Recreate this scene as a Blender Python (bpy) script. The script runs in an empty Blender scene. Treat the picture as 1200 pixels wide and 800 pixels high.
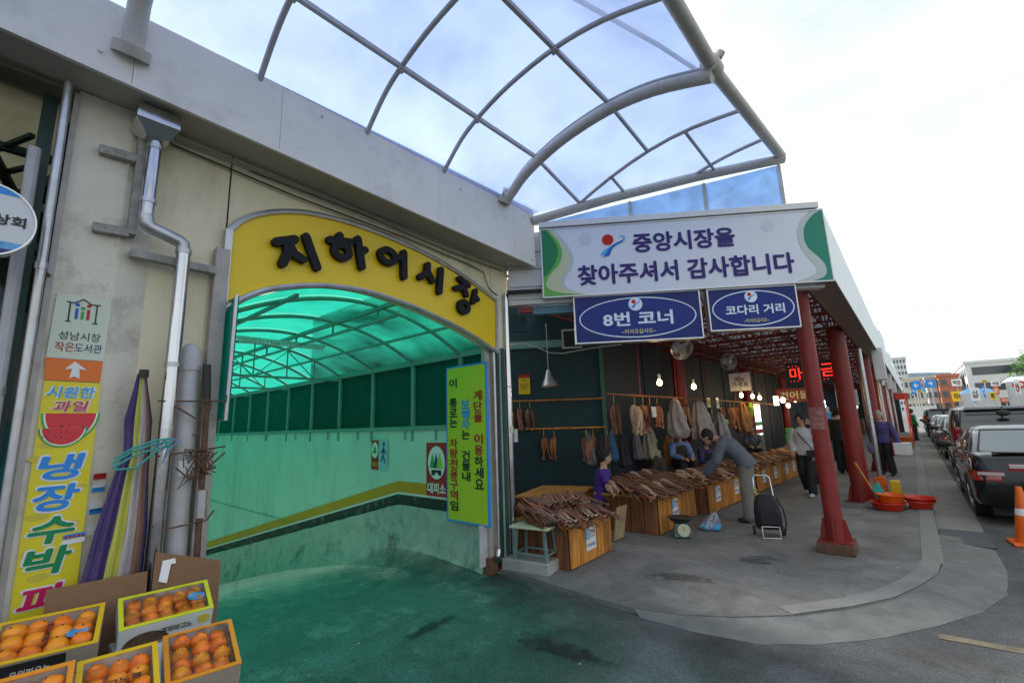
import bpy, bmesh, math, random
from mathutils import Vector, Matrix, Euler, noise
random.seed(7)
S=bpy.context.scene; COL=S.collection
# ---------------- camera ----------------
cd=bpy.data.cameras.new('camera'); cam=bpy.data.objects.new('camera',cd); COL.objects.link(cam)
cam.matrix_world=Matrix(((0.751134,0.142431,0.644601,0),(0.659293,-0.112137,-0.743477,0),(-0.03361,0.983432,-0.178134,1.65),(0,0,0,1)))
cd.lens=15.9; cd.sensor_width=36; cd.clip_start=0.05; cd.clip_end=3000
S.camera=cam
# ---------------- sky, sun, exposure ----------------
SUN_EL=math.radians(27); SUN_AZ=math.radians(276)      # clockwise from +Y
w=bpy.data.worlds.new("World"); S.world=w; w.use_nodes=True
nt=w.node_tree; N=nt.nodes; L=nt.links; bg=N['Background']
sky=N.new('ShaderNodeTexSky'); sky.sky_type='NISHITA'; sky.sun_disc=False
sky.sun_elevation=SUN_EL; sky.sun_rotation=SUN_AZ; sky.dust_density=3; sky.air_density=1
tc=N.new('ShaderNodeTexCoord'); mp=N.new('ShaderNodeMapping'); mp.inputs['Scale'].default_value=(1,1,2.2)
nz=N.new('ShaderNodeTexNoise'); nz.inputs['Scale'].default_value=1.6; nz.inputs['Detail'].default_value=6; nz.inputs['Roughness'].default_value=.5
cr=N.new('ShaderNodeValToRGB'); cr.color_ramp.elements[0].position=.30; cr.color_ramp.elements[0].color=(.42,.42,.42,1); cr.color_ramp.elements[1].position=.55; cr.color_ramp.elements[1].color=(1,1,1,1)
mx=N.new('ShaderNodeMix'); mx.data_type='RGBA'; mx.inputs['B'].default_value=(10.0,10.9,11.3,1)
L.new(tc.outputs['Generated'],mp.inputs[0]); L.new(mp.outputs[0],nz.inputs['Vector']); L.new(nz.outputs['Fac'],cr.inputs[0])
L.new(cr.outputs[0],mx.inputs['Factor']); L.new(sky.outputs[0],mx.inputs['A']); L.new(mx.outputs['Result'],bg.inputs[0])
bg.inputs[1].default_value=.1
sl=bpy.data.lights.new('sun','SUN'); sl.energy=4.8; sl.angle=math.radians(9); sl.color=(1,.96,.9)
so=bpy.data.objects.new('sun',sl); COL.objects.link(so)
sd=Vector((math.sin(SUN_AZ)*math.cos(SUN_EL),math.cos(SUN_AZ)*math.cos(SUN_EL),math.sin(SUN_EL)))
so.rotation_euler=sd.to_track_quat('Z','Y').to_euler(); so.location=sd*60
S.view_settings.view_transform='Standard'; S.view_settings.look='None'; S.view_settings.exposure=0.2; S.view_settings.gamma=1
S.render.engine='CYCLES'
try:
    S.cycles.max_bounces=10; S.cycles.transparent_max_bounces=12; S.cycles.diffuse_bounces=5
except Exception: pass
# ---------------- materials ----------------
MATS={}
def pm(name,col,rough=.6,metal=0,var=.18,scale=5,bump=.15,bscale=40,dirt=None,damt=.5,dscale=2.0,spec=.5,emit=None,estr=0,coat=0,streak=False):
    m=bpy.data.materials.new(name); m.use_nodes=True; n=m.node_tree.nodes; l=m.node_tree.links; b=n['Principled BSDF']
    tc=n.new('ShaderNodeTexCoord')
    a=n.new('ShaderNodeTexNoise'); a.inputs['Scale'].default_value=scale; a.inputs['Detail'].default_value=7; a.inputs['Roughness'].default_value=.65
    l.new(tc.outputs['Object'],a.inputs['Vector'])
    r=n.new('ShaderNodeMapRange'); r.inputs['From Min'].default_value=.3; r.inputs['From Max'].default_value=.7; r.inputs['To Min'].default_value=1-var; r.inputs['To Max'].default_value=1+var*.6
    l.new(a.outputs['Fac'],r.inputs['Value'])
    v=n.new('ShaderNodeVectorMath'); v.operation='SCALE'; v.inputs[0].default_value=col[:3]; l.new(r.outputs[0],v.inputs['Scale'])
    out=v.outputs[0]
    if dirt:
        d=n.new('ShaderNodeTexNoise'); d.inputs['Scale'].default_value=dscale; d.inputs['Detail'].default_value=9; d.inputs['Roughness'].default_value=.72
        mpp=n.new('ShaderNodeMapping'); mpp.inputs['Scale'].default_value=(1,1,.22) if streak else (1,1,1); mpp.inputs['Location'].default_value=(3.1,7.7,1.3)
        l.new(tc.outputs['Object'],mpp.inputs[0]); l.new(mpp.outputs[0],d.inputs['Vector'])
        q=n.new('ShaderNodeMapRange'); q.inputs['From Min'].default_value=.52; q.inputs['From Max'].default_value=.68; q.inputs['To Max'].default_value=damt
        l.new(d.outputs['Fac'],q.inputs['Value'])
        x=n.new('ShaderNodeMix'); x.data_type='RGBA'; l.new(q.outputs[0],x.inputs['Factor']); l.new(out,x.inputs['A']); x.inputs['B'].default_value=(*dirt,1)
        out=x.outputs['Result']
    l.new(out,b.inputs['Base Color']); b.inputs['Metallic'].default_value=metal; b.inputs['Specular IOR Level'].default_value=spec
    rr=n.new('ShaderNodeMapRange'); rr.inputs['To Min'].default_value=max(.03,rough-.12); rr.inputs['To Max'].default_value=min(1,rough+.14); l.new(a.outputs['Fac'],rr.inputs['Value']); l.new(rr.outputs[0],b.inputs['Roughness'])
    if coat: b.inputs['Coat Weight'].default_value=coat; b.inputs['Coat Roughness'].default_value=.06
    if bump:
        bn=n.new('ShaderNodeTexNoise'); bn.inputs['Scale'].default_value=bscale; bn.inputs['Detail'].default_value=5; l.new(tc.outputs['Object'],bn.inputs['Vector'])
        bu=n.new('ShaderNodeBump'); bu.inputs['Strength'].default_value=bump; bu.inputs['Distance'].default_value=.01; l.new(bn.outputs['Fac'],bu.inputs['Height']); l.new(bu.outputs[0],b.inputs['Normal'])
    if emit: b.inputs['Emission Color'].default_value=(*emit,1); b.inputs['Emission Strength'].default_value=estr
    MATS[name]=m; return m
def wood(name,col,dark,scale=3,rough=.55,axis=2):
    m=pm(name,col,rough=rough,var=.2); n=m.node_tree.nodes; l=m.node_tree.links; b=n['Principled BSDF']
    tc=n.new('ShaderNodeTexCoord'); mpp=n.new('ShaderNodeMapping'); s=[7,7,7]; s[axis]=.7; mpp.inputs['Scale'].default_value=s
    oi=n.new('ShaderNodeObjectInfo'); ad=n.new('ShaderNodeVectorMath'); l.new(tc.outputs['Object'],ad.inputs[0]); l.new(oi.outputs['Random'],ad.inputs[1])
    l.new(ad.outputs[0],mpp.inputs[0])
    t=n.new('ShaderNodeTexNoise'); t.inputs['Scale'].default_value=scale; t.inputs['Detail'].default_value=8; t.inputs['Distortion'].default_value=.6; l.new(mpp.outputs[0],t.inputs['Vector'])
    c=n.new('ShaderNodeValToRGB'); c.color_ramp.elements[0].position=.35; c.color_ramp.elements[0].color=(*dark,1); c.color_ramp.elements[1].position=.62; c.color_ramp.elements[1].color=(*col,1)
    l.new(t.outputs['Fac'],c.inputs[0])
    hs=n.new('ShaderNodeHueSaturation'); mr=n.new('ShaderNodeMapRange'); mr.inputs['To Min'].default_value=.7; mr.inputs['To Max'].default_value=1.2; l.new(oi.outputs['Random'],mr.inputs['Value']); l.new(mr.outputs[0],hs.inputs['Value']); l.new(c.outputs[0],hs.inputs['Color'])
    l.new(hs.outputs[0],b.inputs['Base Color']); return m
def thin(name,tcol,dcol,fac,rough=.2,noise_=0.0,nscale=1.2,gloss=.06,wave=None):
    """thin sheet: part clear, part milky"""
    m=bpy.data.materials.new(name); m.use_nodes=True; n=m.node_tree.nodes; l=m.node_tree.links
    for x in list(n):
        if x.type!='OUTPUT_MATERIAL': n.remove(x)
    o=[x for x in n if x.type=='OUTPUT_MATERIAL'][0]
    t=n.new('ShaderNodeBsdfTransparent'); t.inputs[0].default_value=(*tcol,1)
    d=n.new('ShaderNodeBsdfTranslucent'); d.inputs[0].default_value=(*dcol,1)
    d2=n.new('ShaderNodeBsdfDiffuse'); d2.inputs[0].default_value=(*dcol,1); dm=n.new('ShaderNodeMixShader'); dm.inputs[0].default_value=.35; l.new(d.outputs[0],dm.inputs[1]); l.new(d2.outputs[0],dm.inputs[2])
    g=n.new('ShaderNodeBsdfGlossy'); g.inputs[1].default_value=rough; g.inputs[0].default_value=(.9,.9,.9,1)
    a=n.new('ShaderNodeMixShader'); b=n.new('ShaderNodeMixShader'); b.inputs[0].default_value=gloss
    a.inputs[0].default_value=fac; l.new(t.outputs[0],a.inputs[1]); l.new(dm.outputs[0],a.inputs[2]); l.new(a.outputs[0],b.inputs[1]); l.new(g.outputs[0],b.inputs[2]); l.new(b.outputs[0],o.inputs[0])
    if noise_:
        tc=n.new('ShaderNodeTexCoord'); z=n.new('ShaderNodeTexNoise'); z.inputs['Scale'].default_value=nscale; z.inputs['Detail'].default_value=5; l.new(tc.outputs['Object'],z.inputs['Vector'])
        r=n.new('ShaderNodeMapRange'); r.inputs['From Min'].default_value=.3; r.inputs['From Max'].default_value=.7; r.inputs['To Min'].default_value=max(0,fac-noise_); r.inputs['To Max'].default_value=min(1,fac+noise_); l.new(z.outputs['Fac'],r.inputs['Value'])
        l.new(r.outputs[0],a.inputs[0])
        x=n.new('ShaderNodeMix'); x.data_type='RGBA'; x.inputs['A'].default_value=(*[c*.72 for c in tcol],1); x.inputs['B'].default_value=(*tcol,1)
        z2=n.new('ShaderNodeTexNoise'); z2.inputs['Scale'].default_value=nscale*2.3; z2.inputs['Detail'].default_value=6; l.new(tc.outputs['Object'],z2.inputs['Vector'])
        r2=n.new('ShaderNodeMapRange'); r2.inputs['From Min'].default_value=.3; r2.inputs['From Max'].default_value=.6; l.new(z2.outputs['Fac'],r2.inputs['Value']); l.new(r2.outputs[0],x.inputs['Factor']); l.new(x.outputs['Result'],t.inputs[0])
    if wave:
        tc=n.new('ShaderNodeTexCoord'); wv=n.new('ShaderNodeTexWave'); wv.bands_direction=wave[0]; wv.inputs['Scale'].default_value=wave[1]; l.new(tc.outputs['Object'],wv.inputs['Vector'])
        bu=n.new('ShaderNodeBump'); bu.inputs['Strength'].default_value=.5; bu.inputs['Distance'].default_value=.02; l.new(wv.outputs['Fac'],bu.inputs['Height'])
        for q in (d,d2,g): l.new(bu.outputs[0],q.inputs['Normal'])
    MATS[name]=m; return m
def emi(name,col,s):
    m=bpy.data.materials.new(name); m.use_nodes=True; b=m.node_tree.nodes['Principled BSDF']; b.inputs['Base Color'].default_value=(*[min(1,c) for c in col],1); b.inputs['Emission Color'].default_value=(*col,1); b.inputs['Emission Strength'].default_value=s; MATS[name]=m; return m
TMP=bpy.data.scenes.new('scratch')
# ---------------- mesh building ----------------
class MB:
    def __init__(s): s.v=[]; s.f=[]
    def add(s,vs,fs):
        o=len(s.v); s.v+= [Vector(v) for v in vs]; s.f+=[tuple(i+o for i in f) for f in fs]; return s
    def box(s,a,b):
        x0,y0,z0=a; x1,y1,z1=b
        if x0>x1:x0,x1=x1,x0
        if y0>y1:y0,y1=y1,y0
        if z0>z1:z0,z1=z1,z0
        return s.add([(x0,y0,z0),(x1,y0,z0),(x1,y1,z0),(x0,y1,z0),(x0,y0,z1),(x1,y0,z1),(x1,y1,z1),(x0,y1,z1)],[(3,2,1,0),(4,5,6,7),(0,1,5,4),(1,2,6,5),(2,3,7,6),(3,0,4,7)])
    def obox(s,C,U,V,W):
        """box centred at C with half axes U,V,W"""
        C,U,V,W=map(Vector,(C,U,V,W))
        if U.cross(V).dot(W)<0: U=-U
        P=[C+a*U+b*V+c*W for c in(-1,1) for a,b in((-1,-1),(1,-1),(1,1),(-1,1))]
        return s.add(P,[(3,2,1,0),(4,5,6,7),(0,1,5,4),(1,2,6,5),(2,3,7,6),(3,0,4,7)])
    def bar(s,a,b,w,h=None,up=(0,0,1)):
        a,b=Vector(a),Vector(b); h=h or w; d=(b-a); L_=d.length; d.normalize(); up=Vector(up)
        if abs(d.dot(up))>.97: up=Vector((0,1,0)) if abs(d.y)<.9 else Vector((1,0,0))
        x=d.cross(up).normalized(); y=x.cross(d).normalized()
        return s.obox((a+b)/2,x*w/2,d*L_/2,y*h/2)
    def tube(s,pts,r,n=10,cap=True,flat=1.0):
        pts=[Vector(p) for p in pts]; rs=r if isinstance(r,(list,tuple)) else [r]*len(pts); o=len(s.v)
        px=None
        for i,p in enumerate(pts):
            if i==0: d=pts[1]-p
            elif i==len(pts)-1: d=p-pts[-2]
            else: d=(pts[i+1]-p).normalized()+(p-pts[i-1]).normalized()
            if d.length<1e-9: d=Vector((0,0,1))
            d.normalize()
            if px is None:
                u=Vector((0,0,1)) if abs(d.z)<.9 else Vector((1,0,0)); px=d.cross(u).normalized()
            else:
                px=(px-d*px.dot(d)); px.normalize()
            py=d.cross(px)
            for k in range(n):
                a=2*math.pi*k/n; s.v.append(p+px*math.cos(a)*rs[i]+py*math.sin(a)*rs[i]*flat)
        for i in range(len(pts)-1):
            for k in range(n):
                a=o+i*n+k; b=o+i*n+(k+1)%n; s.f.append((a,b,b+n,a+n))
        if cap: s.f.append(tuple(o+k for k in reversed(range(n)))); e=o+(len(pts)-1)*n; s.f.append(tuple(e+k for k in range(n)))
        return s
    def cyl(s,a,b,r,n=12,r2=None): return s.tube([a,b],[r,r if r2 is None else r2],n)
    def loft(s,rings,cap=True,closed=True):
        o=len(s.v); n=len(rings[0])
        for r in rings: s.v+=[Vector(p) for p in r]
        for i in range(len(rings)-1):
            for k in range(n if closed else n-1):
                a=o+i*n+k; b=o+i*n+(k+1)%n; s.f.append((a,b,b+n,a+n))
        if cap and closed: s.f.append(tuple(o+k for k in reversed(range(n)))); e=o+(len(rings)-1)*n; s.f.append(tuple(e+k for k in range(n)))
        return s
    def ell(s,C,rx,ry,rz,n=12,m=8,M=None,tmin=0,tmax=math.pi):
        C=Vector(C); R_=[]
        for i in range(m+1):
            t=tmin+(tmax-tmin)*i/m; t=min(max(t,.02),math.pi-.02)
            ring=[]
            for k in range(n):
                a=-2*math.pi*k/n; p=Vector((rx*math.sin(t)*math.cos(a),ry*math.sin(t)*math.sin(a),rz*math.cos(t)))
                if M: p=M@p
                ring.append(C+p)
            R_.append(ring)
        return s.loft(R_)
    def prism(s,poly,thick,F):
        """poly (u,v) extruded from n=0 to n=thick in frame F"""
        n=len(poly); o=len(s.v)
        ar=sum(poly[i][0]*poly[(i+1)%n][1]-poly[(i+1)%n][0]*poly[i][1] for i in range(n))
        if ar<0: poly=list(reversed(poly))
        for t in (0,thick): s.v+=[F.p(u,v,t) for u,v in poly]
        s.f.append(tuple(o+n+k for k in range(n))); s.f.append(tuple(o+k for k in reversed(range(n))))
        for k in range(n): a=o+k; b=o+(k+1)%n; s.f.append((a,b,b+n,a+n))
        return s
class Fr:
    def __init__(s,O,X,Z=(0,0,1)):
        s.O=Vector(O); s.X=Vector(X).normalized(); s.Z=Vector(Z); s.Z=(s.Z-s.X*s.Z.dot(s.X)).normalized(); s.N=s.X.cross(s.Z)
    def p(s,u,v,n=0): return s.O+s.X*u+s.Z*v+s.N*n
    def sh(s,u,v,n=0): return Fr(s.p(u,v,n),s.X,s.Z)
FX=lambda x,y,z: Fr((x,y,z),(0,1,0))      # facing +x
WL={}
def wloc(o):
    v=Vector(o.location)
    while o.parent: o=o.parent; v=v+Vector(o.location)
    return v
def mesh_from(mb,name,mat,off=Vector((0,0,0)),sharp=35,bevel=0):
    me=bpy.data.meshes.new(name); me.from_pydata([tuple(v-off) for v in mb.v],[],mb.f); me.validate(); me.update()
    if sharp is not None:
        me.polygons.foreach_set('use_smooth',[True]*len(me.polygons)); me.set_sharp_from_angle(angle=math.radians(sharp))
    if mat: me.materials.append(MATS[mat] if isinstance(mat,str) else mat)
    return me
def obj(name,mb,mat,parent=None,label=None,cat=None,group=None,kind=None,sharp=35,bevel=0):
    if parent is not None: off=wloc(parent)
    else:
        xs=[v.x for v in mb.v]; ys=[v.y for v in mb.v]; zs=[v.z for v in mb.v]
        off=Vector(((min(xs)+max(xs))/2,(min(ys)+max(ys))/2,min(zs))) if kind is None else Vector((0,0,0))
    o=bpy.data.objects.new(name,mesh_from(mb,name,mat,off,sharp)); COL.objects.link(o)
    if parent is not None: o.parent=parent
    else: o.location=off
    if bevel:
        b=o.modifiers.new('bevel','BEVEL'); b.width=bevel; b.segments=2; b.limit_method='ANGLE'; b.angle_limit=math.radians(40)
    tag(o,label,cat,group,kind); return o
def tag(o,label=None,cat=None,group=None,kind=None):
    if label: o['label']=label
    if cat: o['category']=cat
    if group: o['group']=group
    if kind: o['kind']=kind
    return o
def thing(name,label,cat,loc=(0,0,0),group=None):
    o=bpy.data.objects.new(name,None); COL.objects.link(o); o.location=loc; o.empty_display_size=.1
    return tag(o,label,cat,group)
def kids(o): return [c for c in bpy.data.objects if c.parent==o]
KC={}
def copy_tree(o,loc=None,rz=None,label=None,scale=None):
    def rec(a,p):
        c=a.copy(); COL.objects.link(c); c.parent=p
        if a.name not in KC: KC[a.name]=kids(a)
        for ch in KC[a.name]: rec(ch,c)
        return c
    c=rec(o,None)
    if loc is not None: c.location=loc
    if rz is not None: c.rotation_euler=(0,0,rz)
    if label: c['label']=label
    if scale: c.scale=(scale,)*3 if not isinstance(scale,tuple) else scale
    return c
def text(name,body,F,w_,h_,mat,parent,off=.004,bold=.012,ext=.0,line=.95,align='CENTER',shear=0):
    """lettering fitted into w_ x h_ centred on frame origin"""
    c=bpy.data.curves.new('t','FONT'); c.body=body; c.align_x=align; c.space_line=line; c.shear=shear; c.resolution_u=3; c.size=1
    t=bpy.data.objects.new('t',c); TMP.collection.objects.link(t); TMP.view_layers[0].update()
    me=bpy.data.meshes.new_from_object(t.evaluated_get(TMP.view_layers[0].depsgraph)); bpy.data.objects.remove(t); bpy.data.curves.remove(c)
    xs=[v.co.x for v in me.vertices]; ys=[v.co.y for v in me.vertices]
    x0,x1,y0,y1=min(xs),max(xs),min(ys),max(ys); sx=w_/(x1-x0); sy=h_/(y1-y0)
    pl=wloc(parent) if parent else Vector((0,0,0))
    par=list(range(len(me.vertices)))
    def fd(i):
        while par[i]!=i: par[i]=par[par[i]]; i=par[i]
        return i
    for e in me.edges:
        a_,b_=fd(e.vertices[0]),fd(e.vertices[1])
        if a_!=b_: par[a_]=b_
    ids={}
    lay=[ids.setdefault(fd(i),len(ids))%6 for i in range(len(me.vertices))]
    bd=max(0,bold)*.92; sx=w_/(x1-x0+2*bd); sy=h_/(y1-y0+2*bd)
    dirs=[(0,0)]+([(bd*math.cos(math.pi*k/4),bd*math.sin(math.pi*k/4)) for k in range(8)] if bd>.001 else [])
    m2=MB(); nv=len(me.vertices); fs0=[tuple(p.vertices) for p in me.polygons]
    for k,(dx,dy) in enumerate(dirs):
        m2.v+=[F.p((v.co.x+dx-(x0+x1)/2)*sx,(v.co.y+dy-(y0+y1)/2)*sy,off+.00012*k+.0012*lay[i]/6) for i,v in enumerate(me.vertices)]
        m2.f+=[tuple(i+k*nv for i in f) for f in fs0]
    bpy.data.meshes.remove(me)
    if False:
        n=0; fs=m2.f
        cnt={}
        for f in fs:
            for i in range(len(f)):
                a,b=f[i],f[(i+1)%len(f)]; cnt[(a,b)]=1
        m2.v=P+[p+F.N*ext for p in P]; nf=[tuple(i+n for i in f) for f in fs]
        for (a,b) in cnt:
            if (b,a) not in cnt: nf.append((a,b,b+n,a+n))
        m2.f=nf
    return obj(name,m2,mat,parent,sharp=None if not ext else 35)
def circ(cx,cy,rx,ry=None,n=28,a0=0,a1=2*math.pi):
    ry=rx if ry is None else ry
    return [(cx+rx*math.cos(a0+(a1-a0)*k/n),cy+ry*math.sin(a0+(a1-a0)*k/n)) for k in range(n if abs(a1-a0-2*math.pi)<1e-6 else n+1)]
def plate(name,poly,F,mat,parent,n0=.003,t=.002):
    return obj(name,MB().prism(poly,t,F.sh(0,0,n0)),mat,parent,sharp=None)
def ringplate(name,F,cx,cy,rx,ry,wd,mat,parent,n0=.003,t=.002,n=40):
    mb=MB(); o=[F.p(u,v,n0+t) for u,v in circ(cx,cy,rx,ry,n)]; i=[F.p(u,v,n0+t) for u,v in circ(cx,cy,rx-wd,ry-wd,n)]
    mb.loft([o,i],cap=False); return obj(name,mb,mat,parent,sharp=None)
def groundify(m,crack=.5,speck=.35,cs=.55):
    n=m.node_tree.nodes; l=m.node_tree.links; b=n['Principled BSDF']; src=b.inputs['Base Color'].links[0].from_socket
    tc=n.new('ShaderNodeTexCoord'); wn=n.new('ShaderNodeTexNoise'); wn.inputs['Scale'].default_value=2.2; wn.inputs['Detail'].default_value=6; l.new(tc.outputs['Object'],wn.inputs['Vector'])
    am=n.new('ShaderNodeVectorMath'); am.operation='MULTIPLY_ADD'; am.inputs[1].default_value=(.9,.9,0); l.new(wn.outputs['Color'],am.inputs[0]); l.new(tc.outputs['Object'],am.inputs[2])
    v=n.new('ShaderNodeTexVoronoi'); v.feature='DISTANCE_TO_EDGE'; v.inputs['Scale'].default_value=cs; l.new(am.outputs[0],v.inputs['Vector'])
    r=n.new('ShaderNodeMapRange'); r.inputs['From Min'].default_value=.0; r.inputs['From Max'].default_value=.012; r.inputs['To Min'].default_value=1-crack; r.inputs['To Max'].default_value=1; l.new(v.outputs['Distance'],r.inputs['Value'])
    s=n.new('ShaderNodeTexNoise'); s.inputs['Scale'].default_value=95; s.inputs['Detail'].default_value=3; l.new(tc.outputs['Object'],s.inputs['Vector'])
    r2=n.new('ShaderNodeMapRange'); r2.inputs['From Min'].default_value=.35; r2.inputs['From Max'].default_value=.7; r2.inputs['To Min'].default_value=1-speck; r2.inputs['To Max'].default_value=1+speck; l.new(s.outputs['Fac'],r2.inputs['Value'])
    p=n.new('ShaderNodeTexNoise'); p.inputs['Scale'].default_value=1.1; p.inputs['Detail'].default_value=8; p.inputs['Roughness'].default_value=.75; p.inputs['Distortion'].default_value=.8; l.new(tc.outputs['Object'],p.inputs['Vector'])
    r3=n.new('ShaderNodeMapRange'); r3.inputs['From Min'].default_value=.38; r3.inputs['From Max'].default_value=.62; r3.inputs['To Min'].default_value=.72; r3.inputs['To Max'].default_value=1.2; l.new(p.outputs['Fac'],r3.inputs['Value'])
    a=n.new('ShaderNodeMath'); a.operation='MULTIPLY'; l.new(r.outputs[0],a.inputs[0]); l.new(r2.outputs[0],a.inputs[1]); a2=n.new('ShaderNodeMath'); a2.operation='MULTIPLY'; l.new(a.outputs[0],a2.inputs[0]); l.new(r3.outputs[0],a2.inputs[1])
    x=n.new('ShaderNodeVectorMath'); x.operation='SCALE'; l.new(src,x.inputs[0]); l.new(a2.outputs[0],x.inputs['Scale']); l.new(x.outputs[0],b.inputs['Base Color'])
# palette
pm('concrete',(.34,.33,.31),.85,var=.2,bump=.3,bscale=60,dirt=(.12,.115,.10),damt=.5)
pm('asphalt',(.105,.107,.11),.9,var=.3,scale=1.2,bump=.6,bscale=140,dirt=(.05,.05,.052),damt=.7,dscale=.9)
pm('pavement',(.185,.18,.173),.8,var=.22,scale=1.4,bump=.35,bscale=90,dirt=(.085,.085,.09),damt=.6,dscale=1.3)
groundify(MATS['asphalt'],.22,.45,.35); groundify(MATS['pavement'],.14,.32,.3)
pm('kerb_stone',(.235,.232,.22),.85,var=.2,scale=3,bump=.35,bscale=70,dirt=(.14,.14,.13),damt=.6,dscale=2.2)
pm('apron',(.175,.175,.168),.9,var=.3,scale=4,bump=.6,bscale=60,dirt=(.10,.10,.098),damt=.8,dscale=1.6)
pm('gutter',(.25,.24,.215),.9,var=.25,scale=2,bump=.5,bscale=70,dirt=(.12,.115,.10),damt=.6)
pm('patch_dark',(.09,.092,.095),.85,var=.2,bump=.4)
pm('faded_yellow',(.19,.155,.10),.85,var=.5,scale=9,bump=.3)
pm('beam_paint',(.76,.72,.66),.55,var=.07,scale=2,bump=.04,dirt=(.36,.35,.33),damt=.35,dscale=2.6)
pm('cream_panel',(.80,.72,.50),.6,var=.07,scale=2.0,bump=.05,dirt=(.36,.31,.22),damt=.35,dscale=2.2,streak=True)
pm('soffit',(.46,.44,.37),.7,var=.12,scale=2,bump=.05)
pm('pillar_paint',(.78,.73,.60),.65,var=.12,scale=3,bump=.12,dirt=(.33,.29,.22),damt=.6,dscale=3.3)
pm('stain_frame',(.42,.39,.36),.5,metal=.2,var=.2,scale=6,dirt=(.22,.17,.12),damt=.6)
pm('steel',(.60,.59,.60),.17,metal=1,var=.12,scale=7,bump=.05,bscale=14)
pm('steel_dull',(.55,.55,.56),.38,metal=.9,var=.18,scale=9,bump=.08,bscale=20,dirt=(.30,.24,.17),damt=.4)
pm('pvc',(.50,.49,.50),.5,var=.12,scale=6,dirt=(.27,.25,.22),damt=.5,dscale=4)
pm('rust',(.14,.07,.04),.85,var=.5,scale=25,bump=.5,bscale=90,dirt=(.05,.035,.03),damt=.7,dscale=9)
pm('sign_yellow',(.84,.58,.0),.35,var=.05,scale=1.5,bump=0)
pm('letter_black',(.010,.010,.013),.6,spec=.25,var=.2,bump=.05)
pm('canopy_frame',(.47,.45,.44),.5,var=.12,scale=4,bump=.05,dirt=(.25,.23,.21),damt=.5,dscale=5)
pm('canopy_pipe',(.52,.49,.44),.5,var=.12,scale=4,bump=.05,dirt=(.27,.24,.19),damt=.5,dscale=5)
thin('poly_pane',(.50,.63,1.0),(.52,.63,1.0),.42,rough=.25,noise_=.25,nscale=.8,gloss=.03)
thin('glass_pane',(.42,.60,.86),(.55,.70,.9),.25,rough=.1,noise_=.15,nscale=1.5,gloss=.08)
thin('green_roof',(.025,.56,.40),(.035,.64,.45),.42,rough=.35,noise_=.32,nscale=1.6,gloss=.04,wave=('X',9))
thin('green_mesh',(.0,.04,.035),(.01,.26,.21),.85,rough=.5,noise_=.1,nscale=3,gloss=.03)
pm('green_steel',(.16,.34,.29),.5,var=.15,scale=6,dirt=(.12,.13,.10),damt=.4)
pm('wall_white',(.50,.72,.60),.7,var=.1,scale=1.5,bump=.12,bscale=20,dirt=(.28,.42,.35),damt=.6,dscale=1.1,streak=True); pm('mesh_wire',(.01,.05,.04),.6)
pm('wall_peel',(.36,.47,.40),.85,var=.25,scale=5,bump=.7,bscale=25,dirt=(.12,.16,.135),damt=1.0,dscale=1.9)
pm('band_yellow',(.62,.31,.01),.6,var=.12,scale=2)
pm('band_black',(.02,.025,.022),.6,var=.2,dirt=(.3,.32,.3),damt=.5,dscale=7)
pm('band_white',(.7,.72,.7),.6,var=.1)
pm('ramp_floor',(.10,.15,.13),.75,var=.6,scale=3,bump=.7,bscale=50,dirt=(.30,.38,.34),damt=.8,dscale=1.1)
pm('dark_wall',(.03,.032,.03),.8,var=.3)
pm('black_paint',(.02,.02,.02),.5,var=.2)
pm('white_paint',(.72,.72,.72),.5,var=.08,scale=2,bump=.03,dirt=(.5,.5,.5),damt=.3,dscale=3)
# ---------------- ground ----------------
def sheet(name,poly,z,mat,label=None,kind='structure',parent=None,t=None):
    mb=MB(); n=len(poly); 
    ar=sum(poly[i][0]*poly[(i+1)%n][1]-poly[(i+1)%n][0]*poly[i][1] for i in range(n))
    if ar<0: poly=list(reversed(poly))
    if t: 
        mb.v=[Vector((x,y,z-t)) for x,y in poly]+[Vector((x,y,z)) for x,y in poly]
        mb.f=[tuple(n+k for k in range(n))]+[(k,(k+1)%n,n+(k+1)%n,n+k) for k in range(n)]
    else: mb.v=[Vector((x,y,z)) for x,y in poly]; mb.f=[tuple(range(n))]
    return obj(name,mb,mat,parent,label=label,kind=kind,sharp=20)
RZ=-.05
HX,HY0,HY1=-3.92,1.08,4.02
g_=MB()
def q(x0,y0,x1,y1): g_.add([(x0,y0,RZ),(x1,y0,RZ),(x1,y1,RZ),(x0,y1,RZ)],[(0,1,2,3)])
q(HX,-300,600,1500); q(-900,-300,HX,HY0); q(-900,HY1,HX,1500); q(-900,HY0,-24,HY1)
obj('road',g_,'asphalt',kind='structure',label='dark grey asphalt road and forecourt')
inner=[(-3.75,4.12),(-3.03,4.04),(-2.5,3.98),(-2.13,3.98),(-1.75,4.08),(-1.37,4.3),(-1.0,4.62),(-.63,5.1),(-.36,5.55),(-.18,6.06),(-.05,6.55),(-.01,6.99)]
sheet('pavement',inner+[(0,8),(0,160),(-9,160),(-9,4.12)],0,'pavement',t=.05,label='grey concrete arcade pavement with a rounded corner')
# kerb blocks, each its own stone along the street
kerb=obj('kerb',MB().box((-.17,159,-.05),(.012,160,.006)),'kerb_stone',kind='structure',label='pale concrete kerb edge running along the pavement')
y=7.0; km=None
while y<90:
    if km is None:
        o=obj('kerb_stone',MB().box((-.17,0,-.06),(.014,.985,.006)),'kerb_stone',kerb,bevel=.008); km=o; o.location.y=y
    else:
        o=km.copy(); COL.objects.link(o); o.location=(0,y,random.uniform(-.002,.002))
    y+=1
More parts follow.
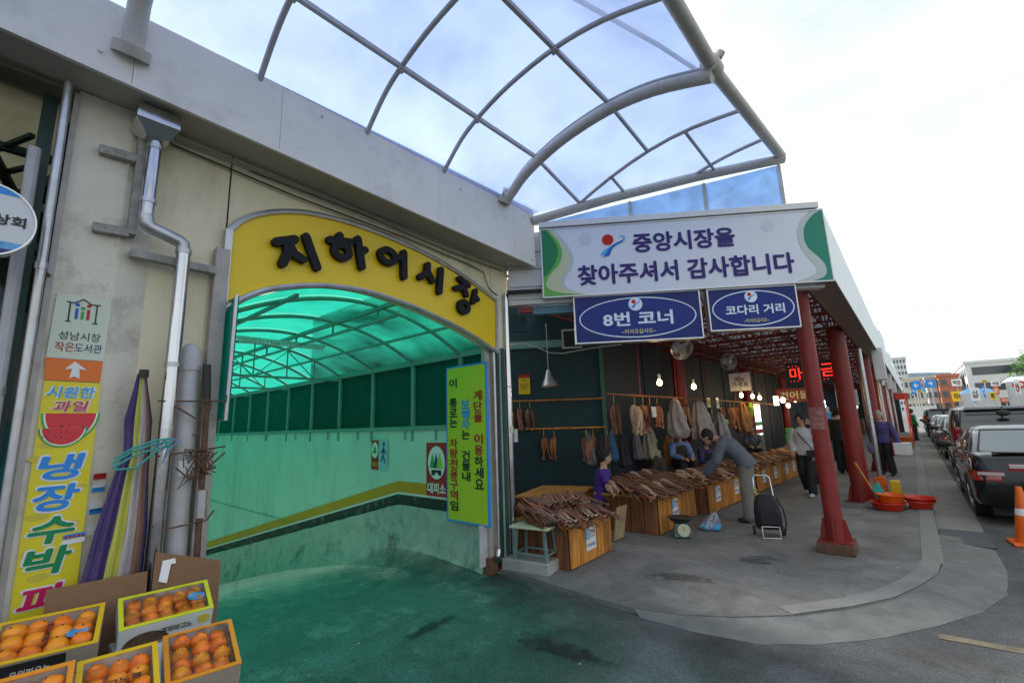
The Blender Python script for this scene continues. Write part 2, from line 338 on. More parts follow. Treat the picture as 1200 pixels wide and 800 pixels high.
# curved kerb strip round the corner
cs=MB(); ins=[]
P_=[Vector((x,y_,0)) for x,y_ in inner[6:]]
for i,p in enumerate(P_):
    d=(P_[min(i+1,len(P_)-1)]-P_[max(i-1,0)]).normalized(); nrm=Vector((-d.y,d.x,0)); ins.append(p+nrm*.17)
n=len(P_); cs.v=[p+Vector((0,0,.005)) for p in P_]+[p+Vector((0,0,.005)) for p in ins]; cs.f=[(i,i+1,n+i+1,n+i) for i in range(n-1)]
obj('kerb_curve',cs,'kerb_stone',kerb)
outer=[(-2.05,3.94),(-1.6,3.93),(-1.12,4.02),(-.77,4.28),(-.4,4.7),(-.08,5.2),(.2,5.72),(.41,6.35),(.5,7.2),(.5,8.1),(.47,8.6)]
ap=MB(); inn=[(-2.13,3.98),(-1.75,4.08),(-1.37,4.3),(-1.0,4.62),(-.63,5.1),(-.36,5.55),(-.18,6.06),(-.05,6.55),(0,6.99),(0.005,7.8),(.005,8.6)]
n=len(outer)
def sm(P,k=4):
    out=[]
    for i in range(len(P)-1):
        for j in range(k): 
            t=j/k; out.append((P[i][0]*(1-t)+P[i+1][0]*t,P[i][1]*(1-t)+P[i+1][1]*t))
    return out+[P[-1]]
A_,B_=sm(inn,6),sm(outer,6)
B_=[(x+.012*noise.noise(Vector((x*5,y_*5,0))),y_+.012*noise.noise(Vector((x*5,y_*5,4)))) for x,y_ in B_]
n=len(A_); ap.v=[Vector((x,y_,-.008)) for x,y_ in A_]+[Vector((x*.5+a*.5,y_*.5+b*.5,-.02+.012*noise.noise(Vector((x*4,y_*4,0))))) for (x,y_),(a,b) in zip(A_,B_)]+[Vector((x,y_,RZ+.002)) for x,y_ in B_]
ap.f=[(i+1,i,n+i,n+i+1) for i in range(n-1)]+[(n+i+1,n+i,2*n+i,2*n+i+1) for i in range(n-1)]
obj('apron',ap,'apron',kind='structure',label='rough pale concrete apron curving round the pavement corner',sharp=50)
sheet('gutter',[(.02,8.6),(.46,8.6),(.5,9.4),(.52,100),(.02,100)],RZ+.006,'gutter',label='pale concrete gutter strip beside the kerb')
fm=pm('worn_green_and_light',(.038,.105,.085),.8,var=.4,scale=2.4,bump=.7,bscale=70,dirt=(.17,.28,.235),damt=.85,dscale=1.1); groundify(fm,.12,.5,.35)  # worn ramp floor; green of the roof light is mixed into the colour
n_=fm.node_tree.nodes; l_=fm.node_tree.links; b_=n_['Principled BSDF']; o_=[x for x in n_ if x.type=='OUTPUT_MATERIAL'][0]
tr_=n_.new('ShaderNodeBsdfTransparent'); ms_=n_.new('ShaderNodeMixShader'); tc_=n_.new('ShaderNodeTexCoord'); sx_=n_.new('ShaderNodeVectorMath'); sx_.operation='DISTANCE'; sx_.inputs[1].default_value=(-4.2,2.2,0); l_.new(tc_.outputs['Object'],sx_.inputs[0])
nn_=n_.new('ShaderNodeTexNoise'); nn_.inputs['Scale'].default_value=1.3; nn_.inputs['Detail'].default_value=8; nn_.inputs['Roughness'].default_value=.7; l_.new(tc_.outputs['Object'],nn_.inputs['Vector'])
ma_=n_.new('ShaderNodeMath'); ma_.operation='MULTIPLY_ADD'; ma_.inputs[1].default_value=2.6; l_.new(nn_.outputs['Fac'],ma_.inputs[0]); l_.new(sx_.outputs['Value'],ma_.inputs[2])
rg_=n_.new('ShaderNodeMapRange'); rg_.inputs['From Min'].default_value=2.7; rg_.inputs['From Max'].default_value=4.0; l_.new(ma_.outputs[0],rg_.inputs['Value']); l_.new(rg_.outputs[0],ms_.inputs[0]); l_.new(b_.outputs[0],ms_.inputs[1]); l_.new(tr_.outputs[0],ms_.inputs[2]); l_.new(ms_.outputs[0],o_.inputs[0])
sheet('green_light_spill',[(-3.91,.2),(-1.2,.2),(-1.2,4.0),(-2.4,3.9),(-3.0,3.96),(-3.91,4.08)],RZ+.004,'worn_green_and_light',label='painted-on green roof light with worn patches, fading out over the asphalt before the tunnel')  # sheet paints the tunnel roof's green light spill onto the asphalt
obj('cover_plate',MB().box((.03,8.2,RZ+.008),(.52,9.1,RZ+.03)),'patch_dark',label='dark flat steel plate laid over the gutter behind the black saloon',cat='cover plate',bevel=.004)
for k,(x0,y0,x1,y1) in enumerate([(-.1,4.9,.6,5.0)]):
    obj('road_marking',MB().add([(x0,y0,RZ+.004),(x1,y0+.06,RZ+.004),(x1,y1+.06,RZ+.004),(x0,y1,RZ+.004)],[(0,1,2,3)]),'faded_yellow',kind='structure')
def blot(name,mat,x0,y0,x1,y1,w_,z,label,col):
    m=pm(mat,col,.5,var=.3,scale=8,bump=.2); n=m.node_tree.nodes; l=m.node_tree.links; b=n['Principled BSDF']; o=[x for x in n if x.type=='OUTPUT_MATERIAL'][0]
    tc=n.new('ShaderNodeTexCoord'); mp=n.new('ShaderNodeMapping'); mp.inputs['Location'].default_value=(-1,-1,0); mp.inputs['Scale'].default_value=(2,2,0); l.new(tc.outputs['Generated'],mp.inputs[0])
    ln=n.new('ShaderNodeVectorMath'); ln.operation='LENGTH'; l.new(mp.outputs[0],ln.inputs[0]); t=n.new('ShaderNodeTexNoise'); t.inputs['Scale'].default_value=7; t.inputs['Detail'].default_value=8; t.inputs['Roughness'].default_value=.75; l.new(tc.outputs['Object'],t.inputs['Vector'])
    a=n.new('ShaderNodeMath'); a.operation='MULTIPLY_ADD'; a.inputs[1].default_value=2.4; l.new(t.outputs['Fac'],a.inputs[0]); l.new(ln.outputs['Value'],a.inputs[2])
    r=n.new('ShaderNodeMapRange'); r.inputs['From Min'].default_value=1.35; r.inputs['From Max'].default_value=1.75; r.inputs['To Min'].default_value=.15; l.new(a.outputs[0],r.inputs['Value'])
    tr=n.new('ShaderNodeBsdfTransparent'); ms=n.new('ShaderNodeMixShader'); l.new(r.outputs[0],ms.inputs[0]); l.new(b.outputs[0],ms.inputs[1]); l.new(tr.outputs[0],ms.inputs[2]); l.new(ms.outputs[0],o.inputs[0])
    d=Vector((x1-x0,y1-y0,0)).normalized(); p=Vector((-d.y,d.x,0))*w_; A=Vector((x0,y0,z)); B=Vector((x1,y1,z))
    obj(name,MB().add([A-p,B-p,B+p,A+p],[(0,1,2,3)]),m,kind='structure',label=label)
blot('wet_stain','stain_a',-3.1,3.0,-1.5,3.1,.16,RZ+.008,'dark wet streak across the asphalt towards the apron',(.02,.022,.022))
blot('wet_stain','stain_b',-3.35,2.1,-3.4,3.25,.09,RZ+.0085,'dark streak on the green-lit floor before the tunnel',(.012,.022,.02))
blot('wet_stain','stain_c',-2.9,1.2,-3.2,2.0,.28,RZ+.009,'dark worn blotch in front of the orange boxes',(.012,.022,.02))
blot('wet_stain','stain_d',-2.6,4.75,-1.6,5.2,.12,.004,'dark stain on the pavement before the first stall',(.09,.09,.088))
blot('wet_stain','stain_e',-1.9,5.8,-1.3,6.3,.16,.004,'small dark stain in the middle of the pavement',(.11,.11,.108))
lt=MB(); rl_=random.Random(11)
for i in range(70):
    x=rl_.uniform(-3.7,1.6); y_=rl_.uniform(1.0,9.5); z=.006 if (y_>5.2 and x<-.2) else RZ+.012
    if 3.9<y_<5.2 and x>-2.2: continue
    if x<-.2 and 4.05<y_<=5.2: z=.006
    s=rl_.uniform(.004,.014); a=rl_.uniform(0,6.28); u=Vector((math.cos(a),math.sin(a),0))*s; v=Vector((-u.y,u.x,0))*.5; c=Vector((x,y_,z)); lt.add([c-u-v,c+u-v,c+u+v+Vector((0,0,.004)),c-u+v],[(0,1,2,3)])
pm('litter_pale',(.5,.48,.42),.8); obj('litter',lt,'litter_pale',None,label='tiny scraps of pale litter scattered over the asphalt and pavement',cat='litter',kind='stuff')
# ---------------- tunnel ----------------
tunnel=thing('underground_entrance','green roofed ramp entrance under the yellow arched sign','entrance',(-4,2.6,0))
def fz(x):   # ramp floor height
    pts=[(-3.9,-.048),(-4.5,-.07),(-5.2,-.11),(-6.2,-.2),(-7.3,-.38),(-9,-.74),(-10.7,-1.17),(-13.6,-1.95),(-24,-4.9)]
    for (a,b),(c,d) in zip(pts,pts[1:]):
        if x>=c: return b+(d-b)*(x-a)/(c-a)
    return pts[-1][1]
rf=MB(); xs=[-3.9-.25*i for i in range(81)]; ny=14
for x in xs:
    for j in range(ny+1):
        y_=HY0+(HY1+.04-HY0)*j/ny
        e=min(1,(-3.9-x)/1.2); rise=.16*max(0,(j/ny-.72)/.28)**2*e
        rf.v.append(Vector((x,y_,fz(x)+rise+(.02*noise.noise(Vector((x*1.3,y_*1.3,0))) if x<-3.95 else 0))))
for i in range(len(xs)-1):
    for j in range(ny): a=i*(ny+1)+j; rf.f.append((a+1,a,a+ny+1,a+ny+2))
obj('ramp_floor',rf,'worn_green_and_light',kind='structure',sharp=60,label='worn concrete ramp going down into the green tunnel')
# right hand wall y=4 with recess-free painted bands
WY=4.03; EAVE=2.58
wall=MB().box((-24,WY,-6),(-3.98,WY+.14,1.62)); ramp_wall=obj('ramp_wall',wall,'wall_white',tunnel)
def band(name,pts,mat,t):
    mb=MB(); n=len(pts)
    for x,zt,zb in pts: mb.v+=[Vector((x,WY,zt)),Vector((x,WY,zb)),Vector((x,WY-t,zt)),Vector((x,WY-t,zb))]
    for i in range(n-1):
        a=4*i; mb.f+=[(a+2,a+6,a+7,a+3),(a,a+4,a+6,a+2),(a+1,a+3,a+7,a+5)]
    mb.f+=[(0,2,3,1),(4*n-4,4*n-3,4*n-1,4*n-2)]
    return obj(name,mb,mat,ramp_wall,sharp=25)
sl_=(.885+.93)/(13.45-5.77)
Z=lambda x,z:z if x>=-5.77 else z-sl_*(-5.77-x)
bx=[-3.99,-5.77,-8,-13.45,-24]
band('yellow_band',[(x,Z(x,.885),Z(x,.735)) for x in bx],'band_yellow',.006)
band('white_line',[(x,Z(x,.735),Z(x,.705)) for x in bx],'band_white',.008)
band('black_band',[(x,Z(x,.705),Z(x,.56)) for x in bx],'band_black',.006)
pw=MB(); xs=[-3.99-.22*i for i in range(91)]; nz_=10
for x in xs:
    zt=Z(x,.56); zb=fz(x)-.1
    for j in range(nz_+1):
        t=j/nz_; z=zt+(zb-zt)*t
        pw.v.append(Vector((x,WY-.025-.10*t**3-.018*noise.noise(Vector((x*3,0,z*3)))-.01*noise.noise(Vector((x*9,0,z*9))),z+(.02*noise.noise(Vector((x*6,1,2))) if j==0 else 0))))
m=len(pw.v)
for i in range(len(xs)-1):
    for j in range(nz_): a=i*(nz_+1)+j; pw.f.append((a,a+1,a+nz_+2,a+nz_+1))
    
for x in xs: pw.v.append(Vector((x,WY+.01,Z(x,.56)+.005)))
for i in range(len(xs)-1): pw.f.append((m+i,i*(nz_+1),(i+1)*(nz_+1),m+i+1))
obj('peeling_plinth',pw,'wall_peel',ramp_wall,sharp=60)
# left wall and end wall
obj('inner_wall',MB().box((-24,.92,-6),(-4.06,HY0,2.58)),'wall_white',tunnel)
obj('end_wall',MB().box((-24.2,.92,-6),(-24,4.2,3.2)),'dark_wall',tunnel)
# dark green mesh panels between posts above the wall
rx=[-4.41,-5.44,-6.5,-7.55,-8.6,-9.65,-10.7,-11.75,-12.8,-13.85,-14.9,-15.95,-17,-18.05,-19.1,-20.15,-21.2,-22.25,-23.3]
pr=-3.98
for x in rx:
    for yy in (WY+.03,):
        obj('mesh_panel',MB().box((x+.03,yy,1.66),(pr-.03,yy+.015,2.54)),'green_mesh',tunnel)
    obj('post',MB().box((x-.03,WY-.01,1.45),(x+.03,WY+.05,2.58)),'green_steel',tunnel); pr=x
obj('mesh_grid',(lambda mb:[mb.bar((x,WY+.02,1.66),(x+.88,WY+.02,2.54),.0022) for x in [-4.9-.12*i for i in range(160)]] and [mb.bar((x+.88,WY+.022,1.66),(x,WY+.022,2.54),.0022) for x in [-4.9-.12*i for i in range(160)]] and mb)(MB()),'mesh_wire',tunnel,kind='stuff')
obj('wall_rail',MB().box((-24,WY-.03,1.60),(-3.99,WY+.06,1.66)),'green_steel',tunnel)
obj('eave_rail',MB().box((-24,WY-.03,2.53),(-3.99,WY+.05,2.60)),'green_steel',tunnel)
obj('eave_rail',MB().box((-24,1.02,2.54),(-4.05,1.10,2.60)),'green_steel',tunnel)
YC,ZA=2.55,3.05
def arch(y_,ztop=ZA,zs=2.585,half=1.49): return zs+(ztop-zs)*(1-((y_-YC)/half)**2)
ys=[1.06+(4.04-1.06)*i/20 for i in range(21)]
for i,x in enumerate(rx):
    obj('roof_rib',MB().tube([(x,y_,arch(y_)-.03) for y_ in ys],.022,8),'green_steel',tunnel)
    if i in(3,5,7,9,11,14):   # tied trusses
        zc=2.5; t=MB().tube([(x+.01,1.1,zc),(x+.01,4.0,zc)],.02,8)
        for yy in (1.6,2.1,2.6,3.1,3.55): t.tube([(x+.01,yy,zc),(x+.01,yy,arch(yy)-.04)],.012,6)
        for a,b in ((1.6,2.1),(2.6,2.1),(2.6,3.1),(3.55,3.1)): t.tube([(x+.01,a,zc),(x+.01,b,arch(b)-.05)],.009,6)
        obj('roof_truss',t,'green_steel',tunnel)
for yy in (1.7,2.78,3.5):
    obj('roof_purlin',MB().bar((-24,yy,arch(yy)-.055),(-4.0,yy,arch(yy)-.055),.045 if yy==2.78 else .03),'green_steel',tunnel)
    if yy==2.78:
        for x in rx[:8]: obj('roof_strut',MB().cyl((x,yy,arch(yy)-.06),(x,yy,arch(yy)-.19),.014,8),'green_steel',tunnel)
obj('ridge_rail',MB().bar((-24,2.78,arch(2.78)-.2),(-4.0,2.78,arch(2.78)-.2),.03),'green_steel',tunnel)
prev=-3.92
for x in rx:
    mb=MB(); rr=[[(xx,y_,arch(y_)+.004) for y_ in ys] for xx in (prev-.004,x+.004)]; mb.loft(rr,cap=False,closed=False)
    obj('roof_sheet',mb,'green_roof',tunnel); prev=x
for x in (-4.9,-5.6,-6.9,-7.9,-9.2,-10.6): obj('hanger_hook',MB().bar((x,WY-.02,1.62),(x,WY-.02,1.47),.025,.012),'green_steel',tunnel)
# green side curtain at the left jamb
cp=MB(); 
for x in [-4.2+.03*i for i in range(19)]:
    yo=1.13+.012*(1 if int(round((x+4.2)/.03))%2 else -1); t=(x+4.2)/.54
    cp.v+=[Vector((x,yo,2.66-.0*t)),Vector((x-.03*t,yo,1.745))]
cp.f=[(2*i,2*i+1,2*i+3,2*i+2) for i in range(18)]
thin('green_panel',(.0,.12,.11),(.0,.42,.36),.75,rough=.4,noise_=.1,nscale=3,gloss=.04)
gp=thing('side_panel','corrugated green plastic panel hanging at the left jamb of the tunnel','panel',(-4,1.13,1.75))
obj('corrugated_sheet',cp,'green_panel',gp,sharp=10); obj('edge_strip',MB().bar((-3.655,1.11,2.66),(-3.685,1.11,1.74),.02),'steel_dull',gp); obj('edge_strip',MB().bar((-4.24,1.11,1.745),(-3.68,1.11,1.745),.012),'steel_dull',gp)
# fluorescent batten
fl=thing('tube_light','slim unlit tube light fixed across the green tunnel roof','tube light',(-6.3,2.5,2.84))
obj('batten',MB().bar((-6.3,1.95,2.84),(-6.3,3.1,2.84),.05,.04),'steel_dull',fl)
s_=MB()
for i in range(23): s_.box((-6.325,1.97+.05*i,2.81),(-6.275,1.99+.05*i,2.82))
obj('louvre',s_,'white_paint',fl,kind='stuff'); obj('lamp_tube',MB().cyl((-6.3,1.98,2.795),(-6.3,3.07,2.795),.012),'white_paint',fl)
# small wall signs
def posterF(x,z): return Fr((x,WY-.012,z),(1,0,0))
F=posterF(-4.885,1.06); sg=thing('shelter_sign','red shelter sign with three trees in a white oval on the ramp wall','sign',(-4.885,WY-.02,.8))
pm('sign_red',(.42,.01,.012),.45,var=.08); pm('sign_white',(.80,.80,.80),.45,var=.04,bump=0); pm('leaf_green',(.04,.35,.06),.5,var=.05,bump=0); pm('navy',(.03,.04,.19),.5,var=.05,bump=0); pm('lime',(.32,.62,.02),.5,var=.05,bump=0); pm('ink',(.02,.02,.02),.5,var=.05,bump=0)
plate('board',[(-.215,-.32),(.215,-.32),(.215,.37),(-.215,.37)],F,'sign_red',sg,0,.008)
plate('oval',circ(0,.11,.175,.215),F,'sign_white',sg,.009)
plate('tree_mark',[(-.14,.04),(-.03,.04),(-.08,.24)],F,'leaf_green',sg,.012); plate('tree_mark',[(-.055,.04),(.015,.04),(.04,.1),(-.005,.24)],F,'navy',sg,.0145); plate('tree_mark',[(0.01,.04),(.135,.04),(.065,.24)],F,'lime',sg,.017)
plate('gate_mark',[(-.1,.015),(.1,.015),(.1,-.055),(.045,-.055),(.03,-.02),(-.02,-.02),(-.035,-.055),(-.1,-.055)],F,'ink',sg,.012)
text('lettering','대피소',F.sh(0,-.22,0),.37,.14,'sign_white',sg,.010,.03)
F=posterF(-6.27,1.245); sg=thing('notice','small two part evacuation notice on the ramp wall','notice',(-6.27,WY-.02,1.0))
pm('pale_blue',(.35,.55,.62),.5,var=.1); 
plate('board',[(-.0,-.22),(.235,-.22),(.235,.22),(0,.22)],F,'pale_blue',sg,0,.006); plate('board',[(-.2,-.22),(-.004,-.22),(-.004,.22),(-.2,.22)],F,'sign_red',sg,0,.006)
plate('oval',circ(-.1,.07,.085,.12),F,'sign_white',sg,.007); plate('tree_mark',[(-.16,.02),(-.04,.02),(-.1,.15)],F,'leaf_green',sg,.01); text('lettering','대피소',F.sh(-.1,-.14),.16,.07,'sign_yellow',sg,.008)
MATS['blue_mark']=pm('blue_mark',(.04,.12,.4),.5)
mk=MB(); 
for a,b in (((.13,.12),(.12,.0)),((.12,0),(.07,-.1)),((.12,0),(.18,-.12)),((.13,.08),(.2,.03)),((.13,.08),(.07,.03))): mk.bar(F.p(*a,.008),F.p(*b,.008),.03,.003,up=F.N)
mk.prism(circ(.14,.16,.03),.003,F.sh(0,0,.008)); obj('runner_mark',mk,'blue_mark',sg)
# ---------------- facade ----------------
fac=thing('market_facade','cream panelled market facade around the arched tunnel opening','facade',(-3.9,2.5,0))
X=-3.9
top=[(1.079,3.212),(1.193,3.355),(1.4,3.483),(1.68,3.572),(2.082,3.611),(2.55,3.594),(3.099,3.526),(3.653,3.388),(4.14,3.21)]
bot=[(1.072,2.566),(1.274,2.73),(1.482,2.831),(1.836,2.925),(2.248,2.963),(2.73,2.925),(3.296,2.816),(3.728,2.693),(4.125,2.54)]
def cat(P,k=6):
    out=[]
    for i in range(len(P)-1):
        p0=P[max(i-1,0)];p1=P[i];p2=P[i+1];p3=P[min(i+2,len(P)-1)]
        for j in range(k):
            t=j/k; out.append(tuple(.5*((2*p1[c])+(-p0[c]+p2[c])*t+(2*p0[c]-5*p1[c]+4*p2[c]-p3[c])*t*t+(-p0[c]+3*p1[c]-3*p2[c]+p3[c])*t**3) for c in range(len(p1))))
    return out+[tuple(P[-1])]
top,bot=cat(top),cat(bot)
F0=FX(X,0,0)
# upper wall above arch
up=MB(); b2=[(y_,z+.02) for y_,z in bot]; n=len(b2)
for xx in (X,X-.12):
    up.v+=[Vector((xx,y_,z)) for y_,z in b2]+[Vector((xx,y_,3.9)) for y_,z in b2]
for i in range(n-1): up.f+=[(i,i+1,n+i+1,n+i),(2*n+i,3*n+i,3*n+i+1,2*n+i+1),(i,2*n+i,2*n+i+1,i+1)]
obj('upper_panel',up,'cream_panel',fac)
obj('wall_panel',MB().box((X-.12,.60,-.05),(X,1.083,3.9)),'cream_panel',fac)
obj('wall_panel',MB().box((X-.02,.80,-.05),(X+.012,.985,3.02)),'cream_panel',fac,bevel=.004)
obj('jamb',MB().box((X-.1,1.0,-.05),(X+.09,1.095,3.05)),'stain_frame',fac,bevel=.005)
obj('jamb',MB().box((X-.10,4.1,-.05),(X+.02,4.42,3.9)),'cream_panel',fac)
obj('joint_strip',MB().bar((X+.01,.62,3.835),(X+.01,4.4,3.735),.03,.025),'soffit',fac)
obj('pillar',MB().box((X-.3,.155,-.05),(X+.08,.44,3.9)),'pillar_paint',fac,bevel=.006)
obj('pillar_return',MB().add([(X+.075,.44,-.05),(X,.62,-.05),(X,.62,3.9),(X+.075,.44,3.9)],[(0,1,2,3)]),'pillar_paint',fac)
obj('corner_trim',MB().bar((X+.082,.148,-.05),(X+.082,.148,3.86),.04,.03),'stain_frame',fac)
# bracket stubs
pm('weathered',(.36,.35,.31),.8,var=.3,scale=12,bump=.4,dirt=(.12,.10,.08),damt=.7,dscale=8)
for (y0,z0,y1,z1) in ((.28,3.52,.5,3.53),(.30,2.98,.48,2.99)): obj('bracket',MB().bar((X+.11,y0,z0),(X+.12,y1,z1),.05,.06),'weathered',fac,bevel=.004)
obj('bracket',MB().bar((X+.10,.50,2.86),(X+.10,1.0,2.85),.07,.055),'weathered',fac,bevel=.004)
obj('seam_stain',MB().box((X-.002,.585,1.2),(X+.006,.60,2.85)),'rust',fac)
obj('loose_cable',MB().tube([(X+.03,.66,3.78),(X+.04,1.6,3.70),(X+.04,2.8,3.66),(X+.03,3.7,3.60),(X+.03,3.95,3.56),(X+.05,4.02,3.36),(X+.03,4.2,3.3)],.007,6),'black_paint',fac); obj('loose_cable',MB().tube([(X+.03,1.2,3.79),(X+.05,2.2,3.75),(X+.03,3.4,3.68),(X+.03,4.3,3.66)],.005,6),'black_paint',fac)
# beam: tapered fascia box with soffit, in panels
beam=thing('fascia_beam','long grey fascia beam carrying the curved glass canopy above the tunnel','beam',(-3.46,2,3.8))
BX=-3.46
zb=lambda y_:3.885-.045*y_; zt=lambda y_:4.37+.02*y_
segs=[(-6,-3.4),(-3.395,-1.2),(-1.195,.36),(.363,1.27),(1.273,2.9),(2.903,4.10),(4.103,4.52)]
for a,b in segs:
    mb=MB(); P=[]
    for y_ in (a,b): P+=[(BX,y_,zb(y_)),(BX,y_,zt(y_)),(X-.3,y_,zt(y_)),(X-.3,y_,zb(y_)+.07)]
    mb.add(P,[(0,4,5,1),(1,5,6,2),(2,6,7,3),(4,0,3,7),(0,1,2,3),(7,6,5,4)])
    obj('fascia_panel',mb,'beam_paint',beam,sharp=20)
obj('soffit_board',MB().add([(BX-.03,-6,zb(-6)-.004),(BX-.03,4.50,zb(4.5)-.004),(X-.1,4.50,zb(4.5)+.05),(X-.1,-6,zb(-6)+.05)],[(0,3,2,1)]),'soffit',beam)
obj('drip_edge',MB().bar((BX-.01,-6,zb(-6)-.008),(BX-.01,4.52,zb(4.52)-.008),.03,.02),'beam_paint',beam)
for yy,zz in ((.2,4.0),(1.6,4.3),(3.2,4.25),(4.3,4.3),(4.44,3.74)): obj('bolt',MB().cyl((BX,yy,zz),(BX+.012,yy,zz),.012,8),'steel_dull',beam)
# arched sign
sign=thing('arched_sign','yellow arched shop sign with black raised letters over the tunnel mouth','sign',(-3.84,2.6,2.55))
sb=MB(); n=len(top); XS=-3.845
for xx in (XS,XS-.055): sb.v+=[Vector((xx,y_,z)) for y_,z in bot]+[Vector((xx,y_,z)) for y_,z in top]
for i in range(n-1): sb.f+=[(i,i+1,n+i+1,n+i),(n+i,n+i+1,3*n+i+1,3*n+i),(i,2*n+i,2*n+i+1,i+1)]
sb.f+=[(0,n,3*n,2*n),(n-1,3*n-1,4*n-1,2*n-1)]
obj('face',sb,'sign_yellow',sign,sharp=30)
for P in (top,bot): obj('trim',MB().tube([(XS+.004,y_,z) for y_,z in P],.026,8),'steel_dull',sign)
obj('trim',MB().bar((XS+.004,1.075,2.55),(XS+.004,1.079,3.22),.05,.05),'steel_dull',sign); obj('trim',MB().bar((XS+.004,4.13,2.53),(XS+.004,4.14,3.22),.03,.04),'steel_dull',sign)
CC=[0]
def capsule(P,r,F,n=10):
    """rounded thick stroke outline(s) as prisms in frame"""
    mb=MB()
    for (a,b) in zip(P,P[1:]):
        d=math.atan2(b[1]-a[1],b[0]-a[0]); poly=[(b[0]+r*math.cos(d-math.pi/2+math.pi*k/n),b[1]+r*math.sin(d-math.pi/2+math.pi*k/n)) for k in range(n+1)]+[(a[0]+r*math.cos(d+math.pi/2+math.pi*k/n),a[1]+r*math.sin(d+math.pi/2+math.pi*k/n)) for k in range(n+1)]
        CC[0]+=1; mb.prism(poly,.052-.0005*(CC[0]%9),F)
    return mb
def letter(strokes,ring=None,r=.036):
    Fl=FX(XS+.012,0,0); mb=MB()
    for s in strokes:
        c=capsule(s,r,Fl); mb.add(c.v,c.f)
    if ring:
        cx,cy,a,b,wd=ring; n=28
        O=circ(cx,cy,a,b,n); I=circ(cx,cy,a-wd,b-wd,n)
        mb.loft([[Fl.p(u,v,0) for u,v in O],[Fl.p(u,v,.049) for u,v in O],[Fl.p(u,v,.049) for u,v in I],[Fl.p(u,v,0) for u,v in I]],cap=False)
    return obj('letter',mb,'letter_black',sign,sharp=30)
letter([[(1.42,3.208),(1.565,3.272)],[(1.51,3.24),(1.512,3.128),(1.48,3.035)],[(1.52,3.22),(1.565,3.145),(1.645,3.113)],[(1.662,3.325),(1.772,3.072)]])
letter([[(1.88,3.362),(2.08,3.395)],[(1.973,3.43),(1.976,3.39)],[(2.157,3.45),(2.208,3.185)],[(2.18,3.344),(2.235,3.36)]],(2.0,3.285,.106,.095,.066))
letter([[(2.62,3.385),(2.68,3.396)],[(2.69,3.455),(2.695,3.195)]],(2.497,3.368,.118,.100,.064))
letter([[(3.008,3.40),(2.995,3.31),(2.905,3.24)],[(3.006,3.325),(3.068,3.235)],[(3.195,3.39),(3.171,3.13)]])
letter([[(3.475,3.35),(3.62,3.295)],[(3.56,3.30),(3.508,3.245),(3.415,3.222)],[(3.55,3.25),(3.58,3.17)],[(3.735,3.25),(3.69,3.105)],[(3.727,3.178),(3.765,3.15)]],(3.54,3.018,.10,.092,.062),r=.032)
# ---------------- glass canopy ----------------
can=thing('glass_canopy','curved canopy of milky blue panes on grey steel ribs above the tunnel front','canopy',(-2.2,2,4.4))
prof=cat([(-3.49,4.34),(-3.2,4.60),(-2.93,4.74),(-2.5,4.87),(-1.95,4.93),(-1.45,4.88),(-.92,4.72)],4)
def pz(x):
    for (a,b),(c,d) in zip(prof,prof[1:]):
        if x<=c+1e-9: return b+(d-b)*(x-a)/(c-a)
    return prof[-1][1]
YR=3.91
def ye(x): return 4.5+(x+3.45)/2.61*1.87
def ze(x): return 4.37+(x+3.45)/2.61*.58
def cz(x,y_):
    if y_<=YR: return pz(x)
    s=(y_-YR)/max(.01,ye(x)-YR); return pz(x)*(1-s)+ze(x)*min(1,s)
def xo(y_): return -.92 if y_<=3.95 else -.92+.08*(y_-3.95)/2.42
thick=[-6.66,-3.2,.34,3.91]; ribs=[-5.7,-4.8,-3.9,-2.3,-1.45,-.6,1.10,2.03,2.96]
allr=sorted(thick+ribs+[-7.6])
for y_ in allr:
    P=[(x,y_,z) for x,z in prof]
    if y_ in thick:
        zs_=4.10 if y_<3 else 4.40
        P2=[(-3.44,y_,zs_),(-3.41,y_,zs_+.08)]+[(x,y_,z-.085) for x,z in prof if x>-3.38]
        obj('main_rib',MB().tube(P2,.060,14),'canopy_pipe',can); 
        cl=MB().cyl((-3.462,y_,zs_-.05),(-3.43,y_,zs_+.01),.10,16); obj('collar',cl,'canopy_pipe',can)
        obj('rib',MB().tube([(x,yy,z+.004) for x,yy,z in P],.016,8),'canopy_frame',can)
    else: obj('rib',MB().tube(P,.023,8),'canopy_frame',can)
for yy,u0 in ((4.85,.19),(5.72,.66)):
    xa=-3.45+2.61*(yy-4.5)/1.87; xb=xo(yy); k=8
    obj('rib',MB().tube([(xa+(xb-xa)*i/k,yy,cz(xa+(xb-xa)*i/k,yy)) for i in range(k+1)],.022,8),'canopy_frame',can)
PX=[-3.49,-2.93,-1.95,-.92]
for x in PX[1:3]:
    y1=ye(x) if x<-2.5 else 4.85
    obj('purlin',MB().bar((x,-7.6,pz(x)),(x,YR,pz(x)),.035,.04),'canopy_frame',can)
    obj('purlin',MB().bar((x,YR,pz(x)),(x,min(y1,4.85),cz(x,min(y1,4.85))),.03,.035),'canopy_frame',can)
for x in (-2.45,-1.5): obj('purlin',MB().bar((x,4.85,cz(x,4.85)),(x,ye(x)-.02,ze(x)),.028,.03),'canopy_frame',can)
obj('edge_pipe',MB().tube([(-.92,-7.6,4.74),(-.92,3.95,4.74)],.062,14),'canopy_pipe',can)
obj('edge_pipe',MB().tube([(-.92,3.97,4.73),(-.82,6.42,4.95)],.058,14),'canopy_pipe',can)
obj('joint_collar',MB().cyl((-.92,3.86,4.74),(-.92,4.0,4.74),.085,16),'canopy_pipe',can)
obj('joint_bolt',MB().cyl((-.86,3.93,4.80),(-.83,3.93,4.84),.04,8),'canopy_pipe',can)
obj('end_pipe',MB().tube([(-3.47,4.5,4.30),(-2.6,5.12,4.545),(-1.7,5.76,4.745),(-.80,6.40,4.90)],.062,14),'canopy_pipe',can)
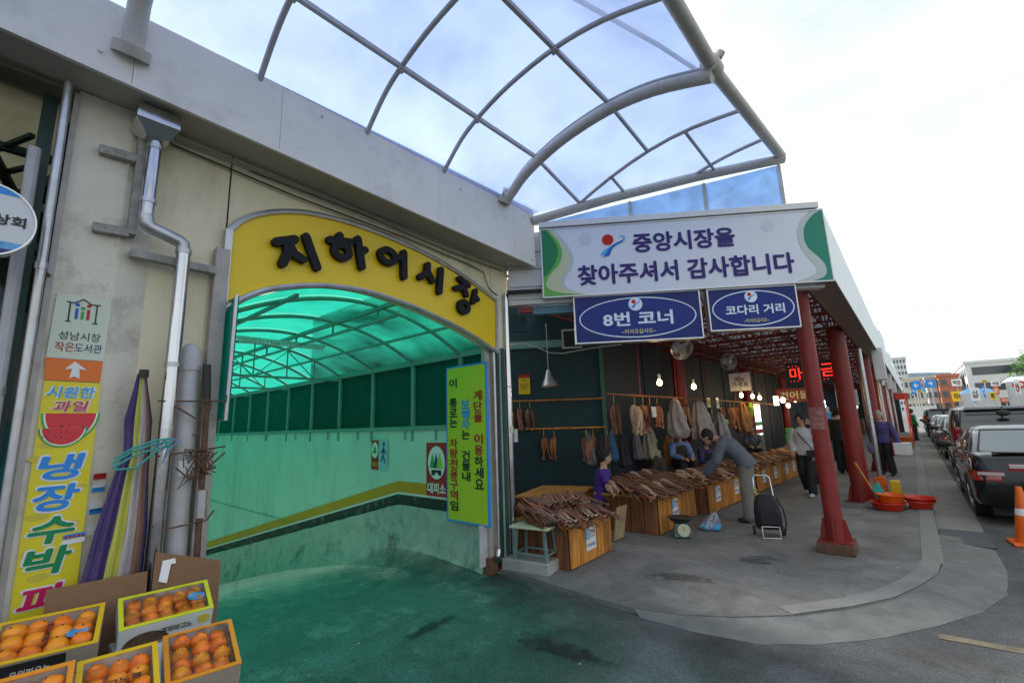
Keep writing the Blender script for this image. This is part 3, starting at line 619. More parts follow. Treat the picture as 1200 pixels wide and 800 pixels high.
for y_ in allr:
    for x in PX[1:3]:
        obj('clamp',MB().box((x-.035,y_-.03,pz(x)-.035),(x+.035,y_+.03,pz(x)-.022)),'canopy_frame',can); obj('clamp_bolt',MB().cyl((x+.02,y_,pz(x)-.045),(x+.02,y_,pz(x)-.03),.008,6),'steel_dull',can)
def pane(x0,x1,y0,y1,nx=5,ny=3,f=None):
    mb=MB()
    for i in range(nx+1):
        x=x0+(x1-x0)*i/nx
        for j in range(ny+1):
            ya=y0+(y1-y0)*j/ny
            if f: ya=f(x,j/ny)
            mb.v.append(Vector((x,ya,cz(x,ya)+.018)))
    for i in range(nx):
        for j in range(ny): a=i*(ny+1)+j; mb.f.append((a,a+ny+1,a+ny+2,a+1))
    return obj('pane',mb,'poly_pane',can)
for a,b in zip(allr,allr[1:]):
    for x0,x1 in zip(PX,PX[1:]): pane(x0+.004,x1-.004,a+.003,b-.003)
for x0,x1 in zip(PX,PX[1:]):
    pane(x0+.004,x1-.004,YR,4.85,f=lambda x,t:YR+.003+(min(ye(x),4.847)-YR-.003)*t)
for x0,x1 in ((-2.96,-2.45),(-2.45,-1.5),(-1.5,-.89)):
    pane(x0+.003,x1-.003,4.85,6,f=lambda x,t:4.853+(max(4.854,min(ye(x),5.72 if x>-1.75 else 9))-4.853)*t)
pane(-1.745,-.86,5.72,6.3,f=lambda x,t:5.723+(max(5.724,ye(x))-5.723)*t)
# cable lying over the panes
obj('loose_cable',MB().tube([(-2.4,-2,pz(-2.4)+.12),(-2.25,1.1,pz(-2.25)+.10),(-1.7,2.4,pz(-1.7)+.10),(-1.25,3.6,pz(-1.25)+.12),(-1.0,4.6,4.98)],.02,8),'soffit',can)
# ---------------- corner sign block ----------------
SA=(-3.38,4.55); SX=(.8131,.5821,0); FS=Fr((SA[0],SA[1],0),SX)
blk=thing('corner_fascia','white fascia frame behind the big green edged market sign','fascia',(-2,5.6,3.2))
def fbox(F,u0,u1,v0,v1,n0,n1): 
    return MB().obox(F.p((u0+u1)/2,(v0+v1)/2,(n0+n1)/2),F.X*(u1-u0)/2,F.Z*(v1-v0)/2,F.N*(n1-n0)/2)
obj('backing_panel',fbox(FS,-.46,3.50,3.255,4.18,-.22,-.105),'white_paint',blk)
for v in (3.42,3.66,3.9): obj('panel_rail',fbox(FS,-.44,0,v,v+.012,-.105,-.09),'soffit',blk)
obj('cap_flashing',fbox(FS,-.02,3.49,4.182,4.262,-.24,.03),'white_paint',blk,bevel=.006)
obj('bottom_rail',fbox(FS,-.46,3.5,3.19,3.25,-.24,-.12),'white_paint',blk)
obj('side_canopy_flap',fbox(FS,-.47,-.02,3.33,3.345,-.10,.05),'black_paint',blk)
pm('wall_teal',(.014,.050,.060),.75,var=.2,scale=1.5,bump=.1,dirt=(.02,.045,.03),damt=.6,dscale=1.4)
pm('beam_blue',(.12,.26,.36),.5,var=.12,dirt=(.2,.2,.18),damt=.4)
obj('infill_panel',fbox(FS,-.80,-.25,2.9,3.32,-.52,-.47),'wall_teal',blk); obj('blue_lintel',fbox(FS,-.36,.55,3.08,3.18,-.36,-.24),'beam_blue',blk)
# gable glazing above the sign
gab=thing('gable_glazing','strip of blue glass panes between the big market sign and the canopy pipe','glazing',(-2.2,5.4,4.26))
FG=Fr((SA[0],SA[1],0),SX); us=[-.05,1.195,2.16,3.12]
gz=lambda u:4.33+.58*(u*.8131)/2.61-.06
for i,u in enumerate(us):
    obj('mullion',MB().obox(FG.p(u,(4.262+gz(u))/2,-.05),FG.X*.02,FG.Z*(gz(u)-4.262)/2,FG.N*.025),'canopy_frame',gab)
for a,b in zip(us,us[1:]):
    obj('pane',MB().prism([(a+.02,4.264),(b-.02,4.264),(b-.02,gz(b)),(a+.02,max(gz(a),4.268))],.008,FG.sh(0,0,-.055)),'glass_pane',gab,sharp=None)
# big sign
for nm,c,r in (('s_green',(.02,.21,.08),.4),('s_lime',(.13,.42,.08),.4),('s_sand',(.55,.58,.36),.4),('s_pale',(.50,.56,.55),.4),('s_teal',(.03,.24,.16),.4),('s_navy',(.03,.016,.16),.4),('s_face',(.70,.72,.80),.35),('s_red',(.55,.01,.01),.4),('s_blue',(.02,.13,.50),.4),('s_cyan',(.10,.45,.75),.4),('s_grey',(.61,.63,.70),.4),('b_blue',(.008,.02,.15),.35),('b_in',(.012,.025,.20),.35),('b_txt',(.72,.80,.92),.4),('b_yel',(.70,.68,.30),.4)):
    pm(nm,c,r,var=.05,scale=1.3,bump=0,spec=.25)
bs=thing('market_sign','big white billboard with green edges and two rows of navy lettering','sign',(-2,5.6,3.25))
obj('cabinet',fbox(FS,0,3.54,3.232,4.165,-.1,0),'s_face',bs)
for a in ((0,3.54,3.226,3.24,-.1,.008),(0,3.54,4.155,4.17,-.1,.008),(-.006,.008,3.226,4.17,-.1,.008),(3.532,3.546,3.226,4.17,-.1,.008)): obj('edge_trim',fbox(FS,*a),'steel_dull',bs)
def sp(n,P,m,k): return plate(n,P,FS,m,bs,.002+.002*k,.0015)
def smooth(P): return [tuple(p) for p in cat(P+[P[0]],3)[:-1]]
g2=[(.013,4.150),(.133,4.150),(.29,3.935),(.362,3.753),(.327,3.6),(.248,3.49),(.232,3.395),(.312,3.313),(.545,3.245),(.013,3.245)]
g1=[(.013,4.150),(.100,4.150),(.225,3.98),(.269,3.819),(.22,3.666),(.103,3.538),(.042,3.426),(.075,3.347),(.219,3.285),(.508,3.245),(.013,3.245)]
g1b=[(.013,4.150),(.07,4.150),(.18,3.98),(.215,3.819),(.16,3.666),(.06,3.538),(.013,3.5)]
def mid(P,i0,i1): return P[:i0]+cat(P[i0:i1],4)+P[i1:]
sp('swoosh',mid([(u+.05 if .05<u<.5 else u,v) for u,v in g2],1,9),'s_pale',0); sp('swoosh',mid(g2,1,9),'s_sand',1); sp('swoosh',mid(g1,1,10),'s_lime',2); sp('swoosh',mid(g1b,1,6),'s_green',3)
r1=[(3.501,4.150),(3.53,4.150),(3.53,3.245),(3.306,3.245),(3.446,3.296),(3.478,3.403),(3.429,3.517),(3.302,3.675),(3.273,3.827),(3.311,3.976),(3.413,4.097)]
r2=[(3.381,4.150),(3.53,4.150),(3.53,3.245),(3.108,3.245),(3.318,3.323),(3.364,3.411),(3.283,3.546),(3.207,3.719),(3.206,3.908),(3.271,4.055)]
sp('swoosh',mid(r2,3,10),'s_pale',0); sp('swoosh',mid(r1,3,11),'s_teal',1)
sp('ghost_mark',circ(.582,3.99,.08),'s_grey',0); sp('ghost_mark',circ(2.86,4.0,.075),'s_grey',0); 
rib=[(.755,3.748),(.804,3.817),(.906,3.874),(.969,3.91),(1.03,3.929),(1.062,3.951),(1.07,3.978),(1.051,3.992),(1.008,3.987),(1.052,4.013),(1.092,3.99),(1.088,3.941),(1.044,3.908),(.974,3.877),(.918,3.833),(.874,3.74),(.79,3.722),(.815,3.752)]
def emblem(par,F,cu,cv,s,n0):
    T=lambda P:[(cu+(u-.925)*s,cv+(v-3.87)*s) for u,v in P]
    plate('emblem_ribbon',T(rib),F,'s_cyan',par,n0,.0012)
    plate('emblem_ribbon',T([(.80,3.725),(.874,3.742),(.918,3.835),(.974,3.879),(1.05,3.915),(1.07,3.95),(1.0,3.918),(.93,3.885),(.86,3.82)]),F,'s_blue',par,n0+.0014,.0008)
    plate('emblem_sun',T(circ(.867,3.958,.074,n=24)),F,'s_red',par,n0+.0024,.0008)
emblem(bs,FS,.925,3.87,1.0,.004)
text('lettering','중앙시장을',FS.sh(1.815,3.885),1.27,.262,'s_navy',bs,.0075,.034)
text('lettering','찾아주셔서 감사합니다',FS.sh(1.785,3.495),2.66,.275,'s_navy',bs,.0075,.034)
for P in ((.2,4.12),(.25,4.13)): pass
for (u0,u1,v0,v1,main,mw,mc,mh,sw,lab,el,em,sub) in ((.385,1.945,2.615,3.222,'8번 코너',.865,1.17,.185,.42,'wider navy blue 8번 코너 sign with white oval, left under the big sign',None,None,None),(2.045,3.095,2.69,3.216,'코다리 거리',.70,2.59,.125,.30,'smaller navy blue 코다리 거리 sign with white oval beside the red column',None,None,None)):
    F=FS.sh(0,0,-.03); cu=(u0+u1)/2; cv=(v0+v1)/2; sg=thing('hanging_sign',lab,'sign',tuple(F.p(cu,v0,0)),group='blue signs under the market sign')
    obj('cabinet',fbox(F,u0,u1,v0,v1,-.12,0),'b_blue',sg)
    for a in ((u0-.006,u1+.006,v0-.008,v0+.008,-.12,.008),(u0-.006,u1+.006,v1-.008,v1+.008,-.12,.008),(u0-.008,u0+.008,v0,v1,-.12,.009),(u1-.008,u1+.008,v0,v1,-.12,.009)): obj('edge_trim',fbox(F,*a),'steel_dull',sg)
    rx_,ry_=(u1-u0)/2*.93,(v1-v0)/2*.86
    plate('oval',circ(cu,cv-.003,rx_,ry_,48),F,'b_in',sg,.002); ringplate('oval_line',F,cu,cv-.003,rx_,ry_,.014,'b_txt',sg,.004)
    er=.085*(v1-v0)/.6; plate('emblem_disc',circ(cu-.01,v1-.135*(v1-v0)/.6,er),F,'b_txt',sg,.0075); emblem(sg,F,cu-.01,v1-.135*(v1-v0)/.6,er/.24,.0095)
    text('lettering',main,F.sh(mc,cv-.02 if mw>.8 else cv-.02),mw,mh,'b_txt',sg,.008,.03); text('lettering','~어서오십시오~',F.sh(mc,cv-.18*(v1-v0)/.6),sw,.06*(v1-v0)/.6,'b_yel',sg,.008,.012)
    for uu in (u0+.2,u1-.2): obj('hanger',MB().cyl(F.p(uu,v1,-.06),F.p(uu,3.27,-.06),.012,6),'steel_dull',sg)
# ---------------- street-side fascia ----------------
XF=-.50
pm('fascia_white',(.84,.88,.88),.45,var=.06,scale=.8,bump=.02,dirt=(.5,.52,.5),damt=.3)
pm('fascia_brown',(.24,.20,.17),.6,var=.15,dirt=(.14,.12,.1),damt=.5)
fs=thing('street_fascia','long white roof fascia along the street side of the arcade','fascia',(XF,12,3.25))
yy=6.62; k=0
while yy<60:
    L_=2.9; top_=4.16+(.0 if yy<17 else .25*((k%3)-0.5)); 
    obj('fascia_panel',MB().add([(XF,yy,3.25),(XF,yy+L_-.012,3.25),(XF,yy+L_-.012,top_),(XF,yy,top_),(XF-.06,yy,3.25),(XF-.06,yy+L_-.012,3.25),(XF-.06,yy+L_-.012,top_),(XF-.06,yy,top_)],[(0,1,2,3),(7,6,5,4),(0,4,5,1),(3,2,6,7),(0,3,7,4),(1,5,6,2)]),'fascia_white',fs)
    obj('soffit_strip',MB().box((XF-.30,yy,3.222),(XF+.012,yy+L_-.01,3.245)),'fascia_brown',fs)
    yy+=L_; k+=1
obj('corner_cap',MB().add([FS.p(3.50,3.25,0),(XF,6.66,3.25),(XF,6.66,4.19),FS.p(3.50,4.19,0)],[(0,1,2,3)]),'fascia_white',fs)
obj('gutter_beam',MB().box((XF-.24,6.7,3.245),(XF-.18,60,3.33)),'fascia_brown',fs)
# ---------------- arcade roof: grey sheets over a red space frame ----------------
pm('red_steel',(.24,.016,.012),.5,var=.25,scale=4,bump=.12,dirt=(.07,.02,.015),damt=.8,dscale=5)
pm('red_dark',(.20,.015,.012),.5,var=.2,scale=5,dirt=(.07,.012,.01),damt=.6)
thin('roof_grey',(.14,.15,.16),(.36,.39,.42),.7,rough=.4,noise_=.2,nscale=1.5,gloss=.03)
ar=thing('arcade_roof','arcade roof of grey translucent sheets above the red lattice','roof',(-2.6,20,3.9))
def xl(y_): return -4.66
y_=5.2
while y_<46:
    for a,b in ((-5.6,-3.6),(-3.59,-2.1),(-2.09,-.58)):
        ya=y_
        # keep behind the chamfered corner sign
        ylim=4.55+(b+3.38)*.716+.35
        if y_+1.19<ylim: continue
        y0=max(y_,min(ylim,y_+1.1)) if b>-3.6 else y_
        obj('roof_sheet',MB().box((a,y0+.004,3.90),(b,y_+1.19,3.906)),'roof_grey',ar)
    y_+=1.2
lat=[]
ORD=['first','second','third','fourth','fifth','sixth','seventh','eighth','ninth','tenth','eleventh','twelfth','thirteenth','fourteenth','fifteenth','sixteenth','seventeenth','eighteenth','nineteenth','twentieth']+['twenty-'+k for k in 'first second third fourth fifth sixth seventh eighth ninth'.split()]
TK=[0]
def truss(y_,x0):
    t=thing('roof_truss',ORD[TK[0]]+' red lattice roof truss counted from the big market sign','truss',(-2.6,y_,3.3),group='red lattice trusses under the arcade roof')
    a,b=x0,-.72; n=max(2,int(round((b-a)/.62))); zb_,zt_=3.32,3.80
    obj('top_chord',MB().tube([(a,y_,zt_),(b,y_,zt_)],.024,6),'red_dark',t); obj('bottom_chord',MB().tube([(a,y_,zb_),(b,y_,zb_)],.024,6),'red_dark',t)
    w_=MB(); s=(b-a)/n
    for i in range(n):
        w_.tube([(a+s*i,y_,zb_),(a+s*(i+.5),y_,zt_)],.014,5); w_.tube([(a+s*(i+.5),y_,zt_),(a+s*(i+1),y_,zb_)],.014,5)
    obj('web',w_,'red_dark',t); TK[0]+=1
y_=6.0
while y_<44:
    x0=-4.55; 
    ylim=lambda x:4.55+(x+3.38)*.716+.42
    xe=-.72
    if y_<7.0: 
        y_+=.62; continue
    truss(y_,x0); y_+=.95 if y_<20 else 1.9
for x in [-4.2+.62*i for i in range(6)]:
    t=thing('roof_purlin',ORD[int(round((x+4.2)/.62))]+' long red lattice purlin counted from the back wall','purlin',(x,20,3.3),group='long red purlins under the arcade roof')
    y0=4.55+(x+3.38)*.716+.5
    obj('bottom_chord',MB().tube([(x,y0,3.36),(x,44,3.36)],.02,6),'red_dark',t); obj('top_chord',MB().tube([(x,y0,3.78),(x,44,3.78)],.02,6),'red_dark',t)
    w_=MB(); yy=y0
    while yy<26: w_.tube([(x,yy,3.36),(x,yy+.47,3.78)],.012,5); w_.tube([(x,yy+.47,3.78),(x,yy+.94,3.36)],.012,5); yy+=.94
    obj('web',w_,'red_dark',t)
# ---------------- columns ----------------
def column(x,y_,r,label,base=None,top_=3.3):
    t=thing('red_column',label,'column',(x,y_,0),group='red columns of the arcade')
    obj('shaft',MB().tube([(x,y_,.02),(x,y_,top_)],r,20),'red_steel',t)
    s=.9 if r<.12 else 1.1
    zb_=.12 if base=='block' else .0
    if base=='block': obj('footing',MB().obox((x,y_,.06),(.19,0,0),(0,.18,0),(0,0,.06)),'rust',t,bevel=.01)
    obj('base_plate',MB().obox((x,y_,zb_+.01),(r+.08,0,0),(0,r+.07,0),(0,0,.010)),'red_dark',t)
    for k in range(4):
        a=k*math.pi/2+math.pi/4*0; d=Vector((math.cos(a),math.sin(a),0)); n_=Vector((-d.y,d.x,0)); p=Vector((x,y_,zb_+.02))
        mb=MB(); P=[p+d*(r-.01),p+d*(r+.065),p+d*(r+.06)+Vector((0,0,.07)),p+d*(r+.02)+Vector((0,0,.24)),p+d*(r-.01)+Vector((0,0,.24))]
        mb.v=[q+n_*.006 for q in P]+[q-n_*.006 for q in P]; mb.f=[(0,1,2,3,4),(9,8,7,6,5)]+[(i,i+5,(i+1)%5+5,(i+1)%5) for i in range(5)]
        obj('gusset',mb,'red_steel',t)
    obj('head_plate',MB().obox((x,y_,top_),(r+.08,0,0),(0,r+.08,0),(0,0,.012)),'red_dark',t)
    return t
c1=column(-.92,6.93,.095,'slim red column on a rusty footing, nearest the street corner','block')
pm('poster_faint',(.30,.12,.11),.8,var=.6,scale=30,dirt=(.2,.02,.015),damt=1,dscale=22)
obj('poster_scrap',MB().loft([[(-.92+.097*math.cos(a),6.93+.097*math.sin(a),z) for a in [math.radians(200+10*k) for k in range(13)]] for z in (1.45,1.72)],cap=False,closed=False),'poster_faint',c1); obj('poster_scrap',MB().loft([[(-.92+.097*math.cos(a),6.93+.097*math.sin(a),z) for a in [math.radians(188+8*k) for k in range(5)]] for z in (1.28,1.42)],cap=False,closed=False),'poster_faint',c1)
column(-.95,10.95,.150,'stout red column with red basins at its foot')
for y_,r,l in ((16.6,.16,'stout red column just past the person in the purple jacket'),(22.6,.16,'third stout red column along the kerb side'),(28.6,.16,'fourth stout red column down the arcade, far off'),(34.6,.16,'farthest stout red column at the end of the kerb row')): column(-.9,y_,r,l)
for y_,l in ((11.3,'red round column behind the hanging plastic bags'),(17.5,'red round column farther inside beside the bright doorway'),(23.5,'red round column deep inside the arcade')): column(-4.3,y_,.15,l)
# drain pipes with white boxes at the eaves
def drain(x,y_,label,first=False):
    t=thing('drain_pipe',label,'drain pipe',(x,y_,0),group='steel drain pipes along the kerb')
    obj('pipe',MB().tube([(x,y_,.02),(x,y_,3.1)],.048,12),'steel_dull',t)
    if not first: obj('rain_box',MB().obox((x+.14,y_,2.92),(.10,0,0),(0,.12,0),(0,0,.36)),'white_paint',t,bevel=.01)
    obj('clip',MB().cyl((x,y_,1.5),(x,y_,1.54),.056,12),'steel',t)
drain(-.76,13.3,'steel drain pipe standing behind the red basins',True)
drain(-.74,19.4,'steel drain pipe past the purple jacket',False); drain(-.74,25.6,'steel drain pipe farther down the kerb'); drain(-.74,31.6,'most distant steel drain pipe on the kerb side')
t=thing('rain_box','white rain box hanging under the eaves beyond the second column','rain box',(-.52,15.2,2.5)); obj('box',MB().obox((-.5,15.2,2.86),(.12,0,0),(0,.15,0),(0,0,.42)),'white_paint',t,bevel=.02); obj('spout',MB().cyl((-.5,15.2,2.3),(-.5,15.2,2.46),.045),'steel_dull',t)
# ---------------- shop walls ----------------
sw=thing('shop_wall','dark teal back wall of the corner stall','wall',(-5.4,7.4,0))
A=Vector((-4.6,8.0,0)); D=Vector((.81,.585,0)).normalized(); FT=Fr(A,D)
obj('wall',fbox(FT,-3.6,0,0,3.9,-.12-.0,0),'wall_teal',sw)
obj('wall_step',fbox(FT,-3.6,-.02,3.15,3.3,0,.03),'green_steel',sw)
pm('green_post',(.03,.14,.09),.5,var=.2)
obj('corner_post',fbox(FT,-.03,.05,0,3.6,0,.06),'green_post',sw)
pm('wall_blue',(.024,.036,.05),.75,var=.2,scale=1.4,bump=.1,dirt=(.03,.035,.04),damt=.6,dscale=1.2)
sw2=thing('arcade_wall','dark blue grey back wall running the length of the arcade','wall',(-4.7,20,0))
y_=8.0
while y_<45:
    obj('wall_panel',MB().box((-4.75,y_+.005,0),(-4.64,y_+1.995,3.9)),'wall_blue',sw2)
    obj('cover_strip',MB().box((-4.64,y_-.02,0),(-4.615,y_+.02,3.9)),'dark_wall',sw2); y_+=2
obj('end_wall',MB().box((-4.6,46,0),(-.7,46.1,3.9)),'dark_wall',sw2)
obj('side_wall',MB().box((-9,4.17,-.05),(-4.06,4.30,3.9)),'dark_wall',sw2)
obj('side_wall',MB().box((-9.1,4.3,0),(-9,9,3.9)),'dark_wall',sw2)
# ---------------- pillar signs ----------------
X=-3.814
FP=FX(X,0,0)
for nm,c in (('lib_cream',(.62,.68,.55)),('lib_orange',(.80,.17,.01)),('ban_yellow',(.78,.66,.02)),('ban_blue',(.02,.26,.72)),('ban_pink',(.62,.01,.10)),('ban_green',(.0,.25,.08)),('wm_red',(.70,.03,.04)),('wm_green',(.06,.38,.06)),('wm_pale',(.75,.85,.70)),('drop',(.62,.52,.05)),('cool_blue',(.02,.42,.78))): pm(nm,c,.4,var=.06,scale=2,bump=.02)
lb=thing('library_sign','cream sign with a little roofed stall mark above an orange arrow panel','sign',(X,.31,1.99))
plate('panel',[(.182,2.128),(.437,2.124),(.437,2.524),(.188,2.524)],FP,'lib_cream',lb,0,.008)
plate('arrow_panel',[(.188,1.996),(.434,1.990),(.437,2.122),(.180,2.126)],FP,'lib_orange',lb,0,.008)
plate('arrow',[(.308,2.112),(.365,2.062),(.332,2.066),(.338,2.008),(.314,2.022),(.292,2.008),(.300,2.066),(.268,2.062)],FP,'sign_white',lb,.009)
mk=MB()
for P in ([(.235,2.478),(.27,2.474),(.31,2.503),(.35,2.474),(.392,2.478)],[(.252,2.472),(.252,2.36)],[(.375,2.472),(.375,2.36)],[(.240,2.356),(.264,2.356)],[(.362,2.356),(.387,2.356)]):
    for a,b in zip(P,P[1:]): mk.bar(FP.p(*a,.010),FP.p(*b,.010),.007,.003,up=FP.N)
obj('house_mark',mk,'ink',lb)
for u,m,h in ((.285,'s_blue',.09),(.312,'leaf_green',.07),(.338,'sign_red',.09)):
    mk=MB(); mk.prism(circ(u,2.375+h,.011),.002,FP.sh(0,0,.009)); mk.prism([(u-.007,2.375),(u+.007,2.375),(u+.007,2.37+h*.8),(u-.007,2.37+h*.8)],.002,FP.sh(0,0,.009)); obj('figure_mark',mk,m,lb)
text('lettering','성남시장',FP.sh(.315,2.268),.19,.052,'ink',lb,.009,.006); 
text('lettering','작은',FP.sh(.253,2.198),.085,.058,'sign_red',lb,.009,.01); text('lettering','도서관',FP.sh(.360,2.198),.125,.056,'navy',lb,.009,.01)
for a in ((.192,2.518),(.43,2.518)): obj('screw',MB().cyl(FP.p(*a,.007),FP.p(*a,.014),.004,6),'steel_dull',lb)
bn=thing('fruit_banner','tall yellow fruit banner with a watermelon slice and brush lettering on the pillar','banner',(X,.31,.3))
plate('sheet',[(.190,.25),(.452,.25),(.440,1.985),(.190,1.990)],FP,'ban_yellow',bn,0,.005)
for P in ((.25,1.615,.05,.018),(.22,1.54,.05,.02),(.41,1.37,.03,.014),(.24,1.22,.05,.02),(.23,1.02,.03,.02),(.28,.89,.045,.022),(.40,1.17,.02,.01)): plate('drop_print',circ(*P[:2],P[2],P[3],18),FP,'drop',bn,.0055,.0006)
def sticker(body,u,v,w_,h_,m,sh=0,b=.03):
    text('lettering_outline',body,FP.sh(u,v),w_*1.12,h_*1.14,'sign_white',bn,.0068,.055,shear=sh); text('lettering',body,FP.sh(u,v),w_,h_,m,bn,.0102,b*.62,shear=sh)
sticker('시원한',.312,1.925,.21,.068,'cool_blue',.1); sticker('과일',.318,1.842,.155,.064,'ban_pink',.15)
# watermelon: two slices
def slice_(cu,cv,r,a0,a1,k,sq=.8):
    for rr,m,o in ((r,'wm_green',0),(r*.93,'wm_pale',.0008),(r*.86,'wm_red',.0016)):
        P=[(cu+rr*math.cos(a0+(a1-a0)*i/22),cv+sq*rr*math.sin(a0+(a1-a0)*i/22)) for i in range(23)]
        plate('melon_slice',P,FP,m,bn,.0062+.003*k+o,.0006)
slice_(.325,1.800,.128,-math.pi,0,0,1.35); slice_(.30,1.712,.105,-math.pi,.05,1,1.05)
sd_=MB()
for i in range(26):
    u=.215+random.random()*.2; v=1.61+random.random()*.13
    if ((u-.315)/.11)**2+((v-1.70)/.085)**2<1 or v>1.71: sd_.prism(circ(u,v,.0028,.0045,6),.0006,FP.sh(0,0,.0125))
obj('seed_print',sd_,'ink',bn,sharp=None,kind='stuff')
for ch,v,m,u in (('냉',1.49,'ban_blue',.315),('장',1.318,'ban_blue',.310),('수',1.14,'ban_green',.31),('박',.975,'ban_green',.31),('파',.775,'ban_pink',.31)):
    sticker(ch,u,v,.195,.148,m,.12,.055)
pl=thing('sticker_strip','small printed stickers on the side of the cream pillar','stickers',(X,.46,1.2))
FR=Fr((-3.822,.445,0),Vector((-.075,.18,0))) 
for v,h,m in ((1.415,.035,'sign_red'),(1.36,.02,'sign_white'),(1.335,.025,'ban_blue'),(1.24,.06,'sign_white'),(1.21,.03,'ban_blue'),(1.10,.06,'sign_white')): plate('sticker',[(.02,v-h/2),(.085,v-h/2),(.085,v+h/2),(.02,v+h/2)],FR,m,pl,.001,.0012)
plate('sticker',[(.36,1.075),(.455,1.08),(.455,1.105),(.36,1.1)],FP,'ban_blue',pl,.008,.001)
plate('sticker',[(.36,1.045),(.455,1.05),(.455,1.075),(.36,1.07)],FP,'sign_white',pl,.008,.001)
text('print','●●●●●',FP.sh(.408,1.087),.085,.014,'sign_red',pl,.0095,0)
# ---------------- downpipe with hopper ----------------
dp=thing('downpipe','shiny steel downpipe with a box hopper and a cranked offset','downpipe',(-3.77,.78,0))
xp=-3.70
hop=MB(); hop.loft([[(xp-.12,.42,3.84),(xp-.12,.66,3.84),(xp+.13,.66,3.84),(xp+.13,.42,3.84)],[(xp-.12,.42,3.74),(xp-.12,.66,3.74),(xp+.13,.66,3.74),(xp+.13,.42,3.74)],[(xp-.06,.49,3.66),(xp-.06,.61,3.66),(xp+.06,.61,3.66),(xp+.06,.49,3.66)]]); 
obj('hopper',hop,'steel',dp,bevel=.004)
obj('pipe',MB().tube([(xp,.55,3.68),(xp,.545,3.10)],.042,16),'steel',dp)
obj('bracket_plate',MB().box((X-.08,.47,2.98),(xp-.05,.515,3.85)),'weathered',dp)
obj('elbow',MB().tube([(xp,.545,3.12),(xp,.552,3.06),(xp,.575,3.035),(xp,.74,2.985),(xp,.765,2.965),(xp,.772,2.90)],.044,14),'steel_dull',dp)
obj('pipe',MB().tube([(xp,.772,2.93),(xp,.775,1.9),(xp,.778,.08)],.043,16),'steel',dp)
for z,yv in ((3.6,.55),(3.2,.547),(2.9,.772),(2.1,.775)): obj('band',MB().cyl((xp,yv,z),(xp,yv,z+.03),.048,16),'steel_dull',dp)
# grey pvc vent
pv=thing('vent_pipe','fat grey plastic vent pipe with a rounded cap and small paper label','vent pipe',(-3.77,.91,0))
xv=-3.78; obj('pipe',MB().tube([(xv,.92,.0),(xv,.89,2.12)],.062,18),'pvc',pv)
obj('cap',MB().tube([(xv,.89,2.09),(xv,.889,2.17),(xv,.888,2.23),(xv,.887,2.27),(xv,.887,2.285)],[.07,.071,.062,.038,.012],18),'pvc',pv)
obj('label',MB().add([(xv+.064,.915-.045,1.38),(xv+.064,.915+.045,1.38),(xv+.064,.91+.045,1.48),(xv+.064,.91-.045,1.48)],[(0,1,2,3)]),'sign_white',pv)
# rusty rack pole
rk=thing('rusty_rack','rusty pole with twisted wire hooks beside the tunnel jamb','rack',(-3.70,1.0,0))
xr=-3.69
obj('pole',MB().tube([(xr,1.02,.0),(xr,.99,1.9)],.02,10),'rust',rk); obj('grip',MB().tube([(xr,.985,1.9),(xr,.97,2.13)],.026,10),'black_paint',rk)
obj('sleeve',MB().cyl((xr,1.012,1.1),(xr,1.008,1.28),.034,10),'steel_dull',rk)
wr=MB()
for P in ([(.71,1.87),(1.09,1.875)],[(.757,1.87),(.98,1.72)],[(.74,1.52),(1.12,1.56)],[(.75,1.10),(.76,1.06),(1.04,1.08),(1.08,1.14)],[(1.0,1.4),(1.12,1.52)],[(.84,1.44),(.92,1.36),(.86,1.3),(.95,1.5)]): wr.tube([(xr+.02,a,b) for a,b in P],.006,6)
for i in range(16):
    a=random.uniform(0,6.28); P=[(xr+.02+random.uniform(-.03,.03),1.0+random.uniform(-.12,.07),1.50+random.uniform(-.16,.06)) for _ in range(4)]; wr.tube(P,.004,5)
for y0,z0 in ((1.07,1.875),(.98,1.82),(.92,1.65)): wr.tube([(xr,y0,z0),(xr+.05,y0+.02,z0-.01),(xr+.06,y0+.02,z0+.04)],.005,5)
obj('wire_hooks',wr,'rust',rk)
# folded parasol tied to the pipe
pa=thing('folded_parasol','folded striped market parasol in purple, yellow and white tied to the downpipe','parasol',(-3.68,.6,.5))
cols=[('p_purple',(.10,.06,.20)),('p_yellow',(.62,.62,.12)),('p_brown',(.30,.16,.11)),('p_white',(.55,.50,.50)),('p_navy',(.05,.05,.15)),('p_yellow',None),('p_green',(.12,.30,.24)),('p_white',None)]
for n_,c in cols:
    if c: pm(n_,c,.7,var=.15,bump=.1,bscale=8)
nf=64; H=[(.50,.14,.62),(.75,.155,.615),(1.1,.13,.625),(1.45,.085,.635),(1.55,.07,.645),(1.75,.075,.635),(1.95,.04,.63),(2.05,.025,.627)]
for s in range(8):
    mb=MB(); rr=[]
    for z,r,yc in H:
        ring=[]
        for i in range(9):
            a=math.pi*(-.05+1.1*(s+i/8)/8); a=math.pi-a
            fold=1+.22*math.sin((s+i/8)*math.pi*2)+.10*math.sin(i*2.1+z*9)
            ring.append((-3.78+.7*r*fold*math.sin(a)+.03,yc+ (r*.95)*math.cos(a)+(-.03*(1.5-z) if z<1.5 else 0),z))
        rr.append(ring)
    mb.loft(rr,cap=False,closed=False); obj('canopy_fold',mb,['p_purple','p_purple','p_purple','p_yellow','p_white','p_brown','p_navy','p_yellow'][7-s if False else s],pa,sharp=50)
obj('tip',MB().cyl((-3.69,.627,2.02),(-3.69,.626,2.07),.026,10),'black_paint',pa)
cdm=MB(); pm('cord_teal',(.05,.36,.31),.6); pm('cord_blue',(.12,.35,.6),.6)
for dz in (0,.02,-.03): cdm.tube([(-3.63,.52,1.50+dz),(-3.60,.60,1.56+dz),(-3.60,.70,1.60+dz),(-3.65,.80,1.61+dz)],.007,6)
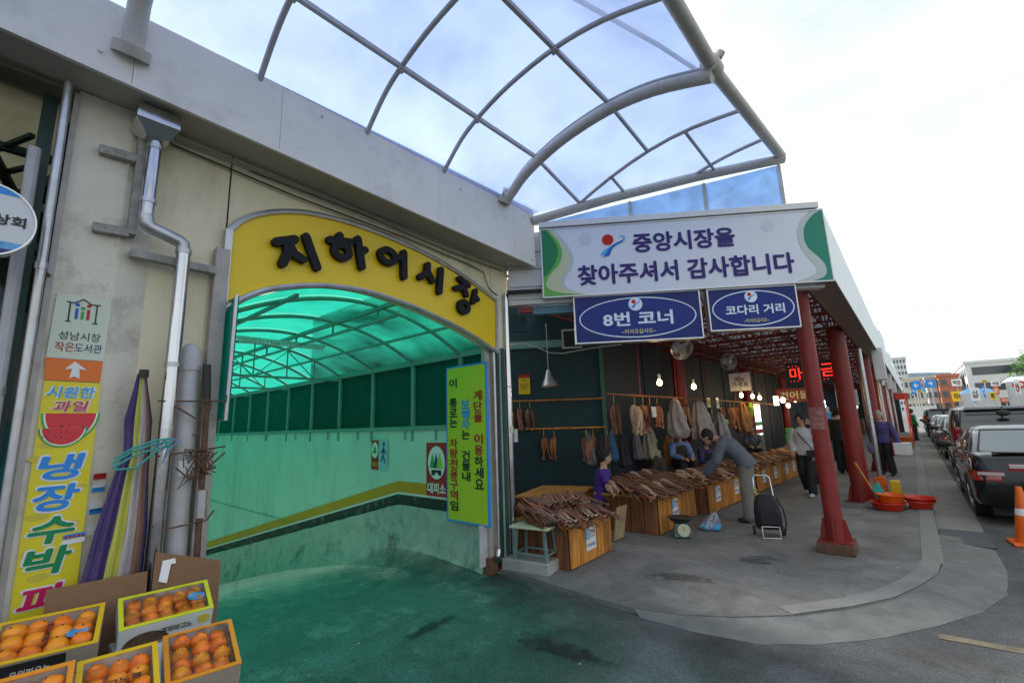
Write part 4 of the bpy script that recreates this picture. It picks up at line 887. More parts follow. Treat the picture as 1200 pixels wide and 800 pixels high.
cdm.tube([(-3.63,.52,1.50),(-3.60,.53,1.46),(-3.59,.62,1.46),(-3.60,.72,1.56),(-3.64,.80,1.61)],.007,6)
obj('tie_cord',cdm,'cord_teal',pa); obj('tie_cord',MB().tube([(-3.645,.72,1.58),(-3.64,.78,1.63),(-3.65,.84,1.615),(-3.64,.79,1.56),(-3.64,.76,1.48)],.005,6),'cord_blue',pa)
# cardboard sheets
pm('cardboard',(.24,.125,.06),.8,var=.2,scale=3,bump=.1,dirt=(.13,.06,.03),damt=.5,dscale=4); pm('kraft',(.36,.30,.24),.75,var=.12,scale=3)
def board(name,P,th,mat,lab):
    P=[Vector(p) for p in P]; n_=(P[1]-P[0]).cross(P[3]-P[0]).normalized()*th
    mb=MB(); mb.v=P+[p-n_ for p in P]; mb.f=[(0,1,2,3),(7,6,5,4)]+[(i,i+4,(i+1)%4+4,(i+1)%4) for i in range(4)]
    return obj(name,mb,mat,None,label=lab,cat='cardboard',sharp=20)
def onp(*a): return a
board('cardboard_sheet',[(-3.50,.30,.30),(-3.45,.72,.28),(-3.56,.725,.86),(-3.62,.305,.86)],.006,'cardboard','long brown cardboard sheet leaning on the pillar behind the orange boxes')
cbt=thing('cardboard_flap','torn brown cardboard flap with a strip of white tape, propped before the downpipe','cardboard',(-3.5,.9,.3))
P=[Vector(p) for p in [(-3.44,.725,.28),(-3.40,1.06,.30),(-3.52,1.10,.84),(-3.56,.755,.96)]]
mb=MB(); n_=(P[1]-P[0]).cross(P[3]-P[0]).normalized()*.006; mb.v=P+[p-n_ for p in P]; mb.f=[(0,1,2,3),(7,6,5,4)]+[(i,i+4,(i+1)%4+4,(i+1)%4) for i in range(4)]
obj('sheet',mb,'cardboard',cbt,sharp=20)
FL=Fr(P[0]+n_.normalized()*.001,P[1]-P[0],P[3]-P[0]); obj('tape',MB().prism([(.07,.52),(.11,.50),(.13,.60),(.155,.60),(.15,.63),(.09,.63)],.001,FL.sh(0,0,.002)),'sign_white',cbt,sharp=None)
# ---------------- orange boxes ----------------
pm('orange_skin',(1.0,.27,.008),.36,var=.10,scale=9,bump=.25,bscale=120); pm('yellow_fruit',(.80,.62,.10),.4,var=.1,scale=9)
pm('box_yellow',(.84,.52,.01),.45,var=.05,bump=.02); pm('box_orange',(.86,.30,.01),.45,var=.06,bump=.02); pm('box_white',(.74,.74,.74),.5,var=.05); pm('box_inside',(.66,.56,.30),.7,var=.06); pm('box_lime',(.70,.72,.02),.45,var=.05)
pm('sticker_blue',(.12,.40,.75),.3,var=.5,scale=18,bump=0); pm('stem_dark',(.10,.07,.03),.8)
_m=MATS['orange_skin']; _n=_m.node_tree.nodes; _l=_m.node_tree.links; _b=_n['Principled BSDF']; _s=_b.inputs['Base Color'].links[0].from_socket; _h=_n.new('ShaderNodeHueSaturation'); _o=_n.new('ShaderNodeObjectInfo'); _r=_n.new('ShaderNodeMapRange'); _r.inputs['To Min'].default_value=.488; _r.inputs['To Max'].default_value=.515; _l.new(_o.outputs['Random'],_r.inputs['Value']); _l.new(_r.outputs[0],_h.inputs['Hue']); _l.new(_s,_h.inputs['Color']); _l.new(_h.outputs[0],_b.inputs['Base Color'])
thin('film',(.99,.99,.99),(.9,.9,.9),.02,rough=.1,noise_=.02,nscale=9,gloss=.012)
FRU=None
def fruit_proto(x):
    global FRU
    if FRU is None:
        t=thing('orange','plump orange','orange')
        mb=MB(); mb.ell((0,0,0),.042,.042,.038,16,10); 
        for v in mb.v:
            k=max(0,v.z-.02)/.02; v.z+=.010*k*k
            v+=v.normalized()*.0012*noise.noise(v*60)
        obj('skin',mb,'orange_skin',t,sharp=None if False else 60); obj('stem',MB().cyl((0,0,.040),(0,0,.049),.004,6),'stem_dark',t)
        FRU=t; return t
    return copy_tree(FRU)
def obox_thing(key,C,U,V,H_,rim,side,lab,opts):
    C,U,V=Vector(C),Vector(U),Vector(V); W=U.cross(V).normalized(); 
    if W.z<0: W=-W
    lu,lv=U.length,V.length; u,v=U.normalized(),V.normalized(); v=(v-u*v.dot(u)).normalized(); W=u.cross(v); 
    if W.z<0: W=-W
    b=thing('fruit_box',lab,'fruit box',tuple(C-W*H_),group='boxes of oranges in front of the pillar')
    O=C-u*lu/2-v*lv/2
    F=Fr(O,u,v)     # u right, v back, N up
    s=1 if F.N.dot(W)>0 else -1
    T=.008
    def bx(u0,u1,v0,v1,n0,n1,name,mat,bev=0): return obj(name,MB().obox(F.p((u0+u1)/2,(v0+v1)/2,s*(n0+n1)/2),F.X*(u1-u0)/2,F.Z*(v1-v0)/2,F.N*(n1-n0)/2),mat,b,bevel=bev)
    bx(0,lu,0,T,-H_,0,'front_wall',side); bx(0,lu,lv-T,lv,-H_,0,'back_wall','box_white'); bx(0,T,T,lv-T,-H_,0,'side_wall','box_white'); bx(lu-T,lu,T,lv-T,-H_,0,'side_wall',side)
    bx(T,lu-T,T,lv-T,-.075,-.068,'tray','box_inside')
    r=.020
    bx(-.001,lu+.001,-.001,r,.0005,.004,'rim',rim); bx(-.001,lu+.001,lv-r,lv+.001,.0005,.004,'rim',rim); bx(-.001,r,r,lv-r,.0005,.004,'rim',rim); bx(lu-r,lu+.001,r,lv-r,.0005,.004,'rim',rim)
    obj('film',MB().add([F.p(r,r,s*.003),F.p(lu-r,r,s*.003),F.p(lu-r,lv-r,s*.003),F.p(r,lv-r,s*.003)],[(0,1,2,3)]),'film',b)
    if opts.get('crumple'):
        n_=9; mb=MB()
        for i in range(n_+1):
            for j in range(n_+1): mb.v.append(F.p(r+(lu-2*r)*i/n_,r+(lv-2*r)*j/n_,s*(.008+.012*abs(noise.noise(Vector((i*.9,j*.7,3)))))))
        for i in range(n_):
            for j in range(n_): a=i*(n_+1)+j; mb.f.append((a,a+1,a+n_+2,a+n_+1))
        obj('loose_film',mb,'film',b,sharp=15)
    if opts.get('sticker'): 
        a=opts['sticker']; P=circ(a[0]*lu,a[1]*lv,.042,.034,24); obj('landscape_sticker',MB().prism([(x,y_) for x,y_ in P],s*.001 if s>0 else .001,F.sh(0,0,s*.0065)),'sticker_blue',b,sharp=None)
    if opts.get('word'): text('lettering',opts['word'],Fr(F.p(opts['wp'][0]*lu,opts['wp'][1]*lv,s*.0075),u if not opts.get('vert') else u,v),opts['ws'][0],opts['ws'][1],'ink',b,.0,.03)
    if opts.get('front'):
        Ff=Fr(F.p(0,0,-s*H_/2)-v*.0008,u,W); 
        if opts.get('black'): plate('print_panel',[(.03,-H_/2+.005),(lu*.72,-H_/2+.005),(lu*.72,H_/2-.01),(.03,H_/2-.01)],Ff,'ink',b,0,.0008)
        if opts.get('fruitp'):
            plate('fruit_print',[(lu*.02+.20*lu+lu*.24*math.cos(math.pi*i/18)+.03,-H_/2+.004+H_*.6*math.sin(math.pi*i/18)) for i in range(19)],Ff,'rust',b,.0004,.0006)
            plate('fruit_print',circ(lu*.9,.01,.03,.028),Ff,'yellow_fruit',b,.0004,.0006)
        text('lettering',opts['front'],Ff.sh(lu*opts.get('fu',.5),opts.get('fv',0)),lu*.34,H_*.32,'sign_white' if opts.get('black') else 'ink',b,.0016,.02,shear=.2)
    # fruit
    nu=max(2,int((lu-.045)/.072)); nv=max(2,int((lv-.045)/.070)); 
    for i in range(nu):
        for j in range(nv):
            o=fruit_proto(0); p=F.p(.028+(lu-.056)*(i+.5)/nu+random.uniform(-.006,.006),.028+(lv-.056)*(j+.5)/nv+random.uniform(-.006,.006),s*(-.028+random.uniform(-.009,.004)))
            o.location=p; sc=random.uniform(.86,1.0)*(min((lu-.056)/nu,(lv-.056)/nv)/.070); o.scale=(sc,)*3
            o.rotation_euler=(random.uniform(-.7,.7),random.uniform(-.7,.7),random.uniform(0,6))
            o['label']='orange, '+['left','second','third','fourth','fifth','sixth','seventh'][i]+' column, '+['front','middle','back','rear','last'][j]+' row, in the '+opts['nick']; o['category']='orange'; o['group']='oranges in the '+opts['nick']
    return b
obox_thing('A',(-3.362,.31,.71),(.075,.39,0),(-.30,.009,.10),.13,'box_yellow','kraft','orange box with yellow rim and black front print, left of the cardboard sheet',dict(sticker=(.78,.35),word='제\n주\n프\n롬',wp=(.5,.5),ws=(.03,.13),front='유의파우놋',black=1,fu=.42,nick='yellow rimmed box at the left'))
obox_thing('B',(-3.345,.785,.71),(.04,.415,0),(-.235,.014,.10),.12,'box_lime','box_white','white fronted orange box with yellow green rim, on top of the back stack',dict(sticker=(.83,.5),front='여의바고노',fu=.6,fruitp=1,crumple=1,nick='white fronted box at the back'))
obox_thing('C',(-2.79,.815,.61),(.045,.29,0),(-.33,-.017,.10),.12,'box_orange','kraft','orange box with orange rim under crumpled film, nearest the ramp',dict(crumple=1,front='오렌지',fu=.35,nick='orange rimmed box at the right'))
obox_thing('D',(-2.78,.50,.625),(.035,.275,0),(-.27,-.001,.10),.12,'box_yellow','kraft','orange box with yellow rim in the middle of the front row',dict(word='재고노롭',wp=(.5,.36),ws=(.16,.03),nick='yellow rimmed box in the middle'))
obox_thing('E',(-2.80,.22,.655),(.038,.26,0),(-.20,-.007,.10),.12,'box_orange','kraft','orange box cut off by the lower left corner of the view',dict(nick='box at the lower left corner'))
# stack below
def plain(C,sx,sy,sz,yaw,mat,lab):
    t=thing('carton',lab,'carton',C); u=Vector((math.cos(yaw),math.sin(yaw),0)); v=Vector((-u.y,u.x,0)); c=Vector(C)+Vector((0,0,sz/2))
    obj('body',MB().obox(c,u*sx/2,v*sy/2,Vector((0,0,sz/2))),mat,t,bevel=.004)
    obj('tape',MB().obox(c+Vector((0,0,sz/2+.001)),u*sx/2*1.001,v*.025,Vector((0,0,.001))),'film',t); obj('flap_line',MB().obox(c+Vector((0,0,sz/2+.0005)),u*sx/2*.99,v*.002,Vector((0,0,.0006))),'dark_wall',t)
plain((-3.36,.785,.30),.26,.43,.24,0,'box_white','white carton under the white fronted orange box'); plain((-3.36,.785,RZ),.30,.45,.345,0,'kraft','brown carton at the bottom of the back stack')
plain((-3.38,.31,.28),.30,.40,.25,0,'kraft','brown carton under the black printed orange box'); plain((-3.38,.31,RZ),.32,.42,.325,0,'box_white','white carton at the bottom of the left stack')
plain((-2.82,.80,.2),.32,.30,.24,0,'kraft','brown carton under the box nearest the ramp'); plain((-2.82,.80,RZ),.34,.31,.245,0,'kraft','lowest brown carton nearest the ramp')
plain((-2.80,.50,.2),.28,.27,.26,0,'box_white','white carton under the middle orange box'); plain((-2.80,.50,RZ),.3,.28,.245,0,'kraft','lowest brown carton under the middle orange box')
plain((-2.82,.2,.2),.26,.27,.29,0,'kraft','brown carton under the corner orange box'); plain((-2.82,.2,RZ),.28,.28,.245,0,'kraft','lowest brown carton under the corner orange box')
# ---------------- shop at far left ----------------
thin('shed_sheet',(.16,.16,.13),(.42,.41,.34),.75,rough=.5,noise_=.22,nscale=3,gloss=.02); pm('dark_green',(.015,.05,.04),.5,var=.2)
ls=thing('dark_shop','dark open shop front left of the pillar with green steel framing','shop',(-5,-1,0))
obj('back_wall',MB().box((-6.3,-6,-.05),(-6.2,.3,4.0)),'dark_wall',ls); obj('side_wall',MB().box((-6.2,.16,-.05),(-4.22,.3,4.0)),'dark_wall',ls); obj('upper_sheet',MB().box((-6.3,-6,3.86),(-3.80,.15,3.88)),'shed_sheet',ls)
for i,(xa,ya,xb,yb,w_) in enumerate(((-3.95,-.30,-5.9,.05,.05),(-4.1,-.02,-4.9,-.34,.03),(-4.5,.05,-5.3,-.36,.03),(-5.0,.08,-5.9,-.34,.03),(-4.4,-.3,-4.4,.12,.05),(-5.2,-.4,-5.2,.12,.05))): obj('roof_strut',MB().bar((xa,ya,3.62),(xb,yb,3.62),w_),'dark_green',ls)
for i in range(7):
    obj('ceiling_batten',MB().box((-6.2,-4.2+.6*i+.01,3.72),(-4.0,-4.14+.6*i,3.76)),'dark_green',ls)
for i in range(5): obj('ceiling_beam',MB().bar((-6.2,-3.6+.85*i,3.5),(-4.0,-3.2+.85*i,3.5),.05,.08),'dark_green',ls)
t=MB()
for i in range(6): t.bar((-4.9,-2.6+.5*i,3.5),(-4.9,-2.35+.5*i,3.0),.03); t.bar((-4.9,-2.35+.5*i,3.0),(-4.9,-2.1+.5*i,3.5),.03)
t.bar((-4.9,-2.6,3.5),(-4.9,.15,3.5),.05); t.bar((-4.9,-2.6,3.0),(-4.9,.15,3.0),.05)
obj('truss',t,'dark_green',ls); obj('post',MB().box((-4.02,.0,-.05),(-3.94,.07,3.85)),'dark_green',ls); obj('post',MB().box((-4.3,.1,-.05),(-4.24,.15,3.9)),'dark_green',ls)
obj('awning_post',MB().bar((-4.1,-.35,-.05),(-4.1,-.30,3.6),.06),'dark_green',ls)
sp_=thing('steel_pipe','tall polished steel pipe standing left of the cream pillar','pipe',(-3.68,.1,0)); obj('pipe',MB().tube([(-3.68,.115,-.05),(-3.68,.095,3.84)],.022,12),'steel_dull',sp_); obj('clamp',MB().cyl((-3.68,.10,2.62),(-3.68,.10,2.66),.027),'steel_dull',sp_); obj('wall_tie',MB().bar((-3.68,.1,2.62),(-3.82,.15,2.62),.015),'rust',sp_)
sp2=thing('steel_pipe','dull grey conduit running beside the polished pipe','pipe',(-3.80,.02,0)); obj('pipe',MB().tube([(-3.80,.03,-.05),(-3.80,.0,3.4)],.03,10),'pvc',sp2); obj('clamp',MB().cyl((-3.80,.01,1.9),(-3.80,.01,1.95),.036),'steel_dull',sp2)
rs=thing('round_sign','oval blue and white shop sign at the left edge above the stalls','sign',(-3.5,-.13,2.6))
Fo=FX(-3.5,-.13,2.80)
obj('case',MB().prism(circ(0,0,.185,.20,40),.07,Fo.sh(0,0,-.07)),'white_paint',rs); ringplate('rim',Fo,0,0,.187,.202,.008,'steel',rs,.004)
def chord(v0,v1): 
    P=[]; n_=14
    for i in range(n_+1): v=v0+(v1-v0)*i/n_; P.append((.178*math.sqrt(max(0,1-(v/.193)**2)),v))
    return P+[(-u,v) for u,v in reversed(P)]
plate('band_print',chord(-.192,-.15),Fo,'navy',rs,.001,.0015); plate('band_print',chord(-.148,-.11),Fo,'sticker_blue',rs,.001,.0015); plate('band_print',chord(.15,.192),Fo,'ban_blue',rs,.001,.0015)
text('lettering','상회',Fo.sh(.085,.01),.12,.062,'ink',rs,.003,.03); text('lettering','ns',Fo.sh(.02,-.05),.05,.018,'ban_pink',rs,.003,.02)
# cloth bundles
pm('tarp_grey',(.16,.155,.165),.8,var=.25,bump=.2,bscale=7); pm('orange_cloth',(.45,.10,.01),.8,var=.3,bump=.2,bscale=7); pm('teal_cloth',(.01,.14,.13),.8,var=.2)
def drape(name,pts,rs_,mat,lab,cat_,amp=.2,n=26,m=14):
    mb=MB(); rings=[]; P=[Vector(p) for p in pts]
    for i in range(m+1):
        t=i/m*(len(P)-1); k=min(int(t),len(P)-2); f=t-k; c=P[k].lerp(P[k+1],f); r=rs_[k]*(1-f)+rs_[k+1]*f
        ring=[]
        for a in range(n):
            an=2*math.pi*a/n; q=r*(1+amp*math.sin(an*7+c.z*3)*.6+amp*noise.noise(Vector((math.cos(an)*2+c.x*5,math.sin(an)*2+c.y*3,c.z*4)))+amp*.7*noise.noise(Vector((math.cos(an)*5+c.x*5,math.sin(an)*5+c.y*3,c.z*13))))
            ring.append(c+Vector((q*math.cos(an)*.7,q*math.sin(an),0)))
        rings.append(ring)
    mb.loft(rings); return obj(name,mb,mat,None,label=lab,cat=cat_,sharp=70)
drape('tarpaulin',[(-4.15,-.10,2.62),(-4.1,.0,2.35),(-4.05,.06,1.9),(-4.05,.03,1.5)],[.04,.14,.13,.03],'tarp_grey','grey folded tarpaulin hanging in the dark shop behind the pipe','tarpaulin')
drape('cloth_cover',[(-4.3,-.15,1.95),(-4.3,-.12,1.5),(-4.3,-.12,.9)],[.06,.12,.14],'orange_cloth','orange cloth bundle low in the dark shop at the left edge','cloth')
drape('cloth_cover',[(-3.98,.09,1.75),(-3.98,.09,1.3),(-3.98,.08,.8)],[.03,.05,.05],'teal_cloth','teal cloth strip behind the pillar edge','cloth')
for i in range(3):
    o=obj('loose_hose',MB().tube([(-4.0,-.2+.05*i,.2),(-3.95,-.1+.05*i,1.2),(-3.97,-.06+.04*i,1.9),(-4.0,-.02+.02*i,2.4)],.014,8),'pvc' if i else 'black_paint',None,label=['black hose hanging in the shop left of the pillar','grey hose hanging just right of the black hose','grey hose nearest the polished pipe'][i],cat='hose')
drape('cloth_cover',[(-4.5,-.4,2.5),(-4.5,-.35,2.1),(-4.5,-.3,1.7)],[.05,.2,.06],'tarp_grey','second grey bundle deeper in the dark shop','cloth')
# ---------------- vertical driveway sign and pipes ----------------
vs=thing('vertical_sign','tall lime green sign with three columns of red, blue and black lettering','sign',(-4.2,3.93,.5))
FV=Fr((-4.21,3.93,1.45),(1,0,0))
pm('sign_lime',(.47,.60,.02),.4,var=.04,bump=0)
obj('panel',fbox(FV,-.36,.36,-.955,.945,-.03,0),'sign_lime',vs)
for a in ((-.37,.37,-.965,-.945,-.032,.004),(-.37,.37,.935,.955,-.032,.004),(-.37,-.352,-.96,.95,-.031,.005),(.352,.37,-.96,.95,-.031,.005)): obj('edge_trim',fbox(FV,*a),'ban_blue',vs)
def vcol(u,v0,v1,parts):
    n_=sum(len(p[0]) for p in parts); h=(v0-v1)/n_; k=0
    for s,m in parts:
        for ch in s:
            if ch!=' ': text('letter',ch,FV.sh(u,v0-h*(k+.5)),.150,h*.93,m,vs,.003,.035)
            k+=1
vcol(-.235,.80,-.84,[('이 통로는 ','ink'),('차량전용구역','sign_red'),('임','ink')])
vcol(-.01,.52,-.48,[('보행자','ban_blue'),('는 건물내','ink')])
vcol(.215,.62,-.56,[('계단을 이용','sign_red'),('하세요','ink')])
for z in (.8,2.2): obj('arm',MB().bar((-4.3,3.96,z),(-4.3,4.05,z),.03),'steel_dull',vs)
sc=thing('steel_downpipe','bright steel downpipe on the corner between tunnel and fish stall','downpipe',(-3.87,4.33,0))
obj('pipe',MB().tube([(-3.84,4.33,3.34),(-3.84,4.33,.14)],.040,14),'steel',sc); obj('band',MB().cyl((-3.84,4.33,2.1),(-3.84,4.33,2.12),.045,14),'steel_dull',sc)
obj('sticker',MB().box((-3.80,4.29,1.53),(-3.795,4.345,1.62)),'s_sand',sc); obj('junction_box',MB().box((-3.83,4.37,1.42),(-3.79,4.42,1.58)),'pvc',sc)
sp3=thing('corner_pipes','dark pipes and short steel spout bundled at the right jamb','pipes',(-3.93,4.2,0))
for i,(yy,r,m,z0) in enumerate(((4.09,.022,'steel_dull',.2),(4.14,.03,'black_paint',.0),(4.19,.022,'green_steel',.0),(4.24,.03,'dark_green',.0))): obj('pipe',MB().tube([(-3.86,yy,2.6),(-3.86,yy,z0)],r,10),m,sp3)
obj('spout',MB().tube([(-3.86,4.09,.25),(-3.86,4.09,.20),(-3.84,4.06,.13),(-3.82,4.03,.12)],.035,12),'steel',sp3)
obj('service_hatch',MB().box((-3.955,3.86,.05),(-3.935,4.05,.5)),'pvc',sp3)
jm=thing('jamb_frame','weathered steel frame at the right jamb of the tunnel','frame',(-3.95,4.06,0)); obj('upright',MB().box((-3.97,3.98,-.05),(-3.9,4.06,2.6)),'stain_frame',jm); obj('foot',MB().box((-3.99,3.95,-.05),(-3.88,4.42,.14)),'rust',jm,bevel=.01)
st=obj('step_block',MB().obox((-3.57,4.33,.05),(.30,.05,0),(-.03,.17,0),(0,0,.07)),'concrete',None,label='low concrete step under the grey stool at the stall corner',cat='step',bevel=.012)
# ---------------- stalls ----------------
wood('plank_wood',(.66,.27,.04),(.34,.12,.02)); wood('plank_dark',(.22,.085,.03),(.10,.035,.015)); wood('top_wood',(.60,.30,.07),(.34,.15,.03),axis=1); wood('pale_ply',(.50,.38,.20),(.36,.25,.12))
pm('turquoise',(.0,.35,.30),.5)
def stall(label,P0,P1,depth,H_,npl,stickers,nside=4,mat='plank_wood'):
    P0,P1=Vector((*P0,0)),Vector((*P1,0)); t=thing('fish_stall',label,'stall',tuple((P0+P1)/2),group='wooden fish stalls under the arcade')
    F=Fr(P0,P1-P0); L_=(P1-P0).length     # N faces street (+x)
    if F.N.x<0: raise Exception('n')
    w_=L_/npl
    for i in range(npl): obj('plank',fbox(F,i*w_+.007,(i+1)*w_-.007,.01+random.uniform(0,.008),H_-.03,-.022,random.uniform(-.001,.003)),mat,t,bevel=.003)
    w2=depth/nside
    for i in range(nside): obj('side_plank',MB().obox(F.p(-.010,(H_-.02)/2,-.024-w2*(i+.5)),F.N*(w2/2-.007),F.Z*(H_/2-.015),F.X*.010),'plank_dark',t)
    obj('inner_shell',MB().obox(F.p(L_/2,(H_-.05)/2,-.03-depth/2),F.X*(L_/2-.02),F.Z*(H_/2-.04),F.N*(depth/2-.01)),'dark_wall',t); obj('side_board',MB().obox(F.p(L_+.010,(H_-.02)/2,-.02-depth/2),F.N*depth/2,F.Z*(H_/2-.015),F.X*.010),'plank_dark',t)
    obj('top_board',fbox(F,-.03,L_+.03,H_-.03,H_,-depth,.025),'top_wood',t,bevel=.004)
    for (u,col) in stickers:
        s=.115; v=H_*.55
        obj('number_card',MB().prism([(u-s,v-s*1.1),(u+s,v-s*1.1),(u+s,v+s*1.1),(u-s,v+s*1.1)],.002,F.sh(0,0,.004)),'sign_white',t,sharp=None)
        plate('number_field',[(u-s,v),(u-s*.25,v),(u-s*.25,v+s*1.08),(u-s,v+s*1.08)],F,'cool_blue',t,.0065,.001)
        text('number','2',F.sh(u-s*.62,v+s*.5),s*.4,s*.7,'sign_white',t,.008,.03); text('lettering','건어물',F.sh(u+s*.35,v+s*.65),s*1.1,s*.5,'sign_red',t,.007,.02)
        text('lettering','마른생선',F.sh(u+s*.3,v+s*.2),s*.9,s*.22,'ink',t,.007,.01); text('lettering','어서오세요',F.sh(u,v-s*.6),s*1.7,s*.42,'s_blue',t,.007,.02)
    return t,F,L_
ST=[]
ST.append(stall('short plank stall beside the grey stool, nearest the tunnel',(-3.13,4.50),(-3.17,5.50),.85,.47,5,[(.46,0)]))
ST.append(stall('plank stall with the green scale at its foot',(-2.96,6.54),(-3.02,8.15),1.05,.53,7,[(.62,0)],5))
ST.append(stall('plank stall where the grey jacketed shopper bends over',(-2.86,8.32),(-2.76,10.95),1.05,.53,11,[(.45,0),(1.45,0)],5))
ST.append(stall('longest plank stall beyond the bending shopper',(-2.76,11.15),(-2.58,14.6),1.05,.53,13,[(.5,0),(1.4,0),(2.4,0),(3.1,0)],5))
ST.append(stall('low back counter behind the nearest stall',(-3.95,5.75),(-4.3,6.9),.9,.55,5,[],4))
ST.append(stall('far plank stall deep in the arcade',(-2.6,16.2),(-2.55,20.5),1.0,.53,14,[(1,0),(2.4,0)],4))
wedge=obj('leaning_board',MB().obox((-3.30,5.98,.24),(0,.14,.0),(.04,0,.22),(.01,0,0)),'pale_ply',None,label='pale plywood board leaning between the first two stalls',cat='board')
# grey stool
gs=thing('stool','grey green metal stool with a pale board top on the concrete step','stool',(-3.55,4.33,.12))
pm('stool_paint',(.16,.22,.22),.55,var=.2,dirt=(.3,.34,.32),damt=.5,dscale=9)
FSq=Fr((-3.50,4.33,0),(.985,.17,0))
obj('seat',MB().obox(FSq.p(0,.475,0),FSq.X*.25,FSq.Z*.012,FSq.N*.17),'sign_white' if False else 's_sand',gs,bevel=.004)
for a in (-.19,.19):
    for b in (-.12,.12): obj('leg',MB().bar(FSq.p(a*1.08,.12,b*1.08),FSq.p(a*.92,.465,b*.92),.03),'stool_paint',gs)
for b in (-.125,.125): obj('rail',MB().bar(FSq.p(-.2,.19,b),FSq.p(.2,.19,b),.018),'stool_paint',gs)
for a in (-.2,.2): obj('rail',MB().bar(FSq.p(a,.19,-.12),FSq.p(a,.19,.12),.018),'stool_paint',gs)
# fish
pm('fish_dark',(.14,.068,.045),.45,var=.6,scale=22,bump=.4,bscale=90); pm('fish_red',(.36,.12,.06),.45,var=.5,scale=20,bump=.4,bscale=90); pm('fish_pale',(.56,.40,.28),.35,var=.5,scale=20,bump=.4,bscale=90); pm('fish_gold',(.42,.22,.08),.5,var=.4,scale=20,bump=.3)
pm('twine',(.65,.50,.05),.7)
def fish_mesh(mat,seed):
    rnd=random.Random(seed); mb=MB(); P=[(0,.010,.008),(.025,.027,.017),(.07,.038,.020),(.14,.044,.015),(.22,.032,.011),(.31,.016,.008),(.36,.008,.006),(.41,.034,.002)]
    bend=rnd.uniform(-.05,.05); rings=[]
    for x,w_,h in P:
        yo=bend*(x/.4)**2; zo=-.16*x*x
        rings.append([(x,yo+w_*math.cos(a),zo+h*math.sin(a)*(1 if math.sin(a)>0 else .6)+(-.006 if abs(math.cos(a))<.1 and math.sin(a)>0 and .03<x<.25 else 0)) for a in [2*math.pi*k/8 for k in range(8)]])
    mb.loft(rings); return mesh_from(mb,'fish',mat,sharp=60)
FM=[fish_mesh(m,i) for i,m in enumerate(['fish_dark','fish_red','fish_pale','fish_dark','fish_pale','fish_gold','fish_red'])]
def bundle_proto(ids,n,spread,seed):
    rnd=random.Random(seed); t=thing('fish_bundle','','dried fish'); 
    for i in range(n):
        o=bpy.data.objects.new('fish',FM[rnd.choice(ids)]); COL.objects.link(o); o.parent=t
        o.location=(rnd.uniform(-.01,.015),(i-(n-1)/2)*.021,.012+.010*rnd.random()+.022*(i%3)); o.rotation_euler=(rnd.uniform(-1.1,1.1),rnd.uniform(-.06,.10),(i-(n-1)/2)*spread+rnd.uniform(-.04,.04)); s=rnd.uniform(.85,1.1); o.scale=(s,s,s)
    obj('tie',MB().cyl((.055,-.07,.02),(.07,.07,.03),.006,6),'twine',t)
    return t
PR=[bundle_proto([0,1,3],10,.030,1),bundle_proto([1,3,6,0],10,.055,2),bundle_proto([2,4,0,1],9,.045,3),bundle_proto([5,1,2],9,.05,4)]
usedp=[False]*4
def put_bundle(k,loc,rz,label,tilt=0,s=1):
    if not usedp[k]: o=PR[k]; usedp[k]=True; o.location=loc; o.rotation_euler=(0,tilt,rz)
    else: o=copy_tree(PR[k],loc,rz); o.rotation_euler=(0,tilt,rz)
    o.scale=(s,)*3; o['label']=label; o['group']='bundles of dried fish on the stalls'; return o
where=['on the stall nearest the tunnel','on the stall with the green scale','on the stall under the bending shopper','on the long stall beyond the shopper','','on the far stall']
deps=['at the front edge','in the middle row','in the back row']
for si,cfg in ((0,(5,3,[0,1,0,2],0.0)),(1,(9,3,[2,0,2,1,2],0)),(2,(13,2,[2,1,1,3,0],0)),(3,(15,2,[3,2,3,1],0)),(5,(10,2,[1,2],0))):
    t,F,L_=ST[si]; n,rows,ks,_=cfg; H_=[.47,.53,.53,.53,.55,.53][si]
    for r in range(rows):
        for i in range(n):
            u=(i+.5+random.uniform(-.35,.35))*L_/n; nn=-.30-.25*r+random.uniform(-.05,.05)
            z=H_+.012+.05*r+(.04 if (i+r)%2 else 0)
            p=F.p(u,z,nn); rz=-.45+random.uniform(-.25,.25); k=random.choice(ks)
            put_bundle(k,p,rz,['dark brown','reddish brown','pale streaked','golden brown'][k]+' fish bundle, '+ORD[i]+' from the near end, '+['front','middle','back'][min(r,2)]+' row, '+['nearest stall','scale stall','shopper stall','long stall','','far stall'][si],tilt=.08,s=1.15 if si<2 else 1.05)
# raised tied pile on stall 1
for i in range(7):
    put_bundle(0,(-3.75+.02*i,4.86+.085*i,.66+.015*(i%2)),-.75,ORD[i]+' dark fish bundle tied with yellow twine on the raised pile, nearest stall',tilt=.10,s=.85)
obj('fish_crate',MB().obox((-3.66,5.1,.55),(.16,0,0),(0,.32,0),(0,0,.075)),'kraft',None,label='low carton under the raised pile of tied dried fish',cat='carton')
for i in range(3): put_bundle(0,(-3.62+.06*i,4.42+.05*i,.492+.02*i),-.25-.15*i,ORD[i]+' dark fan of dried fish lying across the pale stool top',tilt=.02,s=.95)
for k,(u,si,nn) in enumerate(((.35,1,-.12),(1.0,1,-.14),(1.5,1,-.12),(.9,2,-.15),(1.2,3,-.15))):
    t,F,L_=ST[si]; o=obj('tray',MB().tube([F.p(u,.534,nn),F.p(u,.546,nn)],[.13,.15],20),'turquoise',None,label='round turquoise tray under the fish, '+['first from the left on the scale stall','second on the scale stall','third on the scale stall','on the shopper stall','on the long far stall'][k],cat='tray')
# price paper on pile
obj('price_paper',MB().obox((-3.42,5.28,.60),(.05,.0,.0),(0,.06,.01),(0,-.001,.002)),'sign_white',None,label='white folded paper lying on the dark fish of the first stall',cat='paper')
